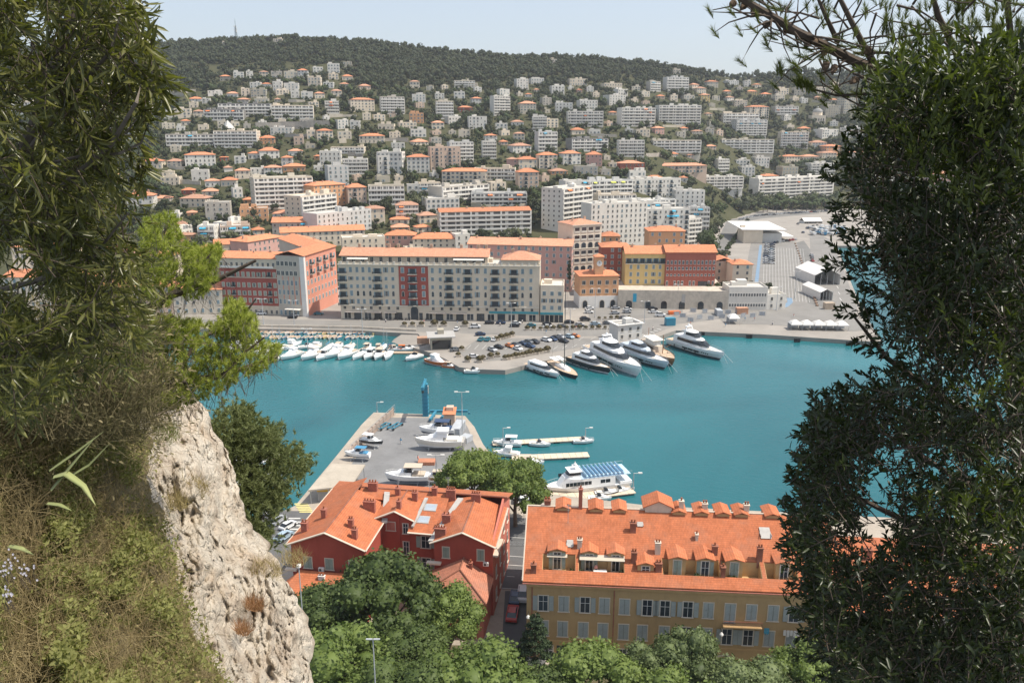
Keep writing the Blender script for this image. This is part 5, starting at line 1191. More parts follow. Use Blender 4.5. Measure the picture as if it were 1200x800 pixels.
yacht('motor_yacht', 617, 430, 655, 444, 1.5, (P_white, P_blk, P_white, P_white), 'small white open motor yacht leftmost of the large moored yachts', 1)
t, L_, Bm, H = yacht('motor_yacht', 668, 423, 716, 439, 2.0, (P_blk, P_white, P_deck, P_white), 'dark hulled motor yacht with tan foredeck between the sailing yacht and the big white one', 2, top=P_tan)
yacht('motor_yacht', 692, 413, 751, 443, 2.5, (P_white, P_white, P_white, P_white), 'large white flybridge yacht in the middle of the moored row', 3)
yacht('motor_yacht', 724, 412, 783, 434, 2.1, (P_sil, P_blk, P_white, P_sil), 'sleek silver blue motor yacht between the white yacht and the wooden trawler', 2)
yacht('motor_yacht', 786, 403, 848, 423, 2.6, (P_white, P_blk, P_white, P_white), 'white three-deck yacht moored alone at the east end of the row', 3)
t, L_ = place_axis('sailing_yacht', 645, 426, 677, 445); Bm = L_*.26; H = 1.3
ob('hull', hull(L_, Bm, H, (P_blk, P_blk, P_deck), .2, .7, .85, n=14), t); mz = topz(Vector((t.location.x, t.location.y, 0)), 327)
q = MB(); tier(q, -L_*.2, L_*.2, Bm*.5, H, H+.7, 1, .2); q.build('cabin', P_white, t)
q = MB(); q.cyl((L_*.02, 0), .16, H, mz, 8, .1)
for zf in (.3, .5, .7): q.tube([(L_*.02, -1.6*(1-zf), mz*zf), (L_*.02, 1.6*(1-zf), mz*zf)], .06, 4)
q.tube([(L_*.48,0,H),(L_*.02,0,mz*.97),(-L_*.48,0,H)], .03, 3); q.build('mast', P_blk, t)
q = MB(); q.tube([(0, 0, H+2.2), (-L_*.38, 0, H+2.1)], [.3, .2], 8); q.build('furled_sail', P_cream, t)
q = MB(); q.box(-L_*.36, -L_*.12, -Bm*.38, Bm*.38, H+2.0, H+2.1); [q.tube([(x, y, H), (x, y, H+2)], .03, 4) for x in (-L_*.35, -L_*.13) for y in (-Bm*.35, Bm*.35)]; q.build('awning', P_white, t)
tag(t, 'black hulled sailing yacht with a very tall dark mast and furled cream sail', 'sailing yacht')
t, L_ = place_axis('wooden_trawler', 752, 408, 790, 430); Bm = L_*.3; H = 2.3
ob('hull', hull(L_, Bm, H, (P_wood, P_blk, P_deck), .5, .75, .9, n=14), t)
q = MB(); tier(q, -L_*.38, L_*.1, Bm*.6, H, H+2.2, .8, .2); q.build('deckhouse', P_tan, t); q = MB(); tier(q, -L_*.25, L_*.02, Bm*.5, H+2.2, H+4, .8, .2); q.box(-L_*.3, L_*.03, -Bm*.32, Bm*.32, H+4, H+4.15); q.build('wheelhouse', P_cream, t)
q = MB(); windows_band(q, -L_*.34, L_*.02, Bm*.58, H+1, H+1.7, .02, 6); q.build('window', P_gls, t)
q = MB(); q.cyl((L_*.15, 0), .14, H, H+7, 6); q.tube([(L_*.15,0,H+2),(L_*.38,0,H+5)], .1, 5); q.cyl((-L_*.3, 0), .1, H+2, H+7, 6); q.build('mast', P_wood, t)
q = MB(); rails(q, L_, Bm, H, .1, .98, .9, .5); q.build('rail', P_wood, t)
q = MB()
for i in range(7): q.box(-L_*.4+i*L_*.09, -L_*.4+i*L_*.09+.8, (-1)**i*Bm*.3-.4, (-1)**i*Bm*.3+.4, H+.0, H+.7+.1*(i % 3))
q.build('deck_gear', P_tan, t); tag(t, 'old wooden trawler with cluttered tan deckhouse between the silver and white yachts', 'trawler')
# orange pilot boat by the ramp
t = boat(512, 427, -40, 'cruiser', 10, P_org, None, name='rescue_boat'); tag(t, 'orange and white rescue boat moored at the tip of the ramp quay', 'rescue boat')
t = boat(527, 431, -20, 'motor', 5.5, P_org, P_tan); tag(t, 'small orange inflatable just right of the rescue boat', 'boat')
t = boat(556, 437, 0, 'motor', 7, P_white); tag(t, 'small white boat alongside the pontoon below the planter-lined car park', 'boat')
q = MB(); a, b_ = W(544, 434, .4), W(587, 435, .4); q.prism([(a.x,a.y),(b_.x,b_.y),(b_.x,b_.y+1.8),(a.x,a.y+1.8)], .1, .5); tag(q.build('pontoon', P_deck), 'narrow floating pontoon beneath the curved far quay edge', 'pontoon')
# ---------------------------------------------------------------- pontoons, ferry and boats on the near side
def pontoon(px0, py0, px1, py1, w, label):
    a, b_ = W(px0, py0, .6), W(px1, py1, .6); v = (b_-a).normalized(); n = Vector((-v.y, v.x, 0))*w/2; t = thing('pontoon', ((a.x+b_.x)/2, (a.y+b_.y)/2, 0), math.atan2(v.y, v.x)); L_ = (b_-a).length
    q = MB(); k = int(L_/1.6)
    for i in range(k): q.box(-L_/2+i*L_/k, -L_/2+(i+.96)*L_/k, -w/2, w/2, .42, .6)
    q.build('deck', mat('bleached_deck', (.60,.50,.38), .85, .15, 1), t); q = MB()
    for i in range(3): q.box(-L_/2+L_*(i+.1)/3, -L_/2+L_*(i+.9)/3, -w*.42, w*.42, -.3, .42)
    q.build('float', M_grey, t); tag(t, label, 'pontoon', 'pontoons beside the boatyard')
pontoon(577, 519, 688, 513, 2.6, 'upper floating pontoon with three white boats moored to it'); pontoon(600, 536, 690, 532, 3, 'second floating pontoon just above the ferry'); pontoon(640, 583, 740, 571, 5.5, 'wide pale pontoon below the ferry')
for x, y, a, k, L_, c, cv, lb in ((594,522,175,'motor',7.5,P_white,P_white,'white covered motorboat at the inner end of the upper pontoon'),(593,534,170,'cruiser',7,P_white,None,'white cabin cruiser at the inner end of the second pontoon'),(633,522.5,-10,'motor',5.5,P_white,None,'small white boat moored mid-way along the upper pontoon'),
     (684,519,5,'motor',5.5,P_white,None,'small white boat at the outer tip of the upper pontoon'),(621,545,0,'motor',7,P_white,P_tan,'white boat partly behind the plane tree and the ferry bow'),(711,580,5,'motor',5.5,P_blk,None,'black inflatable style boat moored below the wide pontoon'),(703,586,0,'motor',5.2,P_white,None,'white open boat beside the black one below the ferry'),(727,577,15,'motor',5,P_sil,None,'silver tender at the outer corner of the wide pontoon')):
    tag(boat(x, y, a, k, L_, c, cv), lb, 'boat')
t, L_ = place_axis('ferry', 735, 566, 636, 578); Bm = 6.2; H = 1.5
ob('hull', hull(L_, Bm, H, (P_white, P_blk, P_white), .35, .92, .9, n=16), t)
q = MB(); tier(q, -L_*.30, L_*.34, Bm*.92, H, H+2.2, 1.6, .1, .97); q.build('saloon', P_white, t)
q = MB(); windows_band(q, -L_*.02, L_*.28, Bm*.90, H+.75, H+1.6, .04, 7); windows_band(q, -L_*.24, -L_*.12, Bm*.90, H+.75, H+1.6, .04, 2); q.build('window', P_gls, t)
q = MB(); q.box(-L_*.48, L_*.1, -Bm*.45, Bm*.45, H+2.2, H+2.28); q.build('upper_deck', mat('pale_blue_deck', (.42,.55,.66), .7, .1, 1), t)
seat = MB(); seat.box(-.25,.25,-.9,.9,.35,.45); seat.box(-.25,-.17,-.9,.9,.45,.95); seat.box(-.05,.05,-.8,-.7,0,.35); seat.box(-.05,.05,.7,.8,0,.35); sm = seat.mesh('bench', [mat('blue_seat', (.40,.60,.75), .6)])
for i in range(10):
    for y in (-1.7, .1+0, 1.9): ob('bench', sm, t, (-L_*.40+i*L_*.048, y-.1, H+2.28), math.pi)
q = MB(); tier(q, L_*.08, L_*.24, Bm*.5, H+2.2, H+3.5, .8, .2, .9); q.build('wheelhouse', P_white, t); q = MB(); tier(q, L_*.085, L_*.237, Bm*.51, H+2.75, H+3.25, .5, .1, .95); q.build('wheelhouse_glass', P_gls, t)
q = MB(); q.box(L_*.07, L_*.22, -Bm*.27, Bm*.27, H+3.5, H+3.62); q.cyl((L_*.13, 0), .12, H+3.6, H+5.4, 6); q.box(L_*.1, L_*.16, -.7, .7, H+4.4, H+4.5); q.cyl((L_*.13,0), .35, H+4.7, H+4.95, 8); q.build('mast', P_white, t)
q = MB(); rails(q, L_*.98, Bm*.98, H+2.2, .0, .5, .8, 0.0); rails(q, L_, Bm, H, .8, .985, .8, .35); q.build('rail', M_steel, t)
q = MB(); q.box(-L_*.5, -L_*.36, -Bm*.44, Bm*.44, H*.95, H*1.3); q.box(L_*.02, L_*.06, -Bm*.47, -Bm*.44, H*.6, H+3.0); q.build('stern_platform', P_white, t)
tag(t, 'white two-deck passenger ferry with blue benches moored right of the plane trees', 'ferry')
# ---------------------------------------------------------------- boatyard
def on_cradle(px, py, ang, kind, L_, c, cov, label, name=None):
    p = W(px, py, QZ); t = thing(name or ('cabin_cruiser' if kind == 'cruiser' else 'motorboat'), (p.x, p.y, QZ+1.1), math.radians(ang))
    for nm, me in small_boat(kind, L_, c, cov): ob(nm, me, t)
    tag(t, label, 'boat', 'boats laid up on land'); k = thing('boat_cradle', (p.x, p.y, QZ+.03), math.radians(ang)); q = MB()
    for x in (-L_*.25, L_*.2):
        q.box(x-.1, x+.1, -1.3, 1.3, 0, .15)
        for s in (-1, 1): q.tube([(x, s*1.2, .1), (x, s*.9, 1.25)], .06, 4)
    q.build('frame', M_steel, k); q = MB(); q.box(-L_*.28, L_*.25, -.1, .1, .152, .3); q.build('beam', M_steel, k); tag(k, 'steel cradle under the '+' '.join(label.split()[:8]), 'boat cradle', 'cradles under the laid-up boats')
on_cradle(436, 524, -20, 'motor', 6.5, P_blk, P_white, 'dark hulled white-decked motorboat on land by the boatyard wall')
on_cradle(419, 539, 170, 'motor', 6.5, P_white, P_blue, 'white motorboat with blue canopy laid up by the boatyard wall')
on_cradle(512, 511, 175, 'motor', 9.5, P_white, P_navy, 'white sports boat with dark cover laid up beside the yard hut')
on_cradle(514, 526, 178, 'cruiser', 12, P_cream, None, 'big cream cabin cruiser laid up near the plane tree')
on_cradle(477, 567, 178, 'motor', 10, P_white, P_tan, 'long white speedboat laid up right behind the red building')
on_cradle(509, 567, 175, 'motor', 6, P_wood, P_tan, 'small wooden boat laid up behind the red building')
for x, y, lb in ((449, 501, 'left of the two blue boat trailers in the yard'), (463, 501, 'right of the two blue boat trailers in the yard')):
    p = W(x, y); t = thing('boat_trailer', p, 1.1); q = MB(); q.box(-2.5,2.5,-.8,-.6,.5,.75); q.box(-2.5,2.5,.6,.8,.5,.75)
    for xx in (-2.2, 0, 2.2): q.box(xx-.1, xx+.1, -.6, .6, .55, .7)
    q.tube([(-2.2,-.7,.7),(-2.2,-.7,1.6)], .1, 5); q.tube([(-2.2,.7,.7),(-2.2,.7,1.6)], .1, 5); q.build('frame', M_yblue, t)
    for xx in (-2.1, 2.1):
        for s in (-.95, .95): ob('wheel', CW, t, (xx, s, .35), 0, 1.1)
    tag(t, lb, 'boat trailer', 'blue boat trailers')
p = W(499, 487); t = thing('crane', p); z = topz(p, 443)-QZ
q = MB(); q.box(-.75,.75,-.75,.75,0,z*.86)
for i in range(9): q.box(-.85,.85,-.85,.85,z*.86*i/9,z*.86*i/9+.18)
q.build('column', M_yblue, t); q = MB(); q.box(-.35,.35,-6.2,1.6,z*.86,z*.94); q.tube([(0,1.2,z*.94),(0,0,z*.995),(0,-5.8,z*.94)], .12, 5); q.cyl((0,0), .14, z*.9, z, 6); q.build('jib', M_yblue, t)
q = MB(); q.box(-.3,.3,-5.8,-5.2,z*.78,z*.86); q.tube([(0,-5.5,z*.78),(0,-5.5,z*.5)], .04, 4); q.build('hoist', M_dark, t); q = MB(); q.box(.75,.95,-.5,.5,z*.6,z*.8); q.build('motor_box', M_grey, t); tag(t, 'tall blue column crane at the outer edge of the boatyard pier', 'crane')
for i, (x0, y0, x1, y1) in enumerate(((504,495,511,485),(516,495,523,485))):
    a, b_ = W(x0,y0), W(x1,y1); q = MB(); q.box(-.3,.3,-(b_-a).length/2,(b_-a).length/2,.5,1.1); q.box(-.25,.25,-1.5,-1.1,0,.5); q.box(-.25,.25,1.1,1.5,0,.5); o = q.build('lifting_beam', M_yblue); m = (a+b_)/2; o.location = m; o.rotation_euler.z = math.atan2(b_.y-a.y, b_.x-a.x)-math.pi/2; tag(o, ('left' if i == 0 else 'right')+' blue steel lifting beam beside the boatyard crane', 'steel beam', 'blue lifting beams')
a, b_ = W(504,485.5), W(548,484.5); q = MB(); q.box(-(b_-a).length/2, (b_-a).length/2, -.3, .3, .6, 1.2); q.box(-6,-5.5,-.2,.2,0,.6); q.box(5.5,6,-.2,.2,0,.6); o = q.build('lifting_beam', M_yblue); o.location = (a+b_)/2; tag(o, 'long blue gantry beam lying along the outer pier edge', 'steel beam')
t, w, d, h = city('shed', 520, 499, 533, 499, 488, 4, 'k', 'v', 'flat', 'small shed with orange roof at the pier corner', 'shed', faces='', seed=80); 
ob('door', unit('plain'), t, (0, 0, .1), 0, (1.2, 1, 2)); q = MB(); q.slope([(-w/2-.3,-.4,h+.75),(w/2+.3,-.4,h+.75),(w/2+.3,d+.3,h+1.3),(-w/2-.3,d+.3,h+1.3)]); q.build('roof', M_terra2, t)
M_cont = mat('container_grey', (.42,.44,.46), .6, .12, 1, stain=.3)
def container(px, py, ang, L_, m_, label, name='container', H=2.5, z=QZ, Wd=2.4):
    p = W(px, py, z); t = thing(name, p, math.radians(ang)); q = MB(); q.box(-L_/2, L_/2, -Wd/2, Wd/2, .05, H)
    n = int(L_/.6)
    for i in range(n): q.box(-L_/2+.2+i*.6, -L_/2+.45+i*.6, -Wd/2-.05, Wd/2+.05, .15, H-.1)
    q.build('body', m_, t); q = MB(); q.box(L_/2+.0, L_/2+.05, -Wd*.42, -.05, .15, H-.1); q.box(L_/2, L_/2+.05, .05, Wd*.42, .15, H-.1); q.build('door', m_, t); tag(t, label, name.replace('_', ' ')); return t
container(537, 507, 80, 7, M_cont, 'grey ribbed container beside the lamp mast on the pier'); container(546, 517, 60, 3, M_cont, 'small grey tank box at the right pier edge', 'storage_box', 1.6); container(539, 524, 85, 4, M_grey, 'grey equipment hut behind the cabin cruiser', 'equipment_hut', 2.2)
container(500, 543, 0, 4, mat('rust_frame', (.45,.20,.12), .8), 'low rust-coloured skip in front of the cream cruiser', 'skip', .9)
# yard wall and wooden fence along the left side, and the canopy
a, b_ = W(461, 486), W(409, 535); t = thing('yard_wall', (a+b_)/2, math.atan2(b_.y-a.y, b_.x-a.x)); L_ = (b_-a).length; q = MB(); q.box(-L_/2, L_/2, -.15, .15, 0, 2.0)
for i in range(12): q.box(-L_/2+i*L_/12, -L_/2+i*L_/12+.3, -.25, .25, 0, 2.25)
q.build('wall', mat('rosy_wall', (.48,.36,.28), .9, .15, .5, stain=.4), t); q = MB(); n = 40
for i in range(n): q.box(-L_/2+i*L_/n-.03, -L_/2+i*L_/n+.03, .5, .56, .0, 3.2)
q.box(-L_/2, L_/2, .5, .54, 3.1, 3.2); q.box(-L_/2, L_/2, .5, .54, 1.6, 1.65); q.build('fence', M_steel, t); tag(t, 'rosy wall with steel fence along the left edge of the boatyard', 'wall')
z = 5.2; pr = [W(361, 574, z), W(389, 543, z), W(428, 544, z), W(412, 568.5, z)]; t = thing('canopy', (pr[0]+pr[2])/2*1); t.location.z = QZ; o_ = t.location
lp = [(p.x-o_.x, p.y-o_.y) for p in pr]; q = MB(); q.prism(lp, z-QZ-.35, z-QZ); q.build('roof', mat('canopy_roof', (.42,.37,.30), .85, .1, .3, stain=.25), t); q = MB()
for k in range(4):
    a, b_ = Vector(lp[k]), Vector(lp[(k+1)%4]); n = max(2, int((b_-a).length/5))
    for i in range(n):
        c = a.lerp(b_, (i+.1)/n); q.cyl((c.x*.97, c.y*.97), .12, 0, z-QZ-.35, 6)
q.build('post', M_steel, t); q = MB(); cc = (Vector(lp[0])+Vector(lp[3]))/2; q.box(cc.x-3, cc.x+2.5, cc.y+.8, cc.y+3.5, 0, 2.9); q.build('kiosk', M_grey, t); q = MB(); q.box(cc.x-3.05, cc.x+2.55, cc.y+.7, cc.y+.79, 2.3, 3.0); q.build('kiosk_sign', mat('yellow_sign', (.65,.40,.06), .6), t)
tag(t, 'wide flat-roofed canopy with steel posts behind the red building', 'canopy')
# ---------------------------------------------------------------- lamps
def lamp(px, pyb, pyt, label, z=QZ, heads=2, name='street_lamp', group='lamp masts'):
    p = W(px, pyb, z); t = thing(name, p); h = topz(p, pyt)-z; q = MB(); q.cyl((0,0), .16, 0, h, 7, .08); q.cyl((0,0), .3, 0, .5, 8); q.build('pole', M_lampm, t); q = MB()
    for s in ((-1, 1) if heads == 2 else (1,)): q.box(min(0, s*1.3), max(0, s*1.3), -.05, .05, h-.12, h-.02); q.box(min(s*1.0, s*1.9), max(s*1.0, s*1.9), -.22, .22, h-.1, h+.12)
    q.build('lamp_head', M_white, t); tag(t, label, 'street lamp', group)
for a in ((542,515,459,'tall twin-headed lamp mast at the right side of the pier'),(512,580,533,'lamp mast in front of the cream cabin cruiser'),(599,392,355,'twin lamp mast in the middle of the far car park'),(755,378,353,'lamp mast beside the white-roofed kiosk'),(720.6,358,327,'lamp mast right of the clock tower building'),(793.6,361,333,'dark mast before the arcade wall, below the cypress'),(827,362,343,'lamp mast before the right part of the arcade wall'),(909.6,364,336,'lamp mast at the end wing of the harbour office'),
    (361,412,385,'lamp mast at the jetty left end'),(425,391,362,'lamp mast on the quay road below the cream building'),(931,350,318,'lamp mast in the big ferry car park'),(309,380,350,'lamp mast on the quay road before the red building'),(668,388,362,'lamp mast on the planter line by the car park'),(345,382,352,'slim lamp mast on the quay road before the corner building'),(697,372,338,'slim lamp mast in the small car park')): lamp(*a)
for x, y, yt, lb in ((442,483,471,'slim signal post at the outer pier corner'),(589.5,523,501,'thin lamp post at the inner end of the upper pontoon'),(686,514,501,'white navigation post at the tip of the upper pontoon'),(742,573,554,'thin post at the outer end of the wide pontoon'),(712,562,545,'thin mast post behind the ferry stern')): lamp(x, y, yt, lb, .5, 1, 'marker_post', 'thin posts on the pontoons')
# ---------------------------------------------------------------- kiosks, tents, huts, planters
t, w, d, h = city('kiosk', 724, 400, 752, 397, 384, 7, 's', 'w', 'flat', 'grey kiosk building with a white framed open roof by the yachts', 'kiosk', faces='F', seed=81); q = MB()
for a in ((-w/2-.6,w/2+.6,-.6,.2),(-w/2-.6,w/2+.6,d-.2,d+.6),(-w/2-.6,-w/2+.2,.2,d-.2),(w/2-.2,w/2+.6,.2,d-.2)): q.box(*a, h+.75, h+1.1)
q.build('roof_frame', M_white, t)
container(785, 381, 10, 4, M_yblue, 'blue grey cabin at the east quay corner', 'cabin', 3.2); container(496, 402, 5, 4.5, mat('brick_hut', (.42,.26,.18), .9), 'small brick hut beside the slipway', 'hut', 2.4, Wd=3)
t, w, d, h = city('stone_pavilion', 505, 410, 530, 409, 398, 7, 'm', 'v', 'flat', 'low stone pavilion with flat overhanging roof on the ramp quay', 'pavilion', faces='', seed=82); q = MB(); q.box(-w/2-1.2, w/2+1.2, -1.2, d+1, h+.75, h+1.1); q.build('roof_slab', M_grey, t); q = MB(); q.box(-w/2+.5, w/2-.5, -.03, -.01, .2, h-.3); q.build('opening', P_gls, t)
def tent(px, py, wpx, hh, label, group='white pagoda tents on the quay', name='tent'):
    a, b_ = W(px-wpx/2, py), W(px+wpx/2, py); w = (b_-a).length; p = (a+b_)/2; t = thing(name, p); q = MB(); e = hh*.6
    st = [(1, e), (.72, e+.18*hh), (.35, e+.32*hh), (.06, hh)]; prev = None
    for k, z in st:
        ring = [(-w/2*k, -w/2*k, z), (w/2*k, -w/2*k, z), (w/2*k, w/2*k, z), (-w/2*k, w/2*k, z)]
        if prev: q.add(prev+ring, [(i, (i+1)%4, (i+1)%4+4, i+4) for i in range(4)])
        prev = ring
    q.box(-w/2, w/2, -w/2-.02, -w/2+.02, e-.4, e); q.box(-w/2, w/2, w/2-.02, w/2+.02, e-.4, e); q.build('roof', M_white, t); q = MB()
    for sx in (-1, 1):
        for sy in (-1, 1): q.cyl((sx*(w/2-.1), sy*(w/2-.1)), .06, 0, e, 5)
    q.build('leg', M_steel, t); q = MB(); q.box(-w/2+.1, w/2-.1, w/2-.15, w/2-.1, 0, e-.4); q.build('side_panel', M_cont if group.startswith('white') else M_white, t); reg(t, label, '', 'tent', group)
for i, x in enumerate((931, 944.5, 958.5, 972, 985.5)): tent(x, 385.5+i*.25, 13, 4.0, 'white pagoda tent in the row near the quay edge')
tent(859, 378.5, 13, 4.2, 'single white pagoda tent near the quay edge before the harbour office')
def marquee(px, py, wpx, dp, h, label):
    a, b_ = W(px-wpx/2, py), W(px+wpx/2, py); w = (b_-a).length; t = thing('marquee', (a+b_)/2); t.rotation_euler.z = .08; q = MB(); hip(q, -w/2, w/2, 0, dp, h*.55, .5, .1, True); o = q.build('roof', M_white, t)
    q = MB(); q.box(-w/2, -w/2+.1, 0, dp, 0, h*.55); q.box(w/2-.1, w/2, 0, dp, 0, h*.55); q.box(-w/2+.1, w/2-.1, dp-.1, dp, 0, h*.55); q.build('side_panel', M_white, t); q = MB()
    for i in range(5): q.cyl((-w/2+w*i/4, .1), .12, 0, h*.6, 6)
    q.build('post', M_steel, t); tag(t, label, 'marquee', 'white marquees')
marquee(969, 334, 31, 24, 9.5, 'large white marquee with open gable end on the eastern quay'); marquee(968, 352, 15, 20, 7, 'smaller white marquee in front of the large one'); marquee(953, 262, 22, 10, 3.4, 'long low white canopy in the far corner of the ferry area')
L_pl = leafmat('planter_shrub_leaves', (.06,.055,.025), (.14,.11,.05), .8, .1)
gg = np.random.default_rng(3); PLB = quadmesh('shrub', [cloud(gg, [[0,0,.9],[.3,.1,.8],[-.3,0,.85]], [.6,.5,.5], 160, .2), cores([[0,0,.9]], [.6], .9)], L_pl); q = MB(); q.box(-.7,.7,-.45,.45,0,.55); q.box(-.76,.76,-.51,.51,.5,.6); PLX = q.mesh('box', [M_stone])
def planter(x, y, tail, k=1.4):
    t = thing('planter', W(x, y), rnd.uniform(-.3,.3)); ob('box', PLX, t, scl=k); ob('shrub', PLB, t, scl=k*rnd.uniform(.8,1.25)); reg(t, 'planter with brown shrub', tail, 'planter', 'planters on the quay')
for x in (474, 483.5, 494, 509, 520, 545): planter(x, 382.5, 'along the quay road, left of the car park', 1.7)
for i in range(13): planter(592+i*4.1, 421.5-i*.75, 'along the outer car park edge')
for i in range(14): planter(618+i*7.6, 387-i*.12, 'between the road and the car park', 1.2)
for i in range(6): planter(702+i*7, 374.5-i*.2, 'at the foot of the small upper car park', 1.1)
for i in range(7): planter(600-i*3.2, 394+i*2.2*.4, 'in the cluster beside the teal cars', 1.3)
for x, y in ((583,418),(575,420),(566,421.5),(541,411),(537,418),(548,424),(562,424.5)): planter(x, y, 'round the inner tip of the peninsula')
# traffic barriers, stacked fences and boxes on the east quay
for i, (x, y) in enumerate(((812,366),(826,367),(841,367),(853,368),(820,374),(833,375),(846,373),(871,372),(882,372),(800,372),(809,377),(793,370),(865,368),(893,370))):
    p = W(x, y); q = MB()
    for k in range(6): q.box(-1.5+k*.6-.03, -1.5+k*.6+.03, -.03, .03, 0, 2.0)
    q.box(-1.6,1.6,-.04,.04,1.9,2.0); q.box(-1.6,1.6,-.04,.04,.2,.3); q.box(-1.2,1.2,.05,.12,.3,1.8); o = q.build('fence_panel', M_cont); o.location = p; o.rotation_euler.z = (i*37 % 10)/10-.4; reg(o, 'grey steel fence panel', 'on the east quay before the arcade', 'fence panel', 'fence panels on the east quay')
container(869, 367.5, 5, 5, mat('terracotta_cabin', (.50,.27,.17), .9), 'terracotta coloured site cabin before the harbour office', 'site_cabin', 2.8); container(842, 369, 90, 5, M_cont, 'grey delivery container before the arcade wall', 'container'); container(790, 368, 8, 5, P_org, 'orange low store box on the east quay', 'store_box', 1.4)
container(971, 362, 5, 4.5, mat('tan_cabin', (.45,.36,.27), .9), 'tan cabin at the end of the small marquee', 'cabin', 3); container(884, 351, 0, 12, mat('green_hedge_box', (.10,.13,.05), .95), 'long low planter hedge above the harbour office', 'hedge', 1.3)
q = MB()
for i in range(26): q.M = Matrix.Translation(W(932+i*.75*1.35, 286+i*2.9)); q.box(-.4,.4,-.9,.9,0,.8)
q.M = None; o = q.build('barrier_line', mat('rusty_barrier', (.30,.20,.14), .9)); tag(o, 'long line of rusty barriers dividing the car park from the road', 'barrier')
for x, y, lb in ((943,313,'upper orange traffic sign on the port road'),(943.5,318,'lower orange traffic sign on the port road')): container(x, y, 0, 3, P_org, lb, 'traffic_sign', 2, Wd=.3)
# quay fenders (dark blocks on the east quay wall)
for x, y in ((825,391),(878,394.5),(934,399),(995,403)):
    p = W(x, y, .6); q = MB(); q.box(-1.1,1.1,-.5,.3,-.9,.95)
    for k in range(3): q.box(-1+k*.75,-.6+k*.75,-.6,-.5,-.8,.9)
    o = q.build('quay_fender', M_tyre); o.location = p; reg(o, 'black rubber fender', 'on the east quay wall', 'fender', 'fenders on the east quay')
# scooters in front of the cream building
q = MB(); q.tube([(-.6,0,.3),(-.2,0,.55),(.2,0,.3),(.55,0,.35),(.4,0,1.0)], [.14,.2,.12,.08,.05], 6); q.box(-.7,0,-.13,.13,.6,.78); q.box(.3,.38,-.3,.3,.98,1.04); sb = q.mesh('body', [P_blk]); wq = MB(); wq.M = Matrix.Rotation(math.pi/2, 4, 'X'); wq.cyl((0,0), .26, -.06, .06, 10); sw = wq.mesh('wheel', [M_tyre])
for i in range(16):
    t = thing('scooter', W(425+i*4.6+(i//6)*5, 374.8), 1.4+rnd.uniform(-.2,.2)); ob('body', sb, t, (0,0,.06)); ob('wheel', sw, t, (-.6,0,.28)); ob('wheel', sw, t, (.6,0,.28)); reg(t, 'black scooter', 'parked before the cream quay building', 'scooter', 'scooters parked on the quay')

r = random.Random(8)
for i in range(16):
    x = 952+(i%8)*5.2; y = 268+(i//8)*5.5+r.uniform(-1,1); t = boat(x, y, r.uniform(60,120), r.choice(('motor','cruiser')), 9, r.choice((P_white,P_white,P_blue)), r.choice((None,P_blue)), QZ+.9); reg(t, 'boat stored on land', 'in the far yard beyond the ferry car park', 'boat', 'boats stored in the far yard')
# ---------------------------------------------------------------- the red house below the rock
M_red = mat('red_render', (.36,.075,.05), .88, .10, .4, stain=.25); M_redl = mat('sunlit_red_render', (.52,.17,.12), .88, .12, .4, stain=.3)  # second one: red render with the side wall's sunlight put into its colour
M_tr = roofmat('near_tiles', (.47,.150,.066), .38, weather=.6); M_tr2 = roofmat('old_tiles', (.46,.19,.12), .34, weather=.7); M_fl = mat('lead_flashing', (.40,.38,.35), .7, .15, .8, stain=.3); M_trim = mat('cream_trim', (.60,.52,.42), .85, .1, .6, stain=.2)
M_och = mat('ochre_render', (.45,.30,.145), .9, .10, .3, stain=.3, bump=.1, bscale=5); M_ochd = mat('ochre_cornice', (.50,.33,.16), .9, .1, .5, stain=.2); M_pale = mat('pale_render', (.55,.50,.44), .9, .08, .3, stain=.25)
def near_win(parent, x, y, z, w, h, kind, rz=0, sh=M_shutg, fr=M_trim, name='window'):
    "frame with panes, shutters and slats as sub-parts"
    q = MB()
    for a in ((-w/2-.12,-w/2,-.08,0,-.05,h+.12),(w/2,w/2+.12,-.08,0,-.05,h+.12),(-w/2,w/2,-.08,0,h,h+.12),(-w/2-.2,w/2+.2,-.2,0,-.14,-.05)): q.box(*a)
    f = q.build(name, fr, parent); f.location = (x, y, z); f.rotation_euler.z = rz
    q = MB(); q.box(-w/2, w/2, -.02, .0, -.05, h); q.build('pane', G_glass, f)
    if kind in ('open', 'plain'):
        q = MB(); q.box(-.03,.03,-.06,-.02,-.03,h); q.box(-w/2,-w/2+.06,-.06,-.02,-.03,h); q.box(w/2-.06,w/2,-.06,-.02,-.03,h); q.box(-w/2+.06,-.03,-.05,-.02,h*.6,h*.6+.05); q.box(.03,w/2-.06,-.05,-.02,h*.6,h*.6+.05); q.build('sash', M_white, f)
    if kind in ('closed', 'open'):
        for s in (-1, 1):
            q = MB(); x0 = (-w/2 if s < 0 else .01) if kind == 'closed' else (-w-.13 if s < 0 else w/2+.13); x1 = x0+w/2-.01; x0 += .01
            ya, yb = (-.10, -.03) if kind == 'closed' else (-.14, -.085)
            q.box(x0, x0+.07, ya, yb, 0, h); q.box(x1-.07, x1, ya, yb, 0, h); q.box(x0+.07, x1-.07, ya, yb, 0, .1); q.box(x0+.07, x1-.07, ya, yb, h-.08, h); q.box(x0+.07, x1-.07, ya, yb, h*.48, h*.48+.08); q.box(x0+.07, x1-.07, yb-.012, yb, .1, h-.08)
            n = int(h/.13)
            for i in range(n):
                zz = .12+i*(h-.25)/n; q.add([(x0+.07,ya,zz),(x1-.07,ya,zz),(x1-.07,yb-.02,zz+.07),(x0+.07,yb-.02,zz+.07)], [(0,1,2,3)])
            q.build('shutter', sh, f)
    return f
M_brick = mat('chimney_brick', (.34,.13,.09), .9, .25, 3, stain=.3)
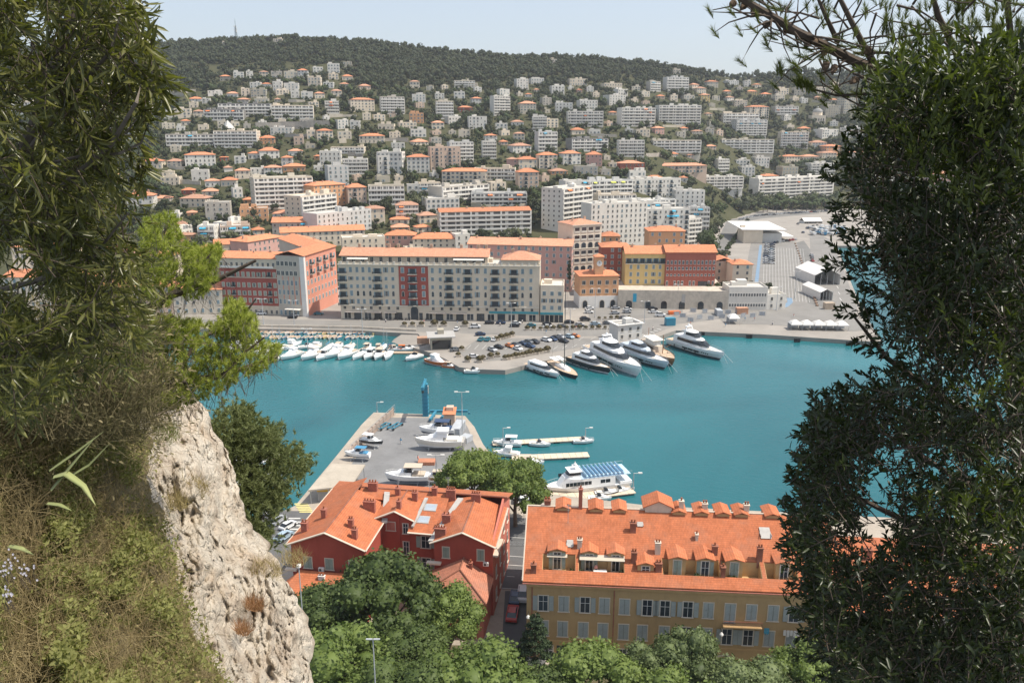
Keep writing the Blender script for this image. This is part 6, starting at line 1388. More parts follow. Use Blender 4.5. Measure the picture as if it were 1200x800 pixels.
def chim(ro, x, y, z, w=.8, l=1.4, h=1.5, pots=3, m=None, rz=0):
    q = MB(); q.box(-l/2, l/2, -w/2, w/2, -1.2, h); q.box(-l/2-.08, l/2+.08, -w/2-.08, w/2+.08, h, h+.12); q.box(-l/2-.03, l/2+.03, -w/2-.03, w/2+.03, h-.35, h-.27)
    c = q.build('chimney', m or M_brick, ro); c.location = (x, y, z); c.rotation_euler.z = rz; q = MB()
    for i in range(pots): q.cyl((-l/2+l*(i+.5)/pots, 0), .13, h+.12, h+.55, 8, .10); q.cyl((-l/2+l*(i+.5)/pots, 0), .17, h+.5, h+.6, 8)
    q.build('chimney_pot', M_tr, c)
yaw = -R(8.5); H0 = thing('red_house', (-32.6, 135.3, 0), yaw)
q = MB()
for x0, x1, y0, y1, z1 in ((-.1,12,-20.3,-10.6,15.5),(11.7,17.3,-10.6,-3,15.9),(-.1,11.69,-10.59,3,15.4),(17.31,22.2,-11.5,3,14.3),(22.21,32.0,-14.8,3,14.6),(11.71,17.29,-2.99,3,15.2)): q.box(x0, x1, y0, y1, 0, z1)
for xa, xb, yy, za, zt in ((-.1,12,-20.3,15.5,17.75),(22.21,32,-14.8,14.6,16.5),(11.7,17.3,-10.6,15.9,17.1)): q.add([(xa,yy,za),(xb,yy,za),((xa+xb)/2,yy,zt),(xa,yy+.4,za),(xb,yy+.4,za),((xa+xb)/2,yy+.4,zt)], [(0,1,2),(5,4,3),(1,4,5,2),(2,5,3,0)])
q.build('wall', M_red, H0)
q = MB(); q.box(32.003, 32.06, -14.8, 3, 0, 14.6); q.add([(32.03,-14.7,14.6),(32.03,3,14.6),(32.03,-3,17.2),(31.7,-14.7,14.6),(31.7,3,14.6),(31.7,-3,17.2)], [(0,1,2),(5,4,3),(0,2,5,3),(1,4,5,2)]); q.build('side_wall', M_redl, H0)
q = MB()
q.slope([(-.8,-20.9,15.3),(-.8,0,15.3),(5.95,0,18.0),(5.95,-20.9,18.0)]); q.slope([(12.6,-11.5,15.3),(12.6,-20.9,15.3),(5.95,-20.9,18.0),(5.95,-5,18.0),(12.6,-5,15.3)])
q.slope([(11.2,-5,16.9),(14.5,-5,17.45),(14.5,-11.2,17.45),(11.0,-11.2,15.9)]); q.slope([(17.9,-11.2,15.9),(14.5,-11.2,17.45),(14.5,-4,17.45),(17.9,-4,16.6)])
q.slope([(32.6,3.6,15.1),(-.8,3.6,15.2),(-.8,.02,15.32),(5.9,-3,17.45),(32.6,-3,17.35)])
q.slope([(5.9,-5.6,16.7),(17.3,-5.6,16.5),(17.3,-3,17.4),(5.9,-3,17.45)])
q.slope([(17.0,-12.3,14.35),(22.3,-12.3,14.3),(22.3,-3,17.37),(17.0,-3,17.4)])
q.slope([(21.6,-15.4,14.45),(21.6,-3,16.2),(27.1,-3,17.36),(27.1,-15.4,16.75)]); q.slope([(32.6,-3,15.4),(32.6,-15.4,14.45),(27.1,-15.4,16.75),(27.1,-3,17.36)])
ro = q.build('roof', M_tr, H0)
q = MB()
for a, b_ in (((-.8,-20.95,15.28),(5.95,-20.95,18.0)),((5.95,-20.95,18.0),(12.6,-20.95,15.3)),((21.6,-15.45,14.4),(27.1,-15.45,16.75)),((27.1,-15.45,16.75),(32.6,-15.45,14.45)),((11,-11.25,15.85),(14.5,-11.25,17.45)),((14.5,-11.25,17.45),(17.9,-11.25,15.85)),((32.66,-15.4,14.4),(32.66,-3,15.35)),((17,-12.35,14.3),(21.5,-12.35,14.25))): q.tube([a, b_], .17, 4)
q.tube([(12.6,-20.9,15.25),(12.6,-5,15.3)], .14, 4); q.tube([(-.8,-20.9,15.25),(-.8,0,15.3)], .14, 4)
q.build('verge_trim', M_trim, H0)
q = MB(); q.slope([(12.3,-11.5,15.55),(13.3,-11.5,15.6),(11.6,-4.2,17.5),(10.6,-4.2,17.5)], .3); q.slope([(21.3,-15.2,14.75),(22.1,-15.2,14.8),(24.9,-4,17.2),(23.9,-4,17.2)], .3); q.slope([(17.5,-11.6,15.2),(17.9,-11.6,15.2),(18.8,-5,17.3),(18.2,-5,17.3)], .3); q.build('flashing', M_fl, H0)
q = MB()
for a, b_ in (((5.95,-20.9,18.07),(5.95,-3,18.07)),((27.1,-15.4,16.82),(27.1,-3,17.42)),((14.5,-11.2,17.52),(14.5,-3,17.5)),((5.9,-3,17.5),(32.6,-3,17.42))): q.tube([a, b_], .13, 6)
q.build('ridge_tiles', M_tr2, H0)
for x, y, z, l, n in ((1.2,-17.5,16.4,1.0,2),(3.2,-14,17.2,.8,1),(8.8,-16.5,17.1,.8,2),(10.2,-18.8,16.6,.8,2),(9.6,-9.5,16.9,2.0,4),(8.3,-3.5,17.5,1.6,3),(13.2,-4.6,17.3,.8,1),(16.6,-5.6,17.2,.9,2),(19.6,-3.4,17.3,.9,1),(22.6,-3.6,17.2,1.6,4),(27.3,-4.6,17.2,1.6,4),(23.4,-10.6,16.0,1.4,2),(23.2,-14.2,15.4,1.8,4),(14.9,-9.6,17.4,.7,1)): chim(ro, x, y, z, .8, l, 1.2, n)
for x, y in ((19.6,-6.6),(19.0,-9.4)):
    z = 14.3+(y+12.3)*.331; q = MB(); s = .331; q.add([(-1.1,-.8,-.8*s+.12),(1.1,-.8,-.8*s+.12),(1.1,.8,.8*s+.12),(-1.1,.8,.8*s+.12),(-1.1,-.8,-.8*s-.1),(1.1,-.8,-.8*s-.1),(1.1,.8,.8*s-.1),(-1.1,.8,.8*s-.1)], [(0,1,2,3),(0,4,5,1),(1,5,6,2),(2,6,7,3),(3,7,4,0)]); f = q.build('skylight', M_fl, ro); f.location = (x, y, z+.03)
    q = MB(); q.add([(-.95,-.65,-.65*s+.135),(.95,-.65,-.65*s+.135),(.95,.65,.65*s+.135),(-.95,.65,.65*s+.135)], [(0,1,2,3)]); q.build('pane', mat('skylight_glass', (.35,.40,.45), .15, spec=.7), f)
for x in (3.0, 6.6, 10.6) : near_win(H0, x-.4, -20.3, 11.2, 1.3, 1.9, 'closed', sh=M_shutg)
for x in (3.0, 6.6, 10.2) : near_win(H0, x-.4, -20.3, 7.0, 1.3, 1.9, 'closed', sh=M_shutg)
near_win(H0, 13.6, -10.6, 13.6, 1.5, 1.5, 'closed', sh=M_redl); near_win(H0, 16.2, -10.6, 13.2, .9, 1.8, 'plain'); near_win(H0, 16.2, -10.6, 9.2, 1.0, 2.4, 'plain'); near_win(H0, 16.2, -10.6, 5.2, 1.0, 2.4, 'plain')
for z in (11.3, 7.2, 3): near_win(H0, 19.9, -11.5, z, 1.5, 2.1, 'open')
for x in (24.2, 30.0): near_win(H0, x, -14.8, 11.7, 1.1, 1.9, 'closed')
for y in (-12, -8, -4, 0):
    for z in (3, 7.2, 11.2): near_win(H0, 32.06, y, z, 1.1, 2.0, 'closed' if (y+z) % 2 < 1 else 'plain', math.pi/2)
for i_, a_ in enumerate(((14.9, 15.2, -10.75, -10.6, 0, 16.8),(32.06, 32.9, -15, -9.5, 12.6, 12.9),(21.0, 23.4, -15.6, -14.8, 10.6, 10.9),(-1.2, .8, -21, -20.3, 10.7, 10.95),(10.2, 12.6, -21, -20.3, 10.6, 10.85))):
    q = MB(); q.box(*a_); q.build('pilaster' if i_ == 0 else 'ledge', M_red if i_ == 0 else M_trim, H0)
for x in (4.9, 30.9):
    q = MB(); y = -20.3 if x < 10 else -14.8; q.box(x-.45, x+.45, y-.45, y-.05, 10.9, 11.5); a_ = q.build('air_conditioner', M_white, H0); q = MB(); q.cyl((0,0), .22, 0, .02, 12); fn = q.build('fan', M_dark, a_); fn.rotation_euler.x = math.pi/2; fn.location = (x-.12, y-.45, 11.2)
# annexes
q = MB(); q.box(21.2, 31.6, -21.5, -14.803, 0, 8.4); q.build('annex_wall', M_redl, H0); q = MB()
ap1, ap2 = (27.2,-18.0,11.6), (27.2,-14.9,11.9)
q.slope([(20.6,-22,8.3),(32.2,-22,8.3),ap1]); q.slope([(32.2,-22,8.3),(32.2,-14.9,8.6),ap2,ap1]); q.slope([(20.6,-14.9,8.6),(20.6,-22,8.3),ap1,ap2]); r2 = q.build('annex_roof', M_tr2, H0)
q = MB(); q.tube([(32.2,-22,8.38),(27.2,-18,11.68),(27.2,-14.9,11.98)], .14, 6); q.tube([(20.6,-22,8.38),(27.2,-18,11.68)], .12, 6); q.build('ridge_tiles', M_tr2, r2); chim(r2, 28.6, -16.2, 10.9, .5, .5, 1.0, 1)
for z in (4.5,): 
    for x in (23.5, 26.4, 29.4): near_win(H0, x, -21.5, z, 1.1, 1.9, 'closed')
q = MB(); q.box(-1, 10.6, -25.5, -20.303, 0, 8.3); q.build('annex_wall', M_red, H0); q = MB()
q.slope([(-1.6,-26.1,8.2),(11.2,-26.1,8.2),(9,-20.9,11),(1.5,-20.9,11)]); q.slope([(11.2,-26.1,8.2),(11.2,-20.9,8.4),(9,-20.9,11)]); q.slope([(-1.6,-20.9,8.4),(-1.6,-26.1,8.2),(1.5,-20.9,11)]); r2 = q.build('annex_roof', M_tr, H0); chim(r2, 5.5, -22, 10.6, .5, 1.0, .3, 2, M_white)
near_win(H0, 1.6, -25.5, 4.6, 1.0, 1.9, 'plain')
tag(H0, 'large dark red house with several orange gabled roofs below the rock', 'house')
def antenna(x, y, z, h, label, yaw_=0):
    t = thing('antenna', (x, y, z)); q = MB(); q.cyl((0,0), .035, 0, h, 5); q.build('pole', M_lampm, t); q = MB()
    for k in range(4): q.tube([(-.5+.1*k,0,h-.15-k*.28),(.5-.1*k,0,h-.15-k*.28)], .018, 4)
    q.build('element', M_lampm, t); tag(t, label, 'antenna', 'rooftop antennas')
def hl(x, y): return H0.matrix_basis @ Vector((x, y, 0))
for x, y, z, lb in ((13.3,-4.4,17.1,'thin antenna on the middle ridge of the red house'),(18.6,-3.2,17.2,'thin antenna right of the middle on the red house ridge'),(22.0,-3.1,17.2,'thin antenna behind the skylights of the red house')):
    p = hl(x, y); antenna(p.x, p.y, z, 3.4, lb)
# ---------------------------------------------------------------- the ochre house
yo = -R(4.45); O = thing('ochre_house', (1.9, 105.2, 0), yo); LW = 47.; S = .48
def pz(y): return 15+S*(y+.5)
q = MB(); q.box(.3, LW, 0, 12, 0, 14.6); q.box(.3, LW, 12.01, 24, 0, 14.6)
q.add([(.3,0,14.6),(.3,24,14.6),(.3,12,20.6),(.6,0,14.6),(.6,24,14.6),(.6,12,20.6)], [(0,2,1),(3,4,5),(0,3,5,2),(1,2,5,4)]); q.build('wall', M_och, O)
def zx(zx_): return (zx_-50)/1070*39.9   # zoomed picture x to metres along the front
terr = [(118,252),(264,448),(600,828),(836,990),(1006,1130)]
q = MB(); q.slope([(-.3,-.55,pz(-.55)),(LW,-.55,pz(-.55)),(LW,1.4,pz(1.4)),(-.3,1.4,pz(1.4))]); xs_ = [-.3]
q.slope([(-.3,4.0,pz(4)),(LW,4.0,pz(4)),(LW,12,pz(12)),(-.3,12,pz(12))]); q.slope([(LW,24.6,14.9),(-.3,24.6,14.9),(-.3,12,pz(12)),(LW,12,pz(12))])
prev = -.3
for a, b_ in terr+[(1400, 1401)]:
    a_ = min(zx(a), LW); q.slope([(prev,1.4,pz(1.4)),(a_,1.4,pz(1.4)),(a_,4.0,pz(4)),(prev,4.0,pz(4))]); prev = zx(b_)
    if prev > LW: break
ro = q.build('roof', M_tr, O)
q = MB()
for a, b_ in terr:
    x0, x1 = zx(a), min(zx(b_), LW); q.box(x0, x1, 1.3, 4.4, 14.3, 14.61); q.box(x0, x1, 4.0, 4.2, 14.6, pz(4)-.2)
    for x in (x0, x1): q.add([(x-.06,1.4,14.6),(x-.06,4,14.6),(x-.06,4,pz(4)-.05),(x-.06,1.4,pz(1.4)-.05),(x+.06,1.4,14.6),(x+.06,4,14.6),(x+.06,4,pz(4)-.05),(x+.06,1.4,pz(1.4)-.05)], [(0,3,2,1),(4,5,6,7),(0,4,7,3),(1,2,6,5),(3,7,6,2)])
q.build('roof_terrace', M_ochd, O)
q = MB(); q.box(.25, LW, -.45, 0, 14.2, 14.55); q.box(.25, LW, -.2, 0, 13.9, 14.19); q.box(.28, LW, -.08, 0, 4.6, 4.85); q.box(.28, LW, -.12, 0, 0, .9); q.build('cornice', M_ochd, O)
q = MB(); q.tube([(-.3,-.6,14.65),(LW,-.6,14.65)], .09, 6)
for a in (408, 80): q.cyl((zx(a), -.12), .07, 0, 14.2, 6)
q.build('gutter', M_brick, O); q = MB(); q.tube([(-.3,12,pz(12)+.06),(LW,12,pz(12)+.06)], .14, 6); q.tube([(-.32,-.5,pz(-.5)+.08),(-.32,12,pz(12)+.08)], .1, 4); q.build('ridge_tiles', M_trim, ro)
def dormer(xc, w, y0, zb, zt, doors, label=None, rear=False, m=None):
    q = MB(); y1 = min((zt-15)/S-.5+.3, 12) if not rear else y0-3.0
    if rear: q.box(xc-w/2, xc+w/2, y1, y0, zb, zt)
    else: q.box(xc-w/2, xc+w/2, y0, max(y1, y0+1.2), zb, zt)
    d_ = q.build('dormer', m or M_ochd, O); q = MB(); yb = (y1 if rear else y0)-.35; ye = (y0+.3 if rear else max(y1, y0+1.2)+1.2); hgt = .45
    q.slope([(xc-w/2-.25,yb,zt),(xc-w/2-.25,ye,zt),(xc,ye,zt+hgt),(xc,yb,zt+hgt)], .1); q.slope([(xc+w/2+.25,ye,zt),(xc+w/2+.25,yb,zt),(xc,yb,zt+hgt),(xc,ye,zt+hgt)], .1); q.build('dormer_roof', M_tr, d_)
    if doors: 
        f = near_win(O, xc, y0, zb+.1, 1.15, zt-zb-.45, doors, fr=M_trim, name='dormer_window')
    return d_
for xz, w, y0, zt, k in ((177,2.6,3.7,17.9,'open'),(308,2.4,3.7,17.8,'open'),(415,2.4,3.7,17.8,'plain'),(532,2.4,1.9,17.2,'plain'),(660,2.5,2.8,17.9,'closed'),(770,2.5,2.8,17.9,'open'),(885,2.5,2.8,17.9,'closed'),(1080,2.4,2.8,17.8,'plain')): dormer(zx(xz), w, y0, 14.7 if y0 != 1.9 else 15.6, zt, k)
q = MB(); q.slope([(zx(268),2.7,17.05),(zx(450),2.7,17.05),(zx(450),3.9,17.3),(zx(268),3.9,17.3)], .08); q.build('awning', mat('beige_awning', (.50,.44,.35), .85, .08, 1), O); q = MB(); q.slope([(zx(135),3.2,17.05),(zx(218),3.2,17.05),(zx(218),3.9,17.2),(zx(135),3.9,17.2)], .08); q.build('awning', mat('beige_awning', (.50,.44,.35), .85, .08, 1), O)
for px, py, w in ((661,587,2.6),(701,590,2.6),(729.5,592.5,2.5),(801,599,2.5),(828,602,2.5),(853.5,605,2.5),(875.5,607.5,2.5),(912,610,2.6)):
    p = W(px, py, 21.3); l = O.matrix_basis.inverted() @ p if False else None
    xx = (px-627)/(918-627)*(W(918,614,21).x-W(627,593,21).x); q = dormer(xx+1.0, w*.8, 14.3, 18.6, 21.15, None, rear=True)
xx = 20.6; q = MB(); q.box(xx-2.1, xx+2.1, 11.6, 15, 19, 21.9); q.add([(xx-2.1,11.6,21.9),(xx+2.1,11.6,21.9),(xx,11.6,22.8)], [(0,1,2)]); dm = q.build('belvedere', M_trim, O); q = MB(); q.slope([(xx-2.5,11.3,21.75),(xx-2.5,15.3,21.75),(xx,15.3,22.9),(xx,11.3,22.9)]); q.slope([(xx+2.5,15.3,21.75),(xx+2.5,11.3,21.75),(xx,11.3,22.9),(xx,15.3,22.9)]); q.build('belvedere_roof', M_tr, dm)
for xz, y, l, h, n, m in ((84,1.0,.8,1.2,1,M_tr2),(268,5.2,.7,1.3,2,M_trim),(270,12,.6,3.2,1,M_brick),(490,8.2,.9,1.4,2,M_tr2),(487,3.2,.8,1.6,2,M_tr2),(585,4.8,.8,1.7,2,M_trim),(583,2.0,.9,1.2,2,M_tr2),(815,5.0,.8,1.3,1,M_tr2),(990,4.3,.8,2.0,2,M_tr2),(750,7.3,.4,.8,1,M_trim),(128,12.3,1.0,.9,2,M_tr2),(700,12.3,.7,1.6,1,M_trim),(800,12.5,.8,1.2,2,M_trim),(975,12.5,.8,1.2,2,M_trim),(835,1.6,.6,1.4,1,M_tr2)): chim(ro, zx(xz), y, pz(y if y < 12 else 12), .7, l, h, n, m)
for xz, y, w, l in ((228,5.6,1.0,1.2),(522,9.3,.9,.8),(1035,8.6,1.6,1.9)):
    q = MB(); q.add([(-w/2,-l/2,-l/2*S+.1),(w/2,-l/2,-l/2*S+.1),(w/2,l/2,l/2*S+.1),(-w/2,l/2,l/2*S+.1)], [(0,1,2,3)]); q.box(-w/2-.05,-w/2,-l/2,l/2,-.1,.1); q.box(w/2,w/2+.05,-l/2,l/2,-.1,.1); f = q.build('skylight', M_fl, ro); f.location = (zx(xz), y, pz(y)+.08)
row1 = [(125,'open'),(208,'closed'),(293,'open'),(370,'closed'),(450,'closed'),(540,'open'),(610,'open'),(700,'open'),(780,'closed'),(865,'closed'),(948,'closed'),(1032,'closed'),(1112,'open')]
row2 = [(127,'closed'),(205,'closed'),(288,'closed'),(367,'closed'),(450,'closed'),(525,'closed'),(612,'closed'),(700,'open'),(780,'closed'),(860,'open'),(943,'open'),(1025,'closed'),(1110,'closed')]
M_shl = mat('pale_grey_shutter', (.33,.35,.32), .8, .1, 1)
for xz, k in row1: near_win(O, zx(xz), 0, 9.9, 1.45, 2.5 if xz != 865 else 3.1, k, sh=M_shl) if xz != 865 else near_win(O, zx(xz), 0, 9.2, 1.5, 3.2, k, sh=M_shl)
for xz, k in row2: near_win(O, zx(xz), 0, 5.6, 1.45, 2.5, k, sh=M_shl)
for xz, k in ((150,'plain'),(290,'closed'),(450,'plain'),(620,'closed'),(780,'plain'),(1025,'closed'),(1110,'plain')): near_win(O, zx(xz), 0, 1.8, 1.3, 2.0, k, sh=M_shl)
q = MB(); q.box(zx(182), zx(235), -.06, 0, .2, 3.9); q.build('door', mat('dark_green_door', (.03,.045,.04), .6), O)
q = MB(); 
for i in range(9):
    a0, a1 = math.pi*i/9, math.pi*(i+1)/9; q.add([(zx(855)+1.3*math.cos(a),-.1,2.6+.9*math.sin(a)) for a in (a0,a1)]+[(zx(855)+1.6*math.cos(a),-.1,2.6+1.2*math.sin(a)) for a in (a1,a0)], [(0,1,2,3)])
q.build('arch', M_trim, O); q = MB(); q.box(zx(855)-1.25, zx(855)+1.25, -.05, 0, .2, 2.9); q.build('doorway', G_glass, O)
q = MB(); q.box(zx(838), zx(988), -1.1, 0, 9.0, 9.15); q.build('balcony', M_ochd, O); q = MB(); 
for i in range(38): x = zx(838)+i*(zx(988)-zx(838))/37; q.box(x-.015, x+.015, -1.08, -1.05, 9.15, 10.1)
q.box(zx(838), zx(988), -1.09, -1.04, 10.1, 10.15); q.build('railing', M_brick, O)
for a, b_, z in ((1075,1140,8.7),(1000,1020,8.9)):
    q = MB(); n = 5
    for i in range(n): q.box(zx(a)+i*(zx(b_)-zx(a))/n, zx(a)+(i+.8)*(zx(b_)-zx(a))/n, -.5, -.47, z-.9-.2*(i % 2), z)
    l = q.build('laundry', M_white if a > 1050 else A_bl); l.matrix_world = O.matrix_basis.copy(); tag(l, 'white and pale laundry hanging below the right-hand windows' if a > 1050 else 'small blue cloths hanging by the balcony of the ochre house', 'laundry')
tag(O, 'long ochre house with orange tiled roof, dormers and grey shuttered windows', 'house')
ol = lambda x, y, z: O.matrix_basis @ Vector((x, y, z))
p = ol(zx(218), 9.2, pz(9.2)); antenna(p.x, p.y, p.z, 3.2, 'thin antenna on the left part of the ochre house roof')
# terrace plants, table
for x, y, lb in ((zx(240),2.2,'potted bush in the left roof terrace'),(zx(275),2.0,'potted plant at the left of the awning terrace'),(zx(440),2.3,'potted bush at the right of the awning terrace'),(zx(890),2.0,'leafy plants before the third dormer'),(zx(865),2.1,'potted plant beside the third dormer'),(zx(742),2.1,'climbing plant between two dormers')):
    small_tree('bush', ol(x, y, 14.65), .8, 1.1, int(x), label=lb, group='potted plants on the roof terraces', nm='potted_plant')
q = MB(); q.box(-1,1,-.5,.5,.7,.76); [q.box(a-.04,a+.04,b_-.04,b_+.04,0,.7) for a in (-.9,.9) for b_ in (-.4,.4)]; o = q.build('table', M_white); o.location = ol(zx(352), 2.5, 14.62); tag(o, 'white table on the roof terrace under the cream awning', 'table')
# neighbour to the right, mostly behind the dark tree
t = thing('pale_house', ol(LW+.4, 1, 0), yo-.03); q = MB(); q.box(0, 52, 0, 22, 0, 11.6); q.build('wall', M_pale, t); q = MB(); q.slope([(-.2,-.6,11.7),(52,-.6,11.7),(52,11,17),(-.2,11,17)]); q.slope([(52,22.5,11.7),(-.2,22.5,11.7),(-.2,11,17),(52,11,17)]); r2 = q.build('roof', M_tr, t)
for i in range(9):
    for z in (3.4, 7.4): near_win(t, 3+i*5.6, 0, z, 1.3, 2.2, 'closed' if (i+z) % 2 < 1.2 else 'open', sh=M_shl)
for x in (5, 14, 25, 34, 44): chim(r2, x, 8, 15.6, .7, 1, 1.6, 2, M_tr2)
tag(t, 'pale rendered house with orange roof half hidden behind the dark tree', 'house')
# parked cars and road furniture by the houses
for x, y, c, lb in ((603.5,703,'dark blue','dark car parked in the side street beside the red house'),(600.5,722,'red','dark red car parked below the dark one in the side street')):
    p = W(x, y, QZ); t = car(0, 0, 84, c, '', p=p); REG.pop(); t['label'] = lb
p = W(613,700,QZ); t = car(0, 0, 86, 'white', '', p=p, van=True); REG.pop(); t['label'] = 'white van parked against the ochre house end wall'
for i in range(6):
    p = W(622+i*.8, 598+i*2, QZ); 
for i, (x, y) in enumerate(((612,588),(618,590),(625,592),(607,586))):
    p = W(x, y, QZ); car(0, 0, 80+i*3, ('white','silver','pale blue','white')[i], 'under the plane trees by the near quay', p=p)
for i, (x, y) in enumerate(((338,618),(333,631),(326,612),(318,600),(322,580),(330,568),(312,590))): car(0, 0, 60+i*5, ('white','pale blue','silver','white','white','grey','silver')[i], 'on the near quay left of the red house', p=W(x, y, QZ))
q = MB()
for i in range(15): q.box(-7+i, -6.95+i, -.02, .02, 0, 1.0)
q.box(-7, 7.05, -.025, .025, .96, 1.02); q.box(-7, 7.05, -.025, .025, .45, .5); o = q.build('railing', M_lampm); o.location = W(606, 640, QZ); tag(o, 'low grey railing across the gap beside the quay road', 'railing')
def globe(px, py, dist, label):
    p = D(px, py, dist); t = thing('street_lamp', (p.x, p.y, QZ)); h = p.z-QZ; q = MB(); q.cyl((0,0), .07, 0, h-.2, 7); q.build('pole', M_lampm, t); q = MB(); q.cyl((0,0), .12, h-.35, h-.2, 10, .35); q.cyl((0,0), .35, h-.2, h+.1, 10, .3); q.cyl((0,0), .3, h+.1, h+.25, 10, .05); q.build('lamp_head', M_white, t); tag(t, label, 'street lamp', 'street lamps near the houses')
globe(350, 662, 112, 'white lamp head at the left front of the red house')
for xz, z in ((66, 9.6), (832, 8.2)):
    q = MB(); q.tube([(0,0,0),(0,-.6,.25),(0,-1.1,.1)], .035, 5); wl = q.build('wall_lamp', M_dark, O); wl.location = (zx(xz), 0, z); q = MB(); q.cyl((0,-1.1), .32, -.35, -.15, 10, .26); q.cyl((0,-1.1), .26, -.15, .1, 10, .06); q.build('lamp_shade', M_white, wl)
# ---------------------------------------------------------------- a person shape (skinned skeleton)
def person(loc, rz, shirt, trousers, label):
    def skin(J, E, Rr, name, m, parent):
        me = bpy.data.meshes.new(name); me.from_pydata(J, E, []); o = bpy.data.objects.new(name, me); COL.objects.link(o); md = o.modifiers.new('s', 'SKIN'); sv = me.skin_vertices[0].data if me.skin_vertices else None
        if sv is None:
            bpy.context.view_layer.objects.active = o; bpy.ops.mesh.customdata_skin_add() ; sv = me.skin_vertices[0].data
        for i, rr in enumerate(Rr): sv[i].radius = (rr, rr)
        sv[0].use_root = True; o.modifiers.new('u', 'SUBSURF').levels = 1; bpy.context.view_layer.update()
        m2 = bpy.data.meshes.new_from_object(o.evaluated_get(bpy.context.evaluated_depsgraph_get())); m2.name = name; bpy.data.objects.remove(o); m2.materials.clear(); m2.materials.append(m); return ob(name, m2, parent)
    t = thing('person', loc, rz); sk = mat('skin', (.50,.30,.21), .6)
    J = [(0,0,.95),(0,0,1.2),(0,0,1.42),(0,0,1.52),(0,-.01,1.62),(0,0,1.72),(.19,0,1.40),(.26,0,1.12),(.24,-.12,.88),(.235,-.15,.78),(-.19,0,1.40),(-.26,0,1.12),(-.24,-.12,.88),(-.235,-.15,.78),(.10,0,.90),(.11,-.02,.50),(.11,.02,.09),(.11,-.13,.04),(-.10,0,.90),(-.11,-.02,.50),(-.11,.02,.09),(-.11,-.13,.04)]
    E = [(0,1),(1,2),(2,3),(3,4),(4,5),(2,6),(6,7),(7,8),(8,9),(2,10),(10,11),(11,12),(12,13),(0,14),(14,15),(15,16),(16,17),(0,18),(18,19),(19,20),(20,21)]
    skin(J, E, [.13,.13,.14,.055,.09,.085,.06,.045,.035,.03,.06,.045,.035,.03,.09,.065,.045,.04,.09,.065,.045,.04], 'body', sk, t)
    q = MB(); q.cyl((0,0), .19, 1.0, 1.3, 12, .21); q.cyl((0,0), .21, 1.3, 1.47, 12, .12)
    for s in (-1, 1): q.tube([(s*.15,0,1.42),(s*.27,0,1.12)], [.085,.065], 8)
    q.build('shirt', shirt, t); q = MB(); q.cyl((0,0), .18, .85, 1.02, 12, .19)
    for s in (-1, 1): q.tube([(s*.10,0,.92),(s*.11,-.02,.5),(s*.11,.02,.12)], [.115,.085,.065], 8)
    q.build('trousers', trousers, t); q = MB(); q.cyl((0,.02), .105, 1.66, 1.80, 10, .04); q.cyl((0,.05), .095, 1.58, 1.66, 10, .105); q.build('hair', M_dark, t); tag(t, label, 'person')
try:
    person(ol(zx(335), 2.9, 14.62), .3, mat('pink_shirt', (.6,.25,.2), .8), mat('dark_trousers', (.05,.06,.09), .8), 'person in a reddish shirt standing at the white terrace table')
    person(W(586, 382), 1., M_white, MT['dark_trousers'], 'person in white walking by the cars on the quay road')
    person(W(884, 376), 2., MT['pink_shirt'], M_white, 'person in a pink shirt standing on the east quay')
    person(W(640, 391), 2.5, P_blue, M_white, 'person in blue walking past the far car park')
    P_ = [o for o in bpy.data.objects if o.name.startswith('person') and o.type == 'EMPTY'][1:]
    for i, (x, y) in enumerate(((452,378),(497,379),(536,380),(612,379),(675,386),(702,385),(716,393),(809,381),(850,383),(905,381),(930,372),(873,376),(765,387),(490,541),(470,520),(560,421))):
        c = copy_tree(P_[i % len(P_)]); c.location = W(x, y, QZ+.02); c.rotation_euler.z = i*1.1; reg(c, 'person in '+('white' if i % len(P_) == 0 else 'pink' if i % len(P_) == 1 else 'blue'), 'out on the near pier yard' if x < 495 and y > 500 else 'on the open quay ground', 'person', 'people on the quays')
except Exception as e: print('person failed', e)
# ---------------------------------------------------------------- trees below the rock
NL1 = leafmat('dark_park_leaves', (.026,.046,.011), (.090,.125,.032), .6, .18, .3, .35); NL2 = leafmat('bright_park_leaves', (.055,.090,.018), (.155,.205,.05), .6, .22, .3, .35)
NL3 = leafmat('plane_leaves', (.055,.095,.02), (.17,.22,.05), .6, .25, .3, .35); NL4 = leafmat('olive_grey_leaves', (.060,.085,.030), (.16,.20,.08), .6, .2, .3, .5); NL5 = leafmat('conifer_leaves', (.018,.032,.018), (.05,.075,.035), .7, .1, .2, .5)
def big_crown(seed, m, n=6500, size=.045, k=34, lr=(.20,.34), name='crown', spread=.72):
    g = np.random.default_rng(seed); d = rdir(g, k); d[:, 2] = np.abs(d[:, 2])*1.0-.25; rr = g.uniform(.35, 1.0, k)[:, None]**.5*spread; C = d*rr; Rr = g.uniform(*lr, k)
    return quadmesh(name, [cloud(g, C, Rr, n, size, .25, .8, 1, (.6, 1.12)), cores(C, Rr, .72, 1, g, ICO2)], m)
CR = [big_crown(i, m, 12000, .030, 44, (.16, .30)) for i, m in enumerate((NL1, NL2, NL3, NL4))]; CRc = big_crown(9, NL5, 8000, .036, 40, (.12,.2))
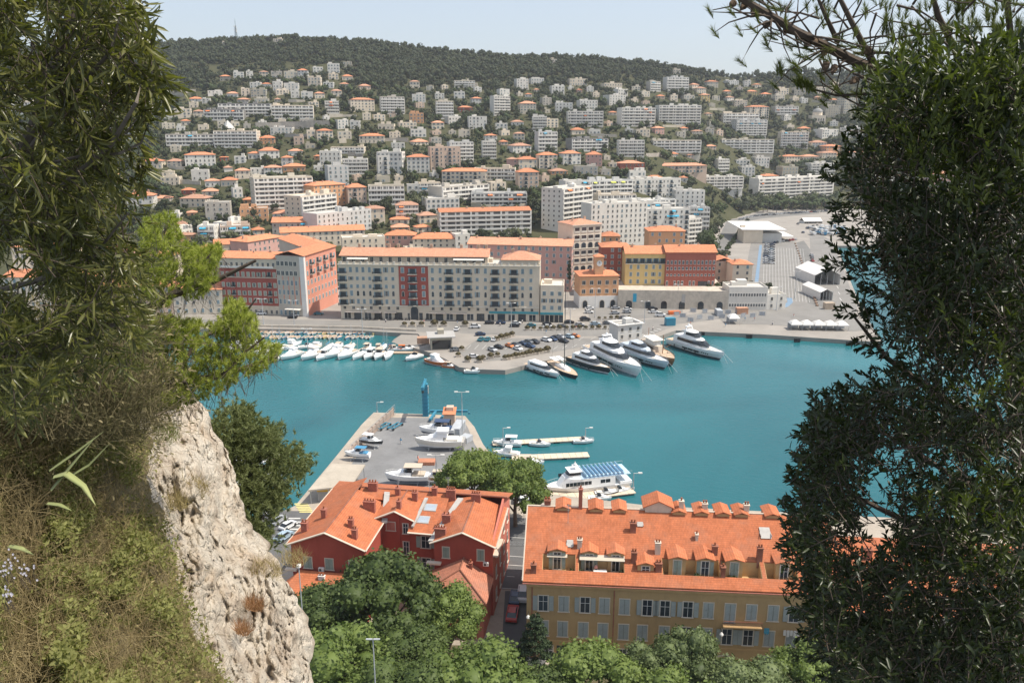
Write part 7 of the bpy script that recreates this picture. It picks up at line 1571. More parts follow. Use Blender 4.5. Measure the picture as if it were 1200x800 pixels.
def park_tree(px, py, z, rpx, kind, label, rz=1., nm='broadleaf_tree'):
    p = W(px, py, z); s = F/(p.y*cp-(z-CZ)*sp); r_ = rpx/s; t = thing(nm, (p.x, p.y, QZ), px*.37); ob('crown', CR[kind], t, (0, 0, z-QZ), 0, (r_, r_, r_*rz)); q = MB(); h = z-QZ
    q.tube([(0,0,-.5),(.1,0,h*.4),(0,.1,h)], [.5,.36,.2], 8)
    for k in range(5): a = k*1.3; q.tube([(0.05,0,h*(.35+.08*k)),(math.cos(a)*r_*.3,math.sin(a)*r_*.3,h*.8),(math.cos(a)*r_*.65,math.sin(a)*r_*.65,h+r_*.1)], [.2,.13,.05], 6)
    q.build('trunk', M_bark, t); tag(t, label, 'tree', 'park trees between the rock and the houses'); return t
park_tree(450, 708, 12, 86, 0, 'big dark green tree in front of the red house')
park_tree(384, 724, 11, 62, 0, 'dark tree at the left front of the red house, beside the rock', .9)
park_tree(524, 724, 10, 54, 1, 'brighter green tree before the red annex')
park_tree(478, 762, 11, 62, 0, 'low dark tree beneath the big one', .8)
park_tree(398, 790, 13, 92, 1, 'light green tree low beside the rock foot', .85)
park_tree(558, 815, 13, 98, 1, 'broad light green tree at the bottom edge, left of the conifer', .8)
park_tree(700, 806, 11, 82, 1, 'yellow green tree at the bottom before the ochre house door', .85)
park_tree(765, 790, 8, 52, 3, 'grey green tree before the left half of the ochre house')
park_tree(803, 776, 9, 56, 3, 'tall olive grey tree with bare twigs before the ochre house', 1.15)
park_tree(880, 818, 9, 74, 3, 'grey green bushy tree at the bottom before the balcony', .8)
park_tree(950, 795, 9, 62, 1, 'green tree at the bottom edge half behind the dark tree', .9); park_tree(1035, 790, 9, 55, 3, 'grey green tree seen low through the dark tree', .9); park_tree(1120, 800, 9, 60, 1, 'green tree low in the right corner behind the dark tree', .9)
park_tree(553, 560, 10, 50, 2, 'left of the two plane trees behind the red house', .95, 'plane_tree'); park_tree(604, 572, 10, 50, 2, 'right of the two plane trees behind the red house', 1.0, 'plane_tree')
for x, y, z, r_, k, lb in ((345,760,8,60,0,'dark shrubby tree at the very foot of the rock'),(480,830,14,90,0,'dark tree along the bottom edge between two light ones'),(640,830,12,70,0,'dark tree at the bottom edge under the conifer'),(790,835,12,80,1,'green tree at the bottom edge under the olive grey ones')): park_tree(x, y, z, r_, k, lb, .8)

p = W(627, 765, 6); t = thing('conifer', (p.x, p.y, QZ)); q = MB(); q.tube([(0,0,0),(0,0,11)], [.3,.08], 7); q.build('trunk', M_bark, t); g = np.random.default_rng(4); C, Rr = [], []
for k in range(46):
    f = k/46; a = k*2.4; rad = (1-f)*3.6+.4; C.append([math.cos(a)*rad*.75, math.sin(a)*rad*.75, 1.5+f*9.2+.0]); Rr.append(.55+(1-f)*.55)
t_ = quadmesh('crown', [cloud(g, C, Rr, 9000, .17, .1, .8, .45, (.3,1.2)), cores(C, Rr, .55, .4, g)], NL5); ob('crown', t_, t); tag(t, 'dark conifer standing in the gap between the red and ochre houses', 'conifer')
q = MB(); p = D(437, 748, 98); q.cyl((0,0), .07, 0, p.z-QZ, 7); t = thing('street_lamp', (p.x, p.y, QZ)); q.build('pole', M_lampm, t); q = MB(); h = p.z-QZ; q.box(-.8,-.1,-.1,.1,h-.1,h+.0); q.box(.1,.8,-.1,.1,h-.1,h+.0); q.build('lamp_head', M_lampm, t); tag(t, 'twin-armed park lamp rising between the light green trees', 'street lamp')
# ---------------------------------------------------------------- the rock and the overgrown slope beside the viewpoint
def edge(py): return lerp_tab([(455,215),(480,241),(505,252),(530,268),(560,276),(590,286),(615,294),(640,310),(660,332),(700,346),(740,355),(780,362),(830,368),(900,380)], py)
def seam(py): return lerp_tab([(455,120),(480,158),(520,172),(560,178),(600,190),(640,198),(700,216),(740,232),(800,262),(900,300)], py)
def cdist(px, py):
    s = max(0, min(1.2, (px+160)/(edge(py)+160))); return 8.0 + 8.0*s**2.6 + (860-py)/420*3.6
def fb(x, y, z, o=4):
    v = 0; a = 1
    for _ in range(o): v += a*mnoise.noise(Vector((x, y, z))); x *= 2.03; y *= 2.03; z *= 2.03; a *= .5
    return v
rows, V, Fq, MI, VI = [], [], [], [], {}
PY = np.linspace(452, 940, 230); NX = 260
for j, py in enumerate(PY):
    e = edge(py)
    for i in range(NX+8):
        if i < NX:
            f = i/(NX-1); px = -170+(e+170)*(1-(1-f)**1.25); d = cdist(px, py); p = D(px, py, d)
            rock = max(0, min(1, (px-seam(py)+12*fb(px*.03, py*.03, 3))/22+.5))
            u_, v_ = px*.018, py*.009
            n = fb(u_*1.1, v_*1.0, 3.1)*1.0*rock - max(0, 1-abs(mnoise.noise(Vector((u_*3+fb(u_, v_*2, 9)*1.2, v_*1.3, 11))))*9)*.22*rock - max(0, 1-abs(mnoise.noise(Vector((u_*1.5, v_*5+fb(u_*2, v_, 7), 15))))*10)*.14*rock + (1-abs(mnoise.noise(Vector((u_*2.6, v_*1.6, 1)))))**2*.22*rock + (1-abs(mnoise.noise(Vector((u_*6+fb(u_, v_, 2)*.8, v_*3.0, 4)))))**3*.10*rock + fb(u_*7, v_*11, 6, 5)*.10*rock + abs(mnoise.noise(Vector((u_*22, v_*22, 5))))*.07*rock + fb(p.x*.8, p.y*.8, p.z*.8)*.35*(1-rock)
            p = D(px+ (fb(py*.035, 2.2, 7)*7 if f > .8 else 0)*(f-.8)*5, py, d-n*.9)
        else:
            k = i-NX+1; q0 = V[-k] if k <= 1 else None; base = D(e-(k**1.3)*3, py+0, cdist(e, py)+k*1.1+k*k*.12); p = base+Vector((fb(base.x, base.z, 1)*.4, 0, 0)); rock = 1
        V.append(tuple(p)); VI[(j, i)] = rock
n_ = NX+8
for j in range(len(PY)-1):
    for i in range(n_-1):
        Fq.append((j*n_+i, (j+1)*n_+i, (j+1)*n_+i+1, j*n_+i+1)); MI.append(1 if VI[(j, i)] > .5 else 0)
mr_ = bpy.data.materials.new('limestone'); mr_.use_nodes = True; nt = mr_.node_tree; N = nt.nodes; L = nt.links; b = N['Principled BSDF']; b.inputs['Roughness'].default_value = .95; b.inputs['Specular IOR Level'].default_value = .15
g = N.new('ShaderNodeNewGeometry'); mp = N.new('ShaderNodeMapping'); mp.inputs['Scale'].default_value = (2.6, 1.2, 1.1); L.new(g.outputs['Position'], mp.inputs[0])
n1 = N.new('ShaderNodeTexNoise'); n1.inputs['Scale'].default_value = .9; n1.inputs['Detail'].default_value = 9; n1.inputs['Roughness'].default_value = .68; L.new(mp.outputs[0], n1.inputs['Vector'])
cr = N.new('ShaderNodeValToRGB'); E_ = cr.color_ramp.elements; E_[0].position = .30; E_[0].color = (.20,.155,.115,1); E_[1].position = .62; E_[1].color = (.72,.64,.53,1); e2 = E_.new(.43); e2.color = (.55,.46,.36,1); e3 = E_.new(.52); e3.color = (.64,.56,.45,1); L.new(n1.outputs['Fac'], cr.inputs[0])
n2 = N.new('ShaderNodeTexNoise'); n2.inputs['Scale'].default_value = .5; n2.inputs['Detail'].default_value = 4; L.new(g.outputs['Position'], n2.inputs['Vector']); m2 = N.new('ShaderNodeMapRange'); m2.inputs[1].default_value = .52; m2.inputs[2].default_value = .66; m2.inputs[4].default_value = .5; L.new(n2.outputs['Fac'], m2.inputs[0])
mx = N.new('ShaderNodeMix'); mx.data_type = 'RGBA'; L.new(m2.outputs[0], mx.inputs[0]); L.new(cr.outputs[0], mx.inputs[6]); mx.inputs[7].default_value = (.58,.43,.29,1); L.new(mx.outputs[2], b.inputs['Base Color'])
vo = N.new('ShaderNodeTexVoronoi'); vo.feature = 'DISTANCE_TO_EDGE'; vo.inputs['Scale'].default_value = 1.6; nd = N.new('ShaderNodeTexNoise'); nd.inputs['Scale'].default_value = 1.5; nd.inputs['Detail'].default_value = 5; L.new(mp.outputs[0], nd.inputs['Vector'])
va = N.new('ShaderNodeVectorMath'); va.operation = 'ADD'; L.new(mp.outputs[0], va.inputs[0]); L.new(nd.outputs['Color'], va.inputs[1]); L.new(va.outputs[0], vo.inputs['Vector'])
vm = N.new('ShaderNodeMapRange'); vm.inputs[2].default_value = .09; L.new(vo.outputs['Distance'], vm.inputs[0])
n3 = N.new('ShaderNodeTexNoise'); n3.inputs['Scale'].default_value = 5; n3.inputs['Detail'].default_value = 9; n3.inputs['Roughness'].default_value = .72; L.new(mp.outputs[0], n3.inputs['Vector'])
ad = N.new('ShaderNodeMath'); ad.operation = 'MULTIPLY_ADD'; ad.inputs[1].default_value = .35; L.new(vm.outputs[0], ad.inputs[0]); L.new(n3.outputs['Fac'], ad.inputs[2]); a2 = N.new('ShaderNodeMath'); a2.operation = 'ADD'; L.new(ad.outputs[0], a2.inputs[0]); L.new(n1.outputs['Fac'], a2.inputs[1])
bp = N.new('ShaderNodeBump'); bp.inputs['Strength'].default_value = 1; bp.inputs['Distance'].default_value = .13; L.new(a2.outputs[0], bp.inputs['Height']); L.new(bp.outputs[0], b.inputs['Normal'])
M_soil = leafmat('slope_soil', (.055,.045,.022), (.20,.16,.09), .95, 0, .1, 2.)
struct(ob('cliff', npmesh('cliff', V, Fq, [M_soil, mr_], False, MI)))
# ---------------------------------------------------------------- leaf tools
CR_ = np.array([1., 0, 0]); CU_ = np.array([0, sp, cp]); CF_ = np.array([0, cp, -sp])
def D_(px, py, d):
    x = (px-600)/F; y = (400-py)/F; v = CF_[None]+x[:, None]*CR_[None]+y[:, None]*CU_[None]; v /= np.linalg.norm(v, axis=1, keepdims=True); return v*d[:, None]+np.array([0, 0, CZ])
def inpoly(x, y, P):
    c = np.zeros(len(x), bool); n = len(P)
    for i in range(n):
        (x0, y0), (x1, y1) = P[i], P[(i+1)%n]
        if y0 == y1: continue
        m = (y0 > y) != (y1 > y); c ^= m & (x < (x1-x0)*(y-y0)/(y1-y0)+x0)
    return c
def sample(g, P, n):
    xs = [p[0] for p in P]; ys = [p[1] for p in P]; X, Y = [], []
    while sum(map(len, X)) < n:
        x = g.uniform(min(xs), max(xs), n); y = g.uniform(min(ys), max(ys), n); k = inpoly(x, y, P); X.append(x[k]); Y.append(y[k])
    return np.concatenate(X)[:n], np.concatenate(Y)[:n]
def nrm(v): return v/np.maximum(np.linalg.norm(v, axis=1, keepdims=True), 1e-6)
def leaves(P, T, N_, L_, Wd, fold=.25, droop=.15):
    "pointed leaves: base P, direction T, normal N_, length, width; 6 quads-as-faces folded on the midrib"
    B = nrm(np.cross(T, N_)); N_ = np.cross(B, T); L_ = L_[:, None]; Wd = Wd[:, None]
    def pt(t, w, d): return P+T*L_*t+B*Wd*w+N_*(Wd*abs(w)*fold*2-L_*droop*t*t)
    A = pt(0, 0, 0); M1 = pt(.5, 0, 0); E = pt(1, 0, 0); l1 = pt(.3, .42, 0); l2 = pt(.7, .36, 0); r1 = pt(.3, -.42, 0); r2 = pt(.7, -.36, 0)
    V = np.stack([A, l1, l2, E, r2, r1, M1], 1).reshape(-1, 3); o = (np.arange(len(P))*7)[:, None]
    Fq = np.concatenate([o+np.array([[0, 6, 2, 1]]), o+np.array([[6, 3, 3, 2]]), o+np.array([[0, 5, 4, 6]]), o+np.array([[6, 4, 3, 3]])])
    q = np.concatenate([o+np.array([[0, 6, 2, 1]]), o+np.array([[0, 5, 4, 6]])]); t = np.concatenate([o+np.array([[6, 3, 2, 2]]), o+np.array([[6, 4, 3, 3]])])
    return V, np.concatenate([q, t])
def needles(P, T, L_, Wd):
    S = nrm(np.cross(T, rdir(G0, len(P)))); V = np.stack([P-S*Wd[:, None], P+S*Wd[:, None], P+T*L_[:, None]], 1).reshape(-1, 3); o = (np.arange(len(P))*3)[:, None]
    return V, o+np.array([[0, 1, 2, 2]])
def twigs(P0, P1, P2, r0):
    "bent three-sided twigs"
    n = len(P0); T = nrm(P2-P0); A = nrm(np.cross(T, rdir(G0, n))); B = np.cross(T, A); Vs = []
    for P, r in ((P0, r0), (P1, r0*.7), (P2, r0*.35)):
        for k in range(3): a = 2*math.pi*k/3; Vs.append(P+(A*math.cos(a)+B*math.sin(a))*r[:, None])
    V = np.stack(Vs, 1).reshape(-1, 3); o = (np.arange(n)*9)[:, None]; Fs = []
    for s in (0, 3):
        for k in range(3): Fs.append(o+np.array([[s+k, s+(k+1)%3, s+3+(k+1)%3, s+3+k]]))
    return V, np.concatenate(Fs)
G0 = np.random.default_rng(11)
def spray(P0, dirs, tl, per, L_, Wd, spread=.6, start=.15, bend=.25, whorl=False):
    "twigs from P0 along dirs with leaves along them"
    n = len(P0); P2 = P0+dirs*tl[:, None]; P1 = (P0+P2)/2+rdir(G0, n)*tl[:, None]*bend*.3; tw = twigs(P0, P1, P2, tl*.008+.001)
    t = np.tile(np.linspace(start, 1.02, per), n)+G0.uniform(-.05, .05, n*per); k = np.repeat(np.arange(n), per); t = np.clip(t, 0, 1)
    if whorl: t = 1-(1-t)**1.7
    Q = np.where((t < .5)[:, None], P0[k]+(P1-P0)[k]*(t*2)[:, None], P1[k]+(P2-P1)[k]*(t*2-1)[:, None]); d = dirs[k]
    rad = nrm(np.cross(d, rdir(G0, n*per))); T = nrm(d*(1-spread*.5)+rad*spread+G0.normal(size=(n*per, 3))*.12); N_ = nrm(np.cross(np.cross(T, d), T)+G0.normal(size=(n*per, 3))*.35)
    lv = leaves(Q, T, N_, L_*G0.uniform(.6, 1.15, n*per), Wd*G0.uniform(.7, 1.15, n*per)); return lv, tw
def cam_dir(a, dep):
    "unit vectors from picture angle a (radians, 0 right, pi/2 up) and depth component"
    return nrm(np.cos(a)[:, None]*CR_+np.sin(a)[:, None]*CU_+dep[:, None]*CF_)
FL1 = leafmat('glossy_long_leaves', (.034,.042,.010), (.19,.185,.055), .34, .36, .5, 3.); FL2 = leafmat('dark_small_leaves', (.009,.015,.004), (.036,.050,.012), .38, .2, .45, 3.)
FLy = leafmat('fresh_small_leaves', (.030,.044,.008), (.10,.12,.025), .4, .35, .4, 3.); FPn = leafmat('pine_needles', (.13,.17,.025), (.38,.41,.085), .55, .3, .3, 6.); FPd = leafmat('dull_pine_needles', (.045,.060,.012), (.15,.17,.04), .6, .3, .3, 6.)
M_twig = mat('twig_bark', (.085,.065,.05), .9, .3, 8); M_twg = mat('grey_twig', (.13,.11,.09), .9, .3, 8); M_straw = leafmat('straw', (.20,.15,.07), (.40,.32,.17), .8, .2, .1, 2.)
def boughs(name, paths, parent, m, n=8):
    q = MB()
    for pts, r0, r1 in paths:
        P = [D(x, y, d) for x, y, d in pts]; k = len(P); q.tube(P, [r0+(r1-r0)*i/(k-1) for i in range(k)], n)
    return q.build(name, m, parent)
def at_root(name, x, y, d): p = D(x, y, d); t = thing(name, p); return t, np.array(p[:])
def put(name, parts, m, parent, base): me = quadmesh(name, [(V-base, Fq) for V, Fq in parts], m); return ob(name, me, parent)
# ---- left tree with long narrow leaves
g = G0; LP = [(-40,-40),(140,-40),(148,-5),(160,10),(164,45),(172,60),(172,95),(160,125),(160,160),(150,185),(132,215),(140,250),(156,300),(160,340),(145,372),(170,395),(150,425),(120,448),(70,455),(40,470),(-40,480)]
t, base = at_root('broadleaf_shrub_tree', -90, 620, 5.2)
x, y = sample(g, LP, 1900); k = np.array([fb(a_*.018, b_*.018, 8) for a_, b_ in zip(x, y)]) > -.30+np.clip((x-110)/90, 0, 1)*.22; x, y = x[k], y[k]; NL = len(x); d = g.uniform(3.3, 5.6, NL); P0 = D_(x, y, d)
dirs = cam_dir(g.normal(-.85, .5, NL)+np.where(g.random(NL) < .2, 1.9, 0), g.normal(0, .5, NL)); tl = g.uniform(.14, .30, NL)
lv, tw = spray(P0-dirs*tl[:, None]*.5, dirs, tl, 15, .080, .0135, .5)
# sprigs that stick out at the right edge
pts = [(150,25,2.9,.5),(168,20,2.9,-.3),(176,60,2.8,.9),(188,80,2.8,-.7),(200,62,2.8,1.7),(205,70,2.8,-1.),(210,95,2.8,-1.4),(196,105,2.8,-.4),(185,125,2.9,-.3),(180,150,2.9,.6),(178,175,3,-1.),(165,200,3,-.6),(120,190,3.1,-.5),(150,180,3,-1.2),(190,40,2.8,-1.1),(160,110,3,.3),(140,150,3,-.9),(170,230,3.2,-.6),(175,130,3,-1.2),(188,190,3,-1.3),(205,85,2.8,-.5),(195,115,2.9,-1.6),(182,165,3,-1.1)]
a = np.array(pts); a[:, 0] -= 24; a[:, 2] += .5; sd = cam_dir(a[:, 3], g.normal(0, .3, len(a))); st = np.full(len(a), .15); l2, t2 = spray(D_(a[:, 0], a[:, 1], a[:, 2])-sd*.05, sd, st, 14, .082, .017, .5)
put('foliage', [lv, l2], FL1, t, base); put('twigs', [tw, t2], M_twig, t, base)
o = boughs('trunk', [([(-90,620,5.2),(-60,430,4.6),(-20,280,4.2),(40,150,4),(80,30,3.8),(100,-60,3.8)],.05,.012),([(-40,350,4.4),(40,330,4.0),(110,300,3.7),(150,250,3.4)],.016,.003),([(-20,280,4.2),(60,230,3.8),(130,170,3.4),(160,120,3.1),(165,100,3.3)],.016,.003),([(0,220,4.1),(70,130,3.8),(130,60,3.4),(140,20,3.4)],.014,.003),([(20,200,3.9),(100,182,3.6),(140,180,3.4),(165,168,3.4),(176,140,3.4),(180,95,3.4),(176,62,3.4)],.007,.002),([(110,130,3.6),(140,165,3.4),(160,140,3.3)],.005,.002),([(-60,430,4.6),(20,420,4.2),(100,400,4),(150,370,3.8)],.03,.006)], t, M_twg)
o.matrix_parent_inverse = Matrix.Translation(-Vector(base)); tag(t, 'big left-hand tree with long narrow glossy leaves leaning over the view', 'tree')
# ---- right tree with small dark leaves
RP = [(1070,88),(1087,70),(1110,80),(1230,60),(1230,830),(997,830),(977,780),(952,740),(950,700),(937,660),(927,625),(937,590),(947,560),(950,515),(964,480),(987,468),(1017,468),(1050,440),(1060,420),(1050,390),(1042,360),(1048,330),(1030,290),(1020,250),(1005,225),(995,195),(1020,165),(1032,130),(1045,100)]
holes = [(1120,440,75,28),(1070,545,50,30),(1160,480,40,22),(1045,600,40,24),(1165,640,45,26),(1090,690,40,18),(1000,720,25,16),(1130,560,40,20),(1010,560,22,20),(1150,395,30,14),(1180,540,26,22),(1000,640,25,22),(1060,480,30,14),(1100,610,30,16)]
def thin(x, y, g, keep):
    k = np.ones(len(x), bool)
    for hx, hy, a_, b_ in holes: k &= ~((((x-hx)/a_)**2+((y-hy)/b_)**2 < 1) & (g.random(len(x)) > keep))
    return k
t, base = at_root('dense_dark_tree', 1260, 860, 4.8)
x, y = sample(g, RP, 8600); k = (np.array([fb(a_*.016, b_*.016, 18) for a_, b_ in zip(x, y)]) > np.where(y < 300, -.26, -.40)) & thin(x, y, g, .35) & ((y < 420) | (g.random(8600) < .92)); x, y = x[k], y[k]; n = len(x); d = g.uniform(3.1, 6.0, n); P0 = D_(x, y, d)
dirs = cam_dir(np.where(x < 1040, g.normal(2.2, .8, n), g.normal(1.4, .8, n)), g.normal(-.1, .5, n)); tl = g.uniform(.12, .24, n)
lv, tw = spray(P0-dirs*tl[:, None]*.5, dirs, tl, 14, .040, .0145, .62, .1, .3, True)
pts = []
for ex, ey, aa in ((975,300,2.6),(985,292,2.0),(1000,300,1.2),(975,312,3.2),(1000,325,2.9),(1012,345,3.0),(985,370,2.8),(995,362,1.9),(1010,385,2.5),(1000,398,3.3),(1018,405,3.4),(1018,375,2.2),(1030,430,3.0),(1008,452,2.6),(988,462,2.2),(965,470,2.0),(950,478,2.4),(945,500,2.2),(938,520,2.0),(932,545,2.2),(928,570,2.5),(922,590,2.9),(918,612,3.1),(915,635,3.3),(920,655,3.0),(930,690,3.4),(935,715,3.6),(945,745,3.5),(958,770,3.2),(975,195,2.6),(972,210,3.0),(980,238,3.1),(970,252,3.5),(985,265,3.0),(1000,170,2.5),(1005,140,2.6),(1015,110,2.3),(1035,85,2.0),(1055,72,1.7),(1085,68,1.5),(995,285,2.7),(1015,315,2.4),(1025,352,2.8),(955,510,2.2),(945,540,2.4),(990,480,1.9),(1012,470,1.5)):
    for q_ in range(3): pts.append((ex+16+g.uniform(-7, 9), ey+g.uniform(-7, 7), g.uniform(3.5, 4.2), aa+g.uniform(-.4, .4)))
a = np.array(pts); sd = cam_dir(a[:, 3], g.normal(0, .3, len(a))); l2, t2 = spray(D_(a[:, 0], a[:, 1], a[:, 2])-sd*.08, sd, np.full(len(a), .15), 17, .038, .014, .55, .1, .2, True)
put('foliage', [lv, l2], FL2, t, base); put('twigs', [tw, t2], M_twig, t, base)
x, y = sample(g, [(1030,90),(1110,85),(1230,90),(1230,250),(1150,270),(1080,230),(1020,180)], 330); x2, y2 = sample(g, [(1060,420),(1230,380),(1230,480),(1180,520),(1110,480)], 50); x3, y3 = sample(g, [(1080,610),(1170,560),(1230,640),(1230,720),(1120,690)], 60); x, y = np.concatenate([x, x2, x3]), np.concatenate([y, y2, y3]); n = len(x)
P0 = D_(x, y, g.uniform(3.0, 3.6, n)); dirs = cam_dir(g.normal(1.5, .5, n), g.normal(0, .4, n)); lv, tw = spray(P0, dirs, g.uniform(.1, .18, n), 14, .038, .012, .5, .1, .2, True); put('new_growth', [lv], FLy, t, base)
o = boughs('trunk', [([(1260,860,4.8),(1230,700,4.8),(1200,520,4.9),(1180,350,5),(1150,200,5),(1120,100,5)],.09,.02),([(1225,690,4.8),(1130,640,4.6),(1040,600,4.3),(960,560,4)],.03,.005),([(1230,740,4.8),(1120,750,4.5),(1030,730,4.2),(960,740,4)],.03,.005),([(1200,520,4.9),(1110,470,4.6),(1040,420,4.3),(1000,370,4)],.03,.005),([(1185,380,5),(1100,330,4.6),(1040,300,4.2),(990,295,4)],.025,.005),([(1170,300,5),(1090,230,4.6),(1010,180,4.2)],.025,.006),([(1210,600,4.8),(1120,560,4.4),(1060,520,4.2),(1000,490,4)],.02,.004),([(1200,560,4.6),(1150,430,4.2),(1085,395,4.0),(1065,402,3.9)],.008,.003),([(1235,760,4.2),(1150,735,4),(1080,700,3.9),(1040,660,3.8)],.014,.003),([(1230,650,4.4),(1150,620,4.2),(1090,560,4)],.012,.003)], t, M_twig); o.matrix_parent_inverse = Matrix.Translation(-Vector(base)); tag(t, 'dense dark small-leaved tree filling the right side of the view', 'tree')
# ---- bare-branched pine over the top right corner
def tufts(P, T, per, L_, Wd, sp_=.55):
    n = len(P); k = np.repeat(np.arange(n), per); dd = nrm(T[k]*1.0+rdir(G0, n*per)*sp_*G0.uniform(.5, 1.6, (n*per, 1))); off = G0.uniform(-.9, .35, n*per)[:, None]*T[k]*L_*.9
    return needles(P[k]+off, dd, L_*G0.uniform(.6, 1.1, n*per), np.full(n*per, Wd))
t, base = at_root('pine_tree', 1330, 330, 6.5)
main = [(1330,330,6.5),(1200,190,6.3),(1110,115,6.1),(1060,95,6),(1027,82,5.9),(1000,71,5.8),(967,54,5.7),(933,37,5.6),(900,17,5.6),(868,-2,5.6),(820,-30,5.6)]
paths = [(main,.045,.018),([(1027,82,5.9),(1000,30,5.8),(975,-20,5.8)],.022,.012),([(982,50,5.8),(968,20,5.7),(955,-10,5.7)],.018,.008),([(1110,115,6.1),(1085,86,6),(1040,62,5.9),(1000,62,5.8)],.02,.006),([(1150,150,6.2),(1130,80,6.1),(1100,20,6),(1085,-30,6)],.03,.012),([(1200,190,6.3),(1190,100,6.2),(1180,0,6.1),(1175,-40,6)],.03,.015),([(1060,95,6),(1030,110,5.9),(980,112,5.8),(935,100,5.7),(915,85,5.7)],.012,.003),([(1060,98,6),(1010,125,5.9),(985,112,5.8),(960,95,5.8)],.009,.003),([(900,17,5.6),(880,20,5.5),(855,8,5.5),(835,12,5.5)],.008,.003)]
g2 = random.Random(6); ends = []
for _ in range(150):
    k = g2.randrange(1, len(main)-1); x0, y0, d0 = main[k]; f = g2.random(); x1, y1, d1 = main[k+1]; x, y, d = x0+(x1-x0)*f, y0+(y1-y0)*f, d0+(d1-d0)*f
    if g2.random() < .4: x = g2.uniform(960, 1220); y = g2.uniform(-10, 110); d = g2.uniform(5.4, 6.4)
    a = g2.uniform(0, 6.28); pl = [(x, y, d)]; st = g2.uniform(14, 30)
    for s in range(3): a += g2.uniform(-.5, .5); x += math.cos(a)*st; y -= math.sin(a)*st*.8; d += g2.uniform(-.12, .12); pl.append((x, y, d))
    if max(q[1] for q in pl) > 150 and x < 1010: continue
    if min(q[0] for q in pl) < 822: continue
    paths.append((pl, .0075, .002)); ends.append((pl[-1], a)); 
    if g2.random() < .5: ends.append((pl[-2], a+1))
o = boughs('trunk', paths, t, M_twig, 6); o.matrix_parent_inverse = Matrix.Translation(-Vector(base))
e = np.array([(p[0], p[1], p[2], a) for p, a in ends]+[(g2.uniform(1050,1220), g2.uniform(-10,110), g2.uniform(5.4,6.3), g2.uniform(.8,2.3)) for _ in range(120)]+[(940+g2.uniform(-12,12), 102+g2.uniform(-7,7), 5.6, g2.uniform(0,6)) for _ in range(10)]+[(914+g2.uniform(-4,4), 80+g2.uniform(-5,5), 5.6, 1.6) for _ in range(4)]+[(1120+g2.uniform(-90,90), 20+g2.uniform(-30,30), 5.8, 1.5) for _ in range(40)])
put('needles', [tufts(D_(e[:, 0], e[:, 1], e[:, 2]), cam_dir(e[:, 3]*.3+1.1, np.zeros(len(e))), 70, .062, .0016)], FPd, t, base)
q = MB(); cone = []
for x, y in ((871,8),(883,15),(946,52),(955,48),(966,62),(977,82),(968,78),(1000,95),(898,30),(921,36),(858,5),(1015,60)):
    p = D(x, y, 5.65)-Vector(base); c = MB(); c.cyl((0,0), .010, -.034, -.02, 8, .024); c.cyl((0,0), .024, -.02, .0, 8, .022); c.cyl((0,0), .022, 0, .034, 8, .003); o = c.build('pine_cone', mat('cone_scales', (.13,.09,.06), .9, .4, 60), t, True); o.location = p; o.rotation_euler = (2.4+g2.random(), g2.random(), 0)
tag(t, 'sparse pine with bare twigs and cones over the top right corner', 'pine tree')
# ---- bright pine behind the left tree
t, base = at_root('pine_tree', 60, 520, 13)
bp_ = [([(60,520,13),(120,420,12.5),(160,370,12.2),(200,346,12),(250,330,11.8),(300,305,11.6)],.11,.02),([(60,520,13),(130,470,12.5),(200,450,12),(260,440,11.8),(325,418,11.6)],.10,.02),([(160,370,12.2),(180,300,12.2),(200,255,12.2)],.05,.01),([(200,346,12),(235,310,11.9),(260,285,11.8)],.03,.01),([(200,450,12),(230,400,12),(285,370,11.9),(300,350,11.8)],.04,.01),([(260,440,11.8),(290,410,11.7),(310,395,11.6)],.03,.01),([(130,470,12.5),(170,420,12.3),(215,385,12.2)],.04,.01)]
o = boughs('trunk', bp_, t, M_twig, 7); o.matrix_parent_inverse = Matrix.Translation(-Vector(base)); E = []
for P, n in (([(165,255),(205,250),(215,285),(262,286),(258,318),(240,345),(180,362),(160,330)],380),([(255,285),(262,300),(240,340),(225,340),(222,295)],90),([(165,372),(205,372),(250,380),(268,360),(300,368),(305,400),(330,402),(325,425),(290,440),(250,462),(200,478),(150,478),(150,420)],1050),([(262,352),(285,350),(300,380),(275,395),(262,375)],110),([(90,400),(170,380),(180,470),(120,500),(80,480)],160)):
    x, y = sample(g, P, n); E.append(np.stack([x, y], 1))
E = np.concatenate(E); n = len(E); P0 = D_(E[:, 0], E[:, 1], g.uniform(11.2, 13, n)); T = cam_dir(g.normal(1.3, .6, n), g.normal(-.2, .4, n)); sel = g.random(n) < .5
put('needles', [tufts(P0, T, 60, .095, .0045, .8)], FPn, t, base); Q = P0-T*.25+rdir(g, n)*.15; put('twigs', [twigs(Q, (Q+P0)/2+rdir(g, n)*.03, P0, np.full(n, .004))], M_twg, t, base)
tag(t, 'bright green pine reaching out over the harbour from behind the left tree', 'pine tree')
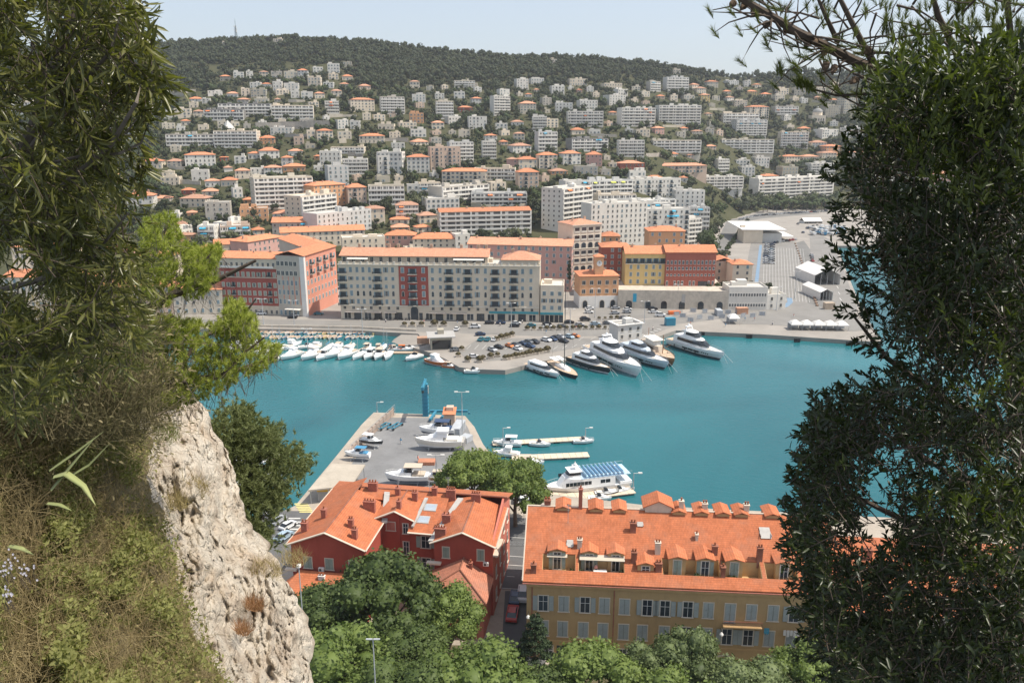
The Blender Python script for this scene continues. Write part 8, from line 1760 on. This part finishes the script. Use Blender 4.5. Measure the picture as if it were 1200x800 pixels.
# ---- bush growing from the rock edge
t, base = at_root('rock_bush', 285, 650, 30)
BPy = [(238,478),(262,470),(285,478),(300,492),(322,500),(340,518),(352,528),(362,545),(350,565),(335,580),(322,600),(312,625),(318,645),(300,655),(285,620),(275,585),(266,540),(250,505)]
cx_, cy_ = sample(g, BPy, 120); kk = g.integers(0, 120, 3200); x, y = cx_[kk]+g.normal(0, 7.5, 3200), cy_[kk]+g.normal(0, 5, 3200); P0 = D_(x, y, g.uniform(27.5, 31.5, 3200)); T = cam_dir(g.normal(1.2, .8, 3200), g.normal(0, .5, 3200)); k = g.random(3200) < np.where(y > 600, .7, .95)
put('foliage', [tufts(P0[k], T[k], 22, .18, .017, .95)], leafmat('rock_bush_leaves', (.050,.066,.020), (.19,.215,.085), .6, .2, .2, 1.), t, base)
o = boughs('branches', [([(285,650,30),(283,600,29.6),(290,560,29.4),(300,530,29),(318,515,28.8)],.14,.03),([(283,600,29.6),(300,585,29.4),(325,565,29),(345,545,28.7)],.07,.02),([(285,570,29.4),(270,530,29.2),(262,500,29)],.06,.02),([(285,640,30),(300,620,29.6),(312,600,29.3)],.05,.02),([(290,560,29.4),(310,545,29),(335,530,28.8)],.04,.02),([(270,530,29.2),(285,505,29),(290,488,29)],.04,.02)], t, M_twg, 6); o.matrix_parent_inverse = Matrix.Translation(-Vector(base)); tag(t, 'grey green bush leaning out from the edge of the rock over the water', 'bush')
# ---- tufts on the rock
for cx, cy, dd, n, r_, m, lb in ((222,570,17.5,420,24,M_straw,'dry yellow grass tuft on a ledge of the rock'),(208,585,16.5,260,14,M_straw,'small straw tuft left of the ledge tuft'),(298,705,21.5,300,11,leafmat('red_dry_leaves', (.22,.10,.05),(.38,.22,.12),.8,.2,.1),'reddish dry plant in a crack low on the rock'),(310,665,23,420,20,M_straw,'brown dry brush under the rock bush'),(345,650,24,300,16,M_straw,'dry brush at the top of the lower rock shoulder'),(190,505,18,300,22,FPd,'dark green tuft at the top of the rock'),(285,735,20,200,8,MT.get('red_dry_leaves') or M_straw,'small reddish tuft beneath the other red plant')):
    if m is None: m = M_straw
    dd = cdist(cx, cy)+.6; n = int(n*1.2); t, base = at_root('grass_tuft', cx, cy, dd-1.2); a = g.uniform(0, 6.28, n); rr = np.sqrt(g.random(n))*r_; P0 = D_(cx+rr*np.cos(a), cy+rr*np.sin(a)*.6+6, np.full(n, dd-1.0)+g.uniform(-.3, .6, n)); T = cam_dir(g.normal(1.45, .55, n), g.normal(-.3, .3, n)); put('blades', [needles(P0, T, g.uniform(.12, .36, n), np.full(n, .0045))], m, t, base); tag(t, lb, 'plant', 'tufts growing on the rock')
# ---- scrub over the slope: dense stuff, leaves and dry stems following the surface
def on_slope(n, f=1.0):
    xs, ys = [], []
    while sum(map(len, xs)) < n:
        y = g.uniform(455, 850, n); x = g.uniform(-120, 300, n); s = np.array([seam(v) for v in y]); p = np.clip((s+14-x)/34, 0, 1)*np.where(x > s-60, .8, 1.); k = g.random(n) < p; xs.append(x[k]); ys.append(y[k])
    x, y = np.concatenate(xs)[:n], np.concatenate(ys)[:n]; d = np.array([cdist(a, b_) for a, b_ in zip(x, y)]); return x, y, d
x, y, d = on_slope(90000); nz_ = np.array([mnoise.noise(Vector((a*.018, b_*.018, 5)))+.5*mnoise.noise(Vector((a*.05, b_*.05, 9))) for a, b_ in zip(x, y)])
dl = d-np.abs(g.normal(0, .38, len(d)))-.05-np.clip(nz_, -.4, 1)*2.0; P0 = D_(x, y, dl); T = nrm(cam_dir(g.normal(1.4, 1.1, len(x)), g.normal(0, .6, len(x)))); N_ = nrm(rdir(g, len(x))+np.array([.5, -.2, 1.0])); sz = g.uniform(.022, .052, len(x))
gr = (nz_+g.normal(0, .25, len(x))) > -.40
def lf(k, s=1.): return leaves(P0[k], T[k], N_[k], sz[k]*1.3*s, sz[k]*.8*s)
for nm, k, m, lb in (('scrub', gr, leafmat('scrub_leaves', (.075,.085,.022), (.235,.235,.08), .6, .3, .2, 1.5), 'dense green and olive scrub leaves covering the slope at the left'), ('dry_scrub', ~gr, leafmat('dry_scrub_leaves', (.17,.14,.05), (.44,.37,.19), .8, .25, .15, 1.5), 'dense dry yellowish scrub covering the slope at the left')):
    V, Fq = lf(k); tag(ob(nm, quadmesh(nm, [(V, Fq)], m)), lb, 'scrub', kind='stuff')
x, y, d = on_slope(10000); P0 = D_(x, y, d-g.uniform(.0, 1.2, len(x))); a = g.normal(1.3, 1.1, len(x)); T = cam_dir(a, g.normal(-.1, .4, len(x))); ln = g.uniform(.15, .5, len(x)); P2 = P0+T*ln[:, None]; tag(ob('dry_stems', quadmesh('dry_stems', [twigs(P0, (P0+P2)/2+rdir(g, len(x))*.05, P2, g.uniform(.002, .0045, len(x)))], M_straw)), 'tangle of thin dry stems over the scrubby slope', 'dry stems', kind='stuff')
x, y = sample(g, [(0,400),(170,380),(190,480),(170,520),(60,520),(-30,480)], 5200); P0 = D_(x, y, g.uniform(9.5, 13, len(x))); T = cam_dir(g.normal(1.3, 1., len(x)), g.normal(0, .4, len(x))); P2 = P0+T*g.uniform(.2, .7, len(x))[:, None]; tag(ob('bramble_twigs', quadmesh('bramble_twigs', [twigs(P0, (P0+P2)/2+rdir(g, len(x))*.08, P2, np.full(len(x), .004)), leaves(P2, T, nrm(rdir(g, len(x))+[0,0,1]), np.full(len(x), .06), np.full(len(x), .03))], leafmat('bramble', (.07,.07,.03), (.24,.20,.11), .8, .2, .1, 2.))), 'dry brambles and twigs at the top of the slope behind the left tree', 'brambles', kind='stuff')
# ---- agave and white flowers
t, base = at_root('agave', 72, 585, 7.6)
M_ag = leafmat('agave_leaf', (.16,.20,.07), (.34,.36,.15), .5, .15, .3, 3.)
for pl, w in (([(62,560,7.2),(78,556,7.1),(98,570,7.0),(112,592,6.9),],.036),([(60,575,7.2),(85,545,7.1),(112,512,7.0)],.022),([(80,560,7.2),(105,545,7.1),(128,520,7.0)],.02),([(55,590,7.2),(70,592,7.1),(84,598,7.0)],.022),([(10,640,6.6),(25,643,6.5),(40,650,6.5)],.022),([(58,552,7.3),(90,530,7.2),(122,505,7.1)],.02)):
    q = MB(); P = [D(*p)-Vector(base) for p in pl]; n = len(P); up = Vector((.1, -.3, 1))
    sm_ = [P[0].lerp(P[-1], 0)]; pts = []
    for i in range(n-1):
        for k in range(4): pts.append(P[i].lerp(P[i+1], k/4))
    pts.append(P[-1]); m_ = len(pts); vs = []
    for i, p in enumerate(pts):
        tt = (pts[min(i+1, m_-1)]-pts[max(0, i-1)]).normalized(); s = tt.cross(up).normalized(); f = i/(m_-1); ww = w*(.6+1.2*f-1.78*f*f) if f < 1 else .001; nn = s.cross(tt)
        vs += [p-s*ww+nn*ww*.45, p, p+s*ww+nn*ww*.45, p-nn*ww*.3]
    fs = []
    for i in range(m_-1):
        for k in range(2): fs.append((i*4+k, i*4+k+1, i*4+4+k+1, i*4+4+k))
        fs.append((i*4+2, i*4+3, i*4+7, i*4+6)); fs.append((i*4+3, i*4, i*4+4, i*4+7))
    q.add(vs, fs); q.build('leaf', M_ag, t, True)
tag(t, 'agave with a few long curved yellow green leaves on the slope', 'agave')
t, base = at_root('white_flowers', 22, 665, 6.4); n = 60; x = np.concatenate([g.normal(14, 12, 45), g.normal(8, 5, 15)]); y = np.concatenate([g.normal(664, 7, 45), g.normal(696, 4, 15)]); P0 = D_(x, y, g.uniform(6.9, 7.2, n)); parts = []
for k in range(5):
    T = cam_dir(np.full(n, k*1.2566)+g.normal(0, .2, n), np.full(n, -.3)); parts.append(leaves(P0, T, np.tile(-CF_, (n, 1)), np.full(n, .010), np.full(n, .009)))
put('petals', parts, mat('white_petals', (.75,.70,.74), .6), t, base); put('stems', [twigs(P0-np.array([0,0,.12]), P0-np.array([0.02,0,.06]), P0, np.full(n, .002))], M_twig, t, base); tag(t, 'patch of small white flowers low at the left edge of the slope', 'flowers')
finish_labels()
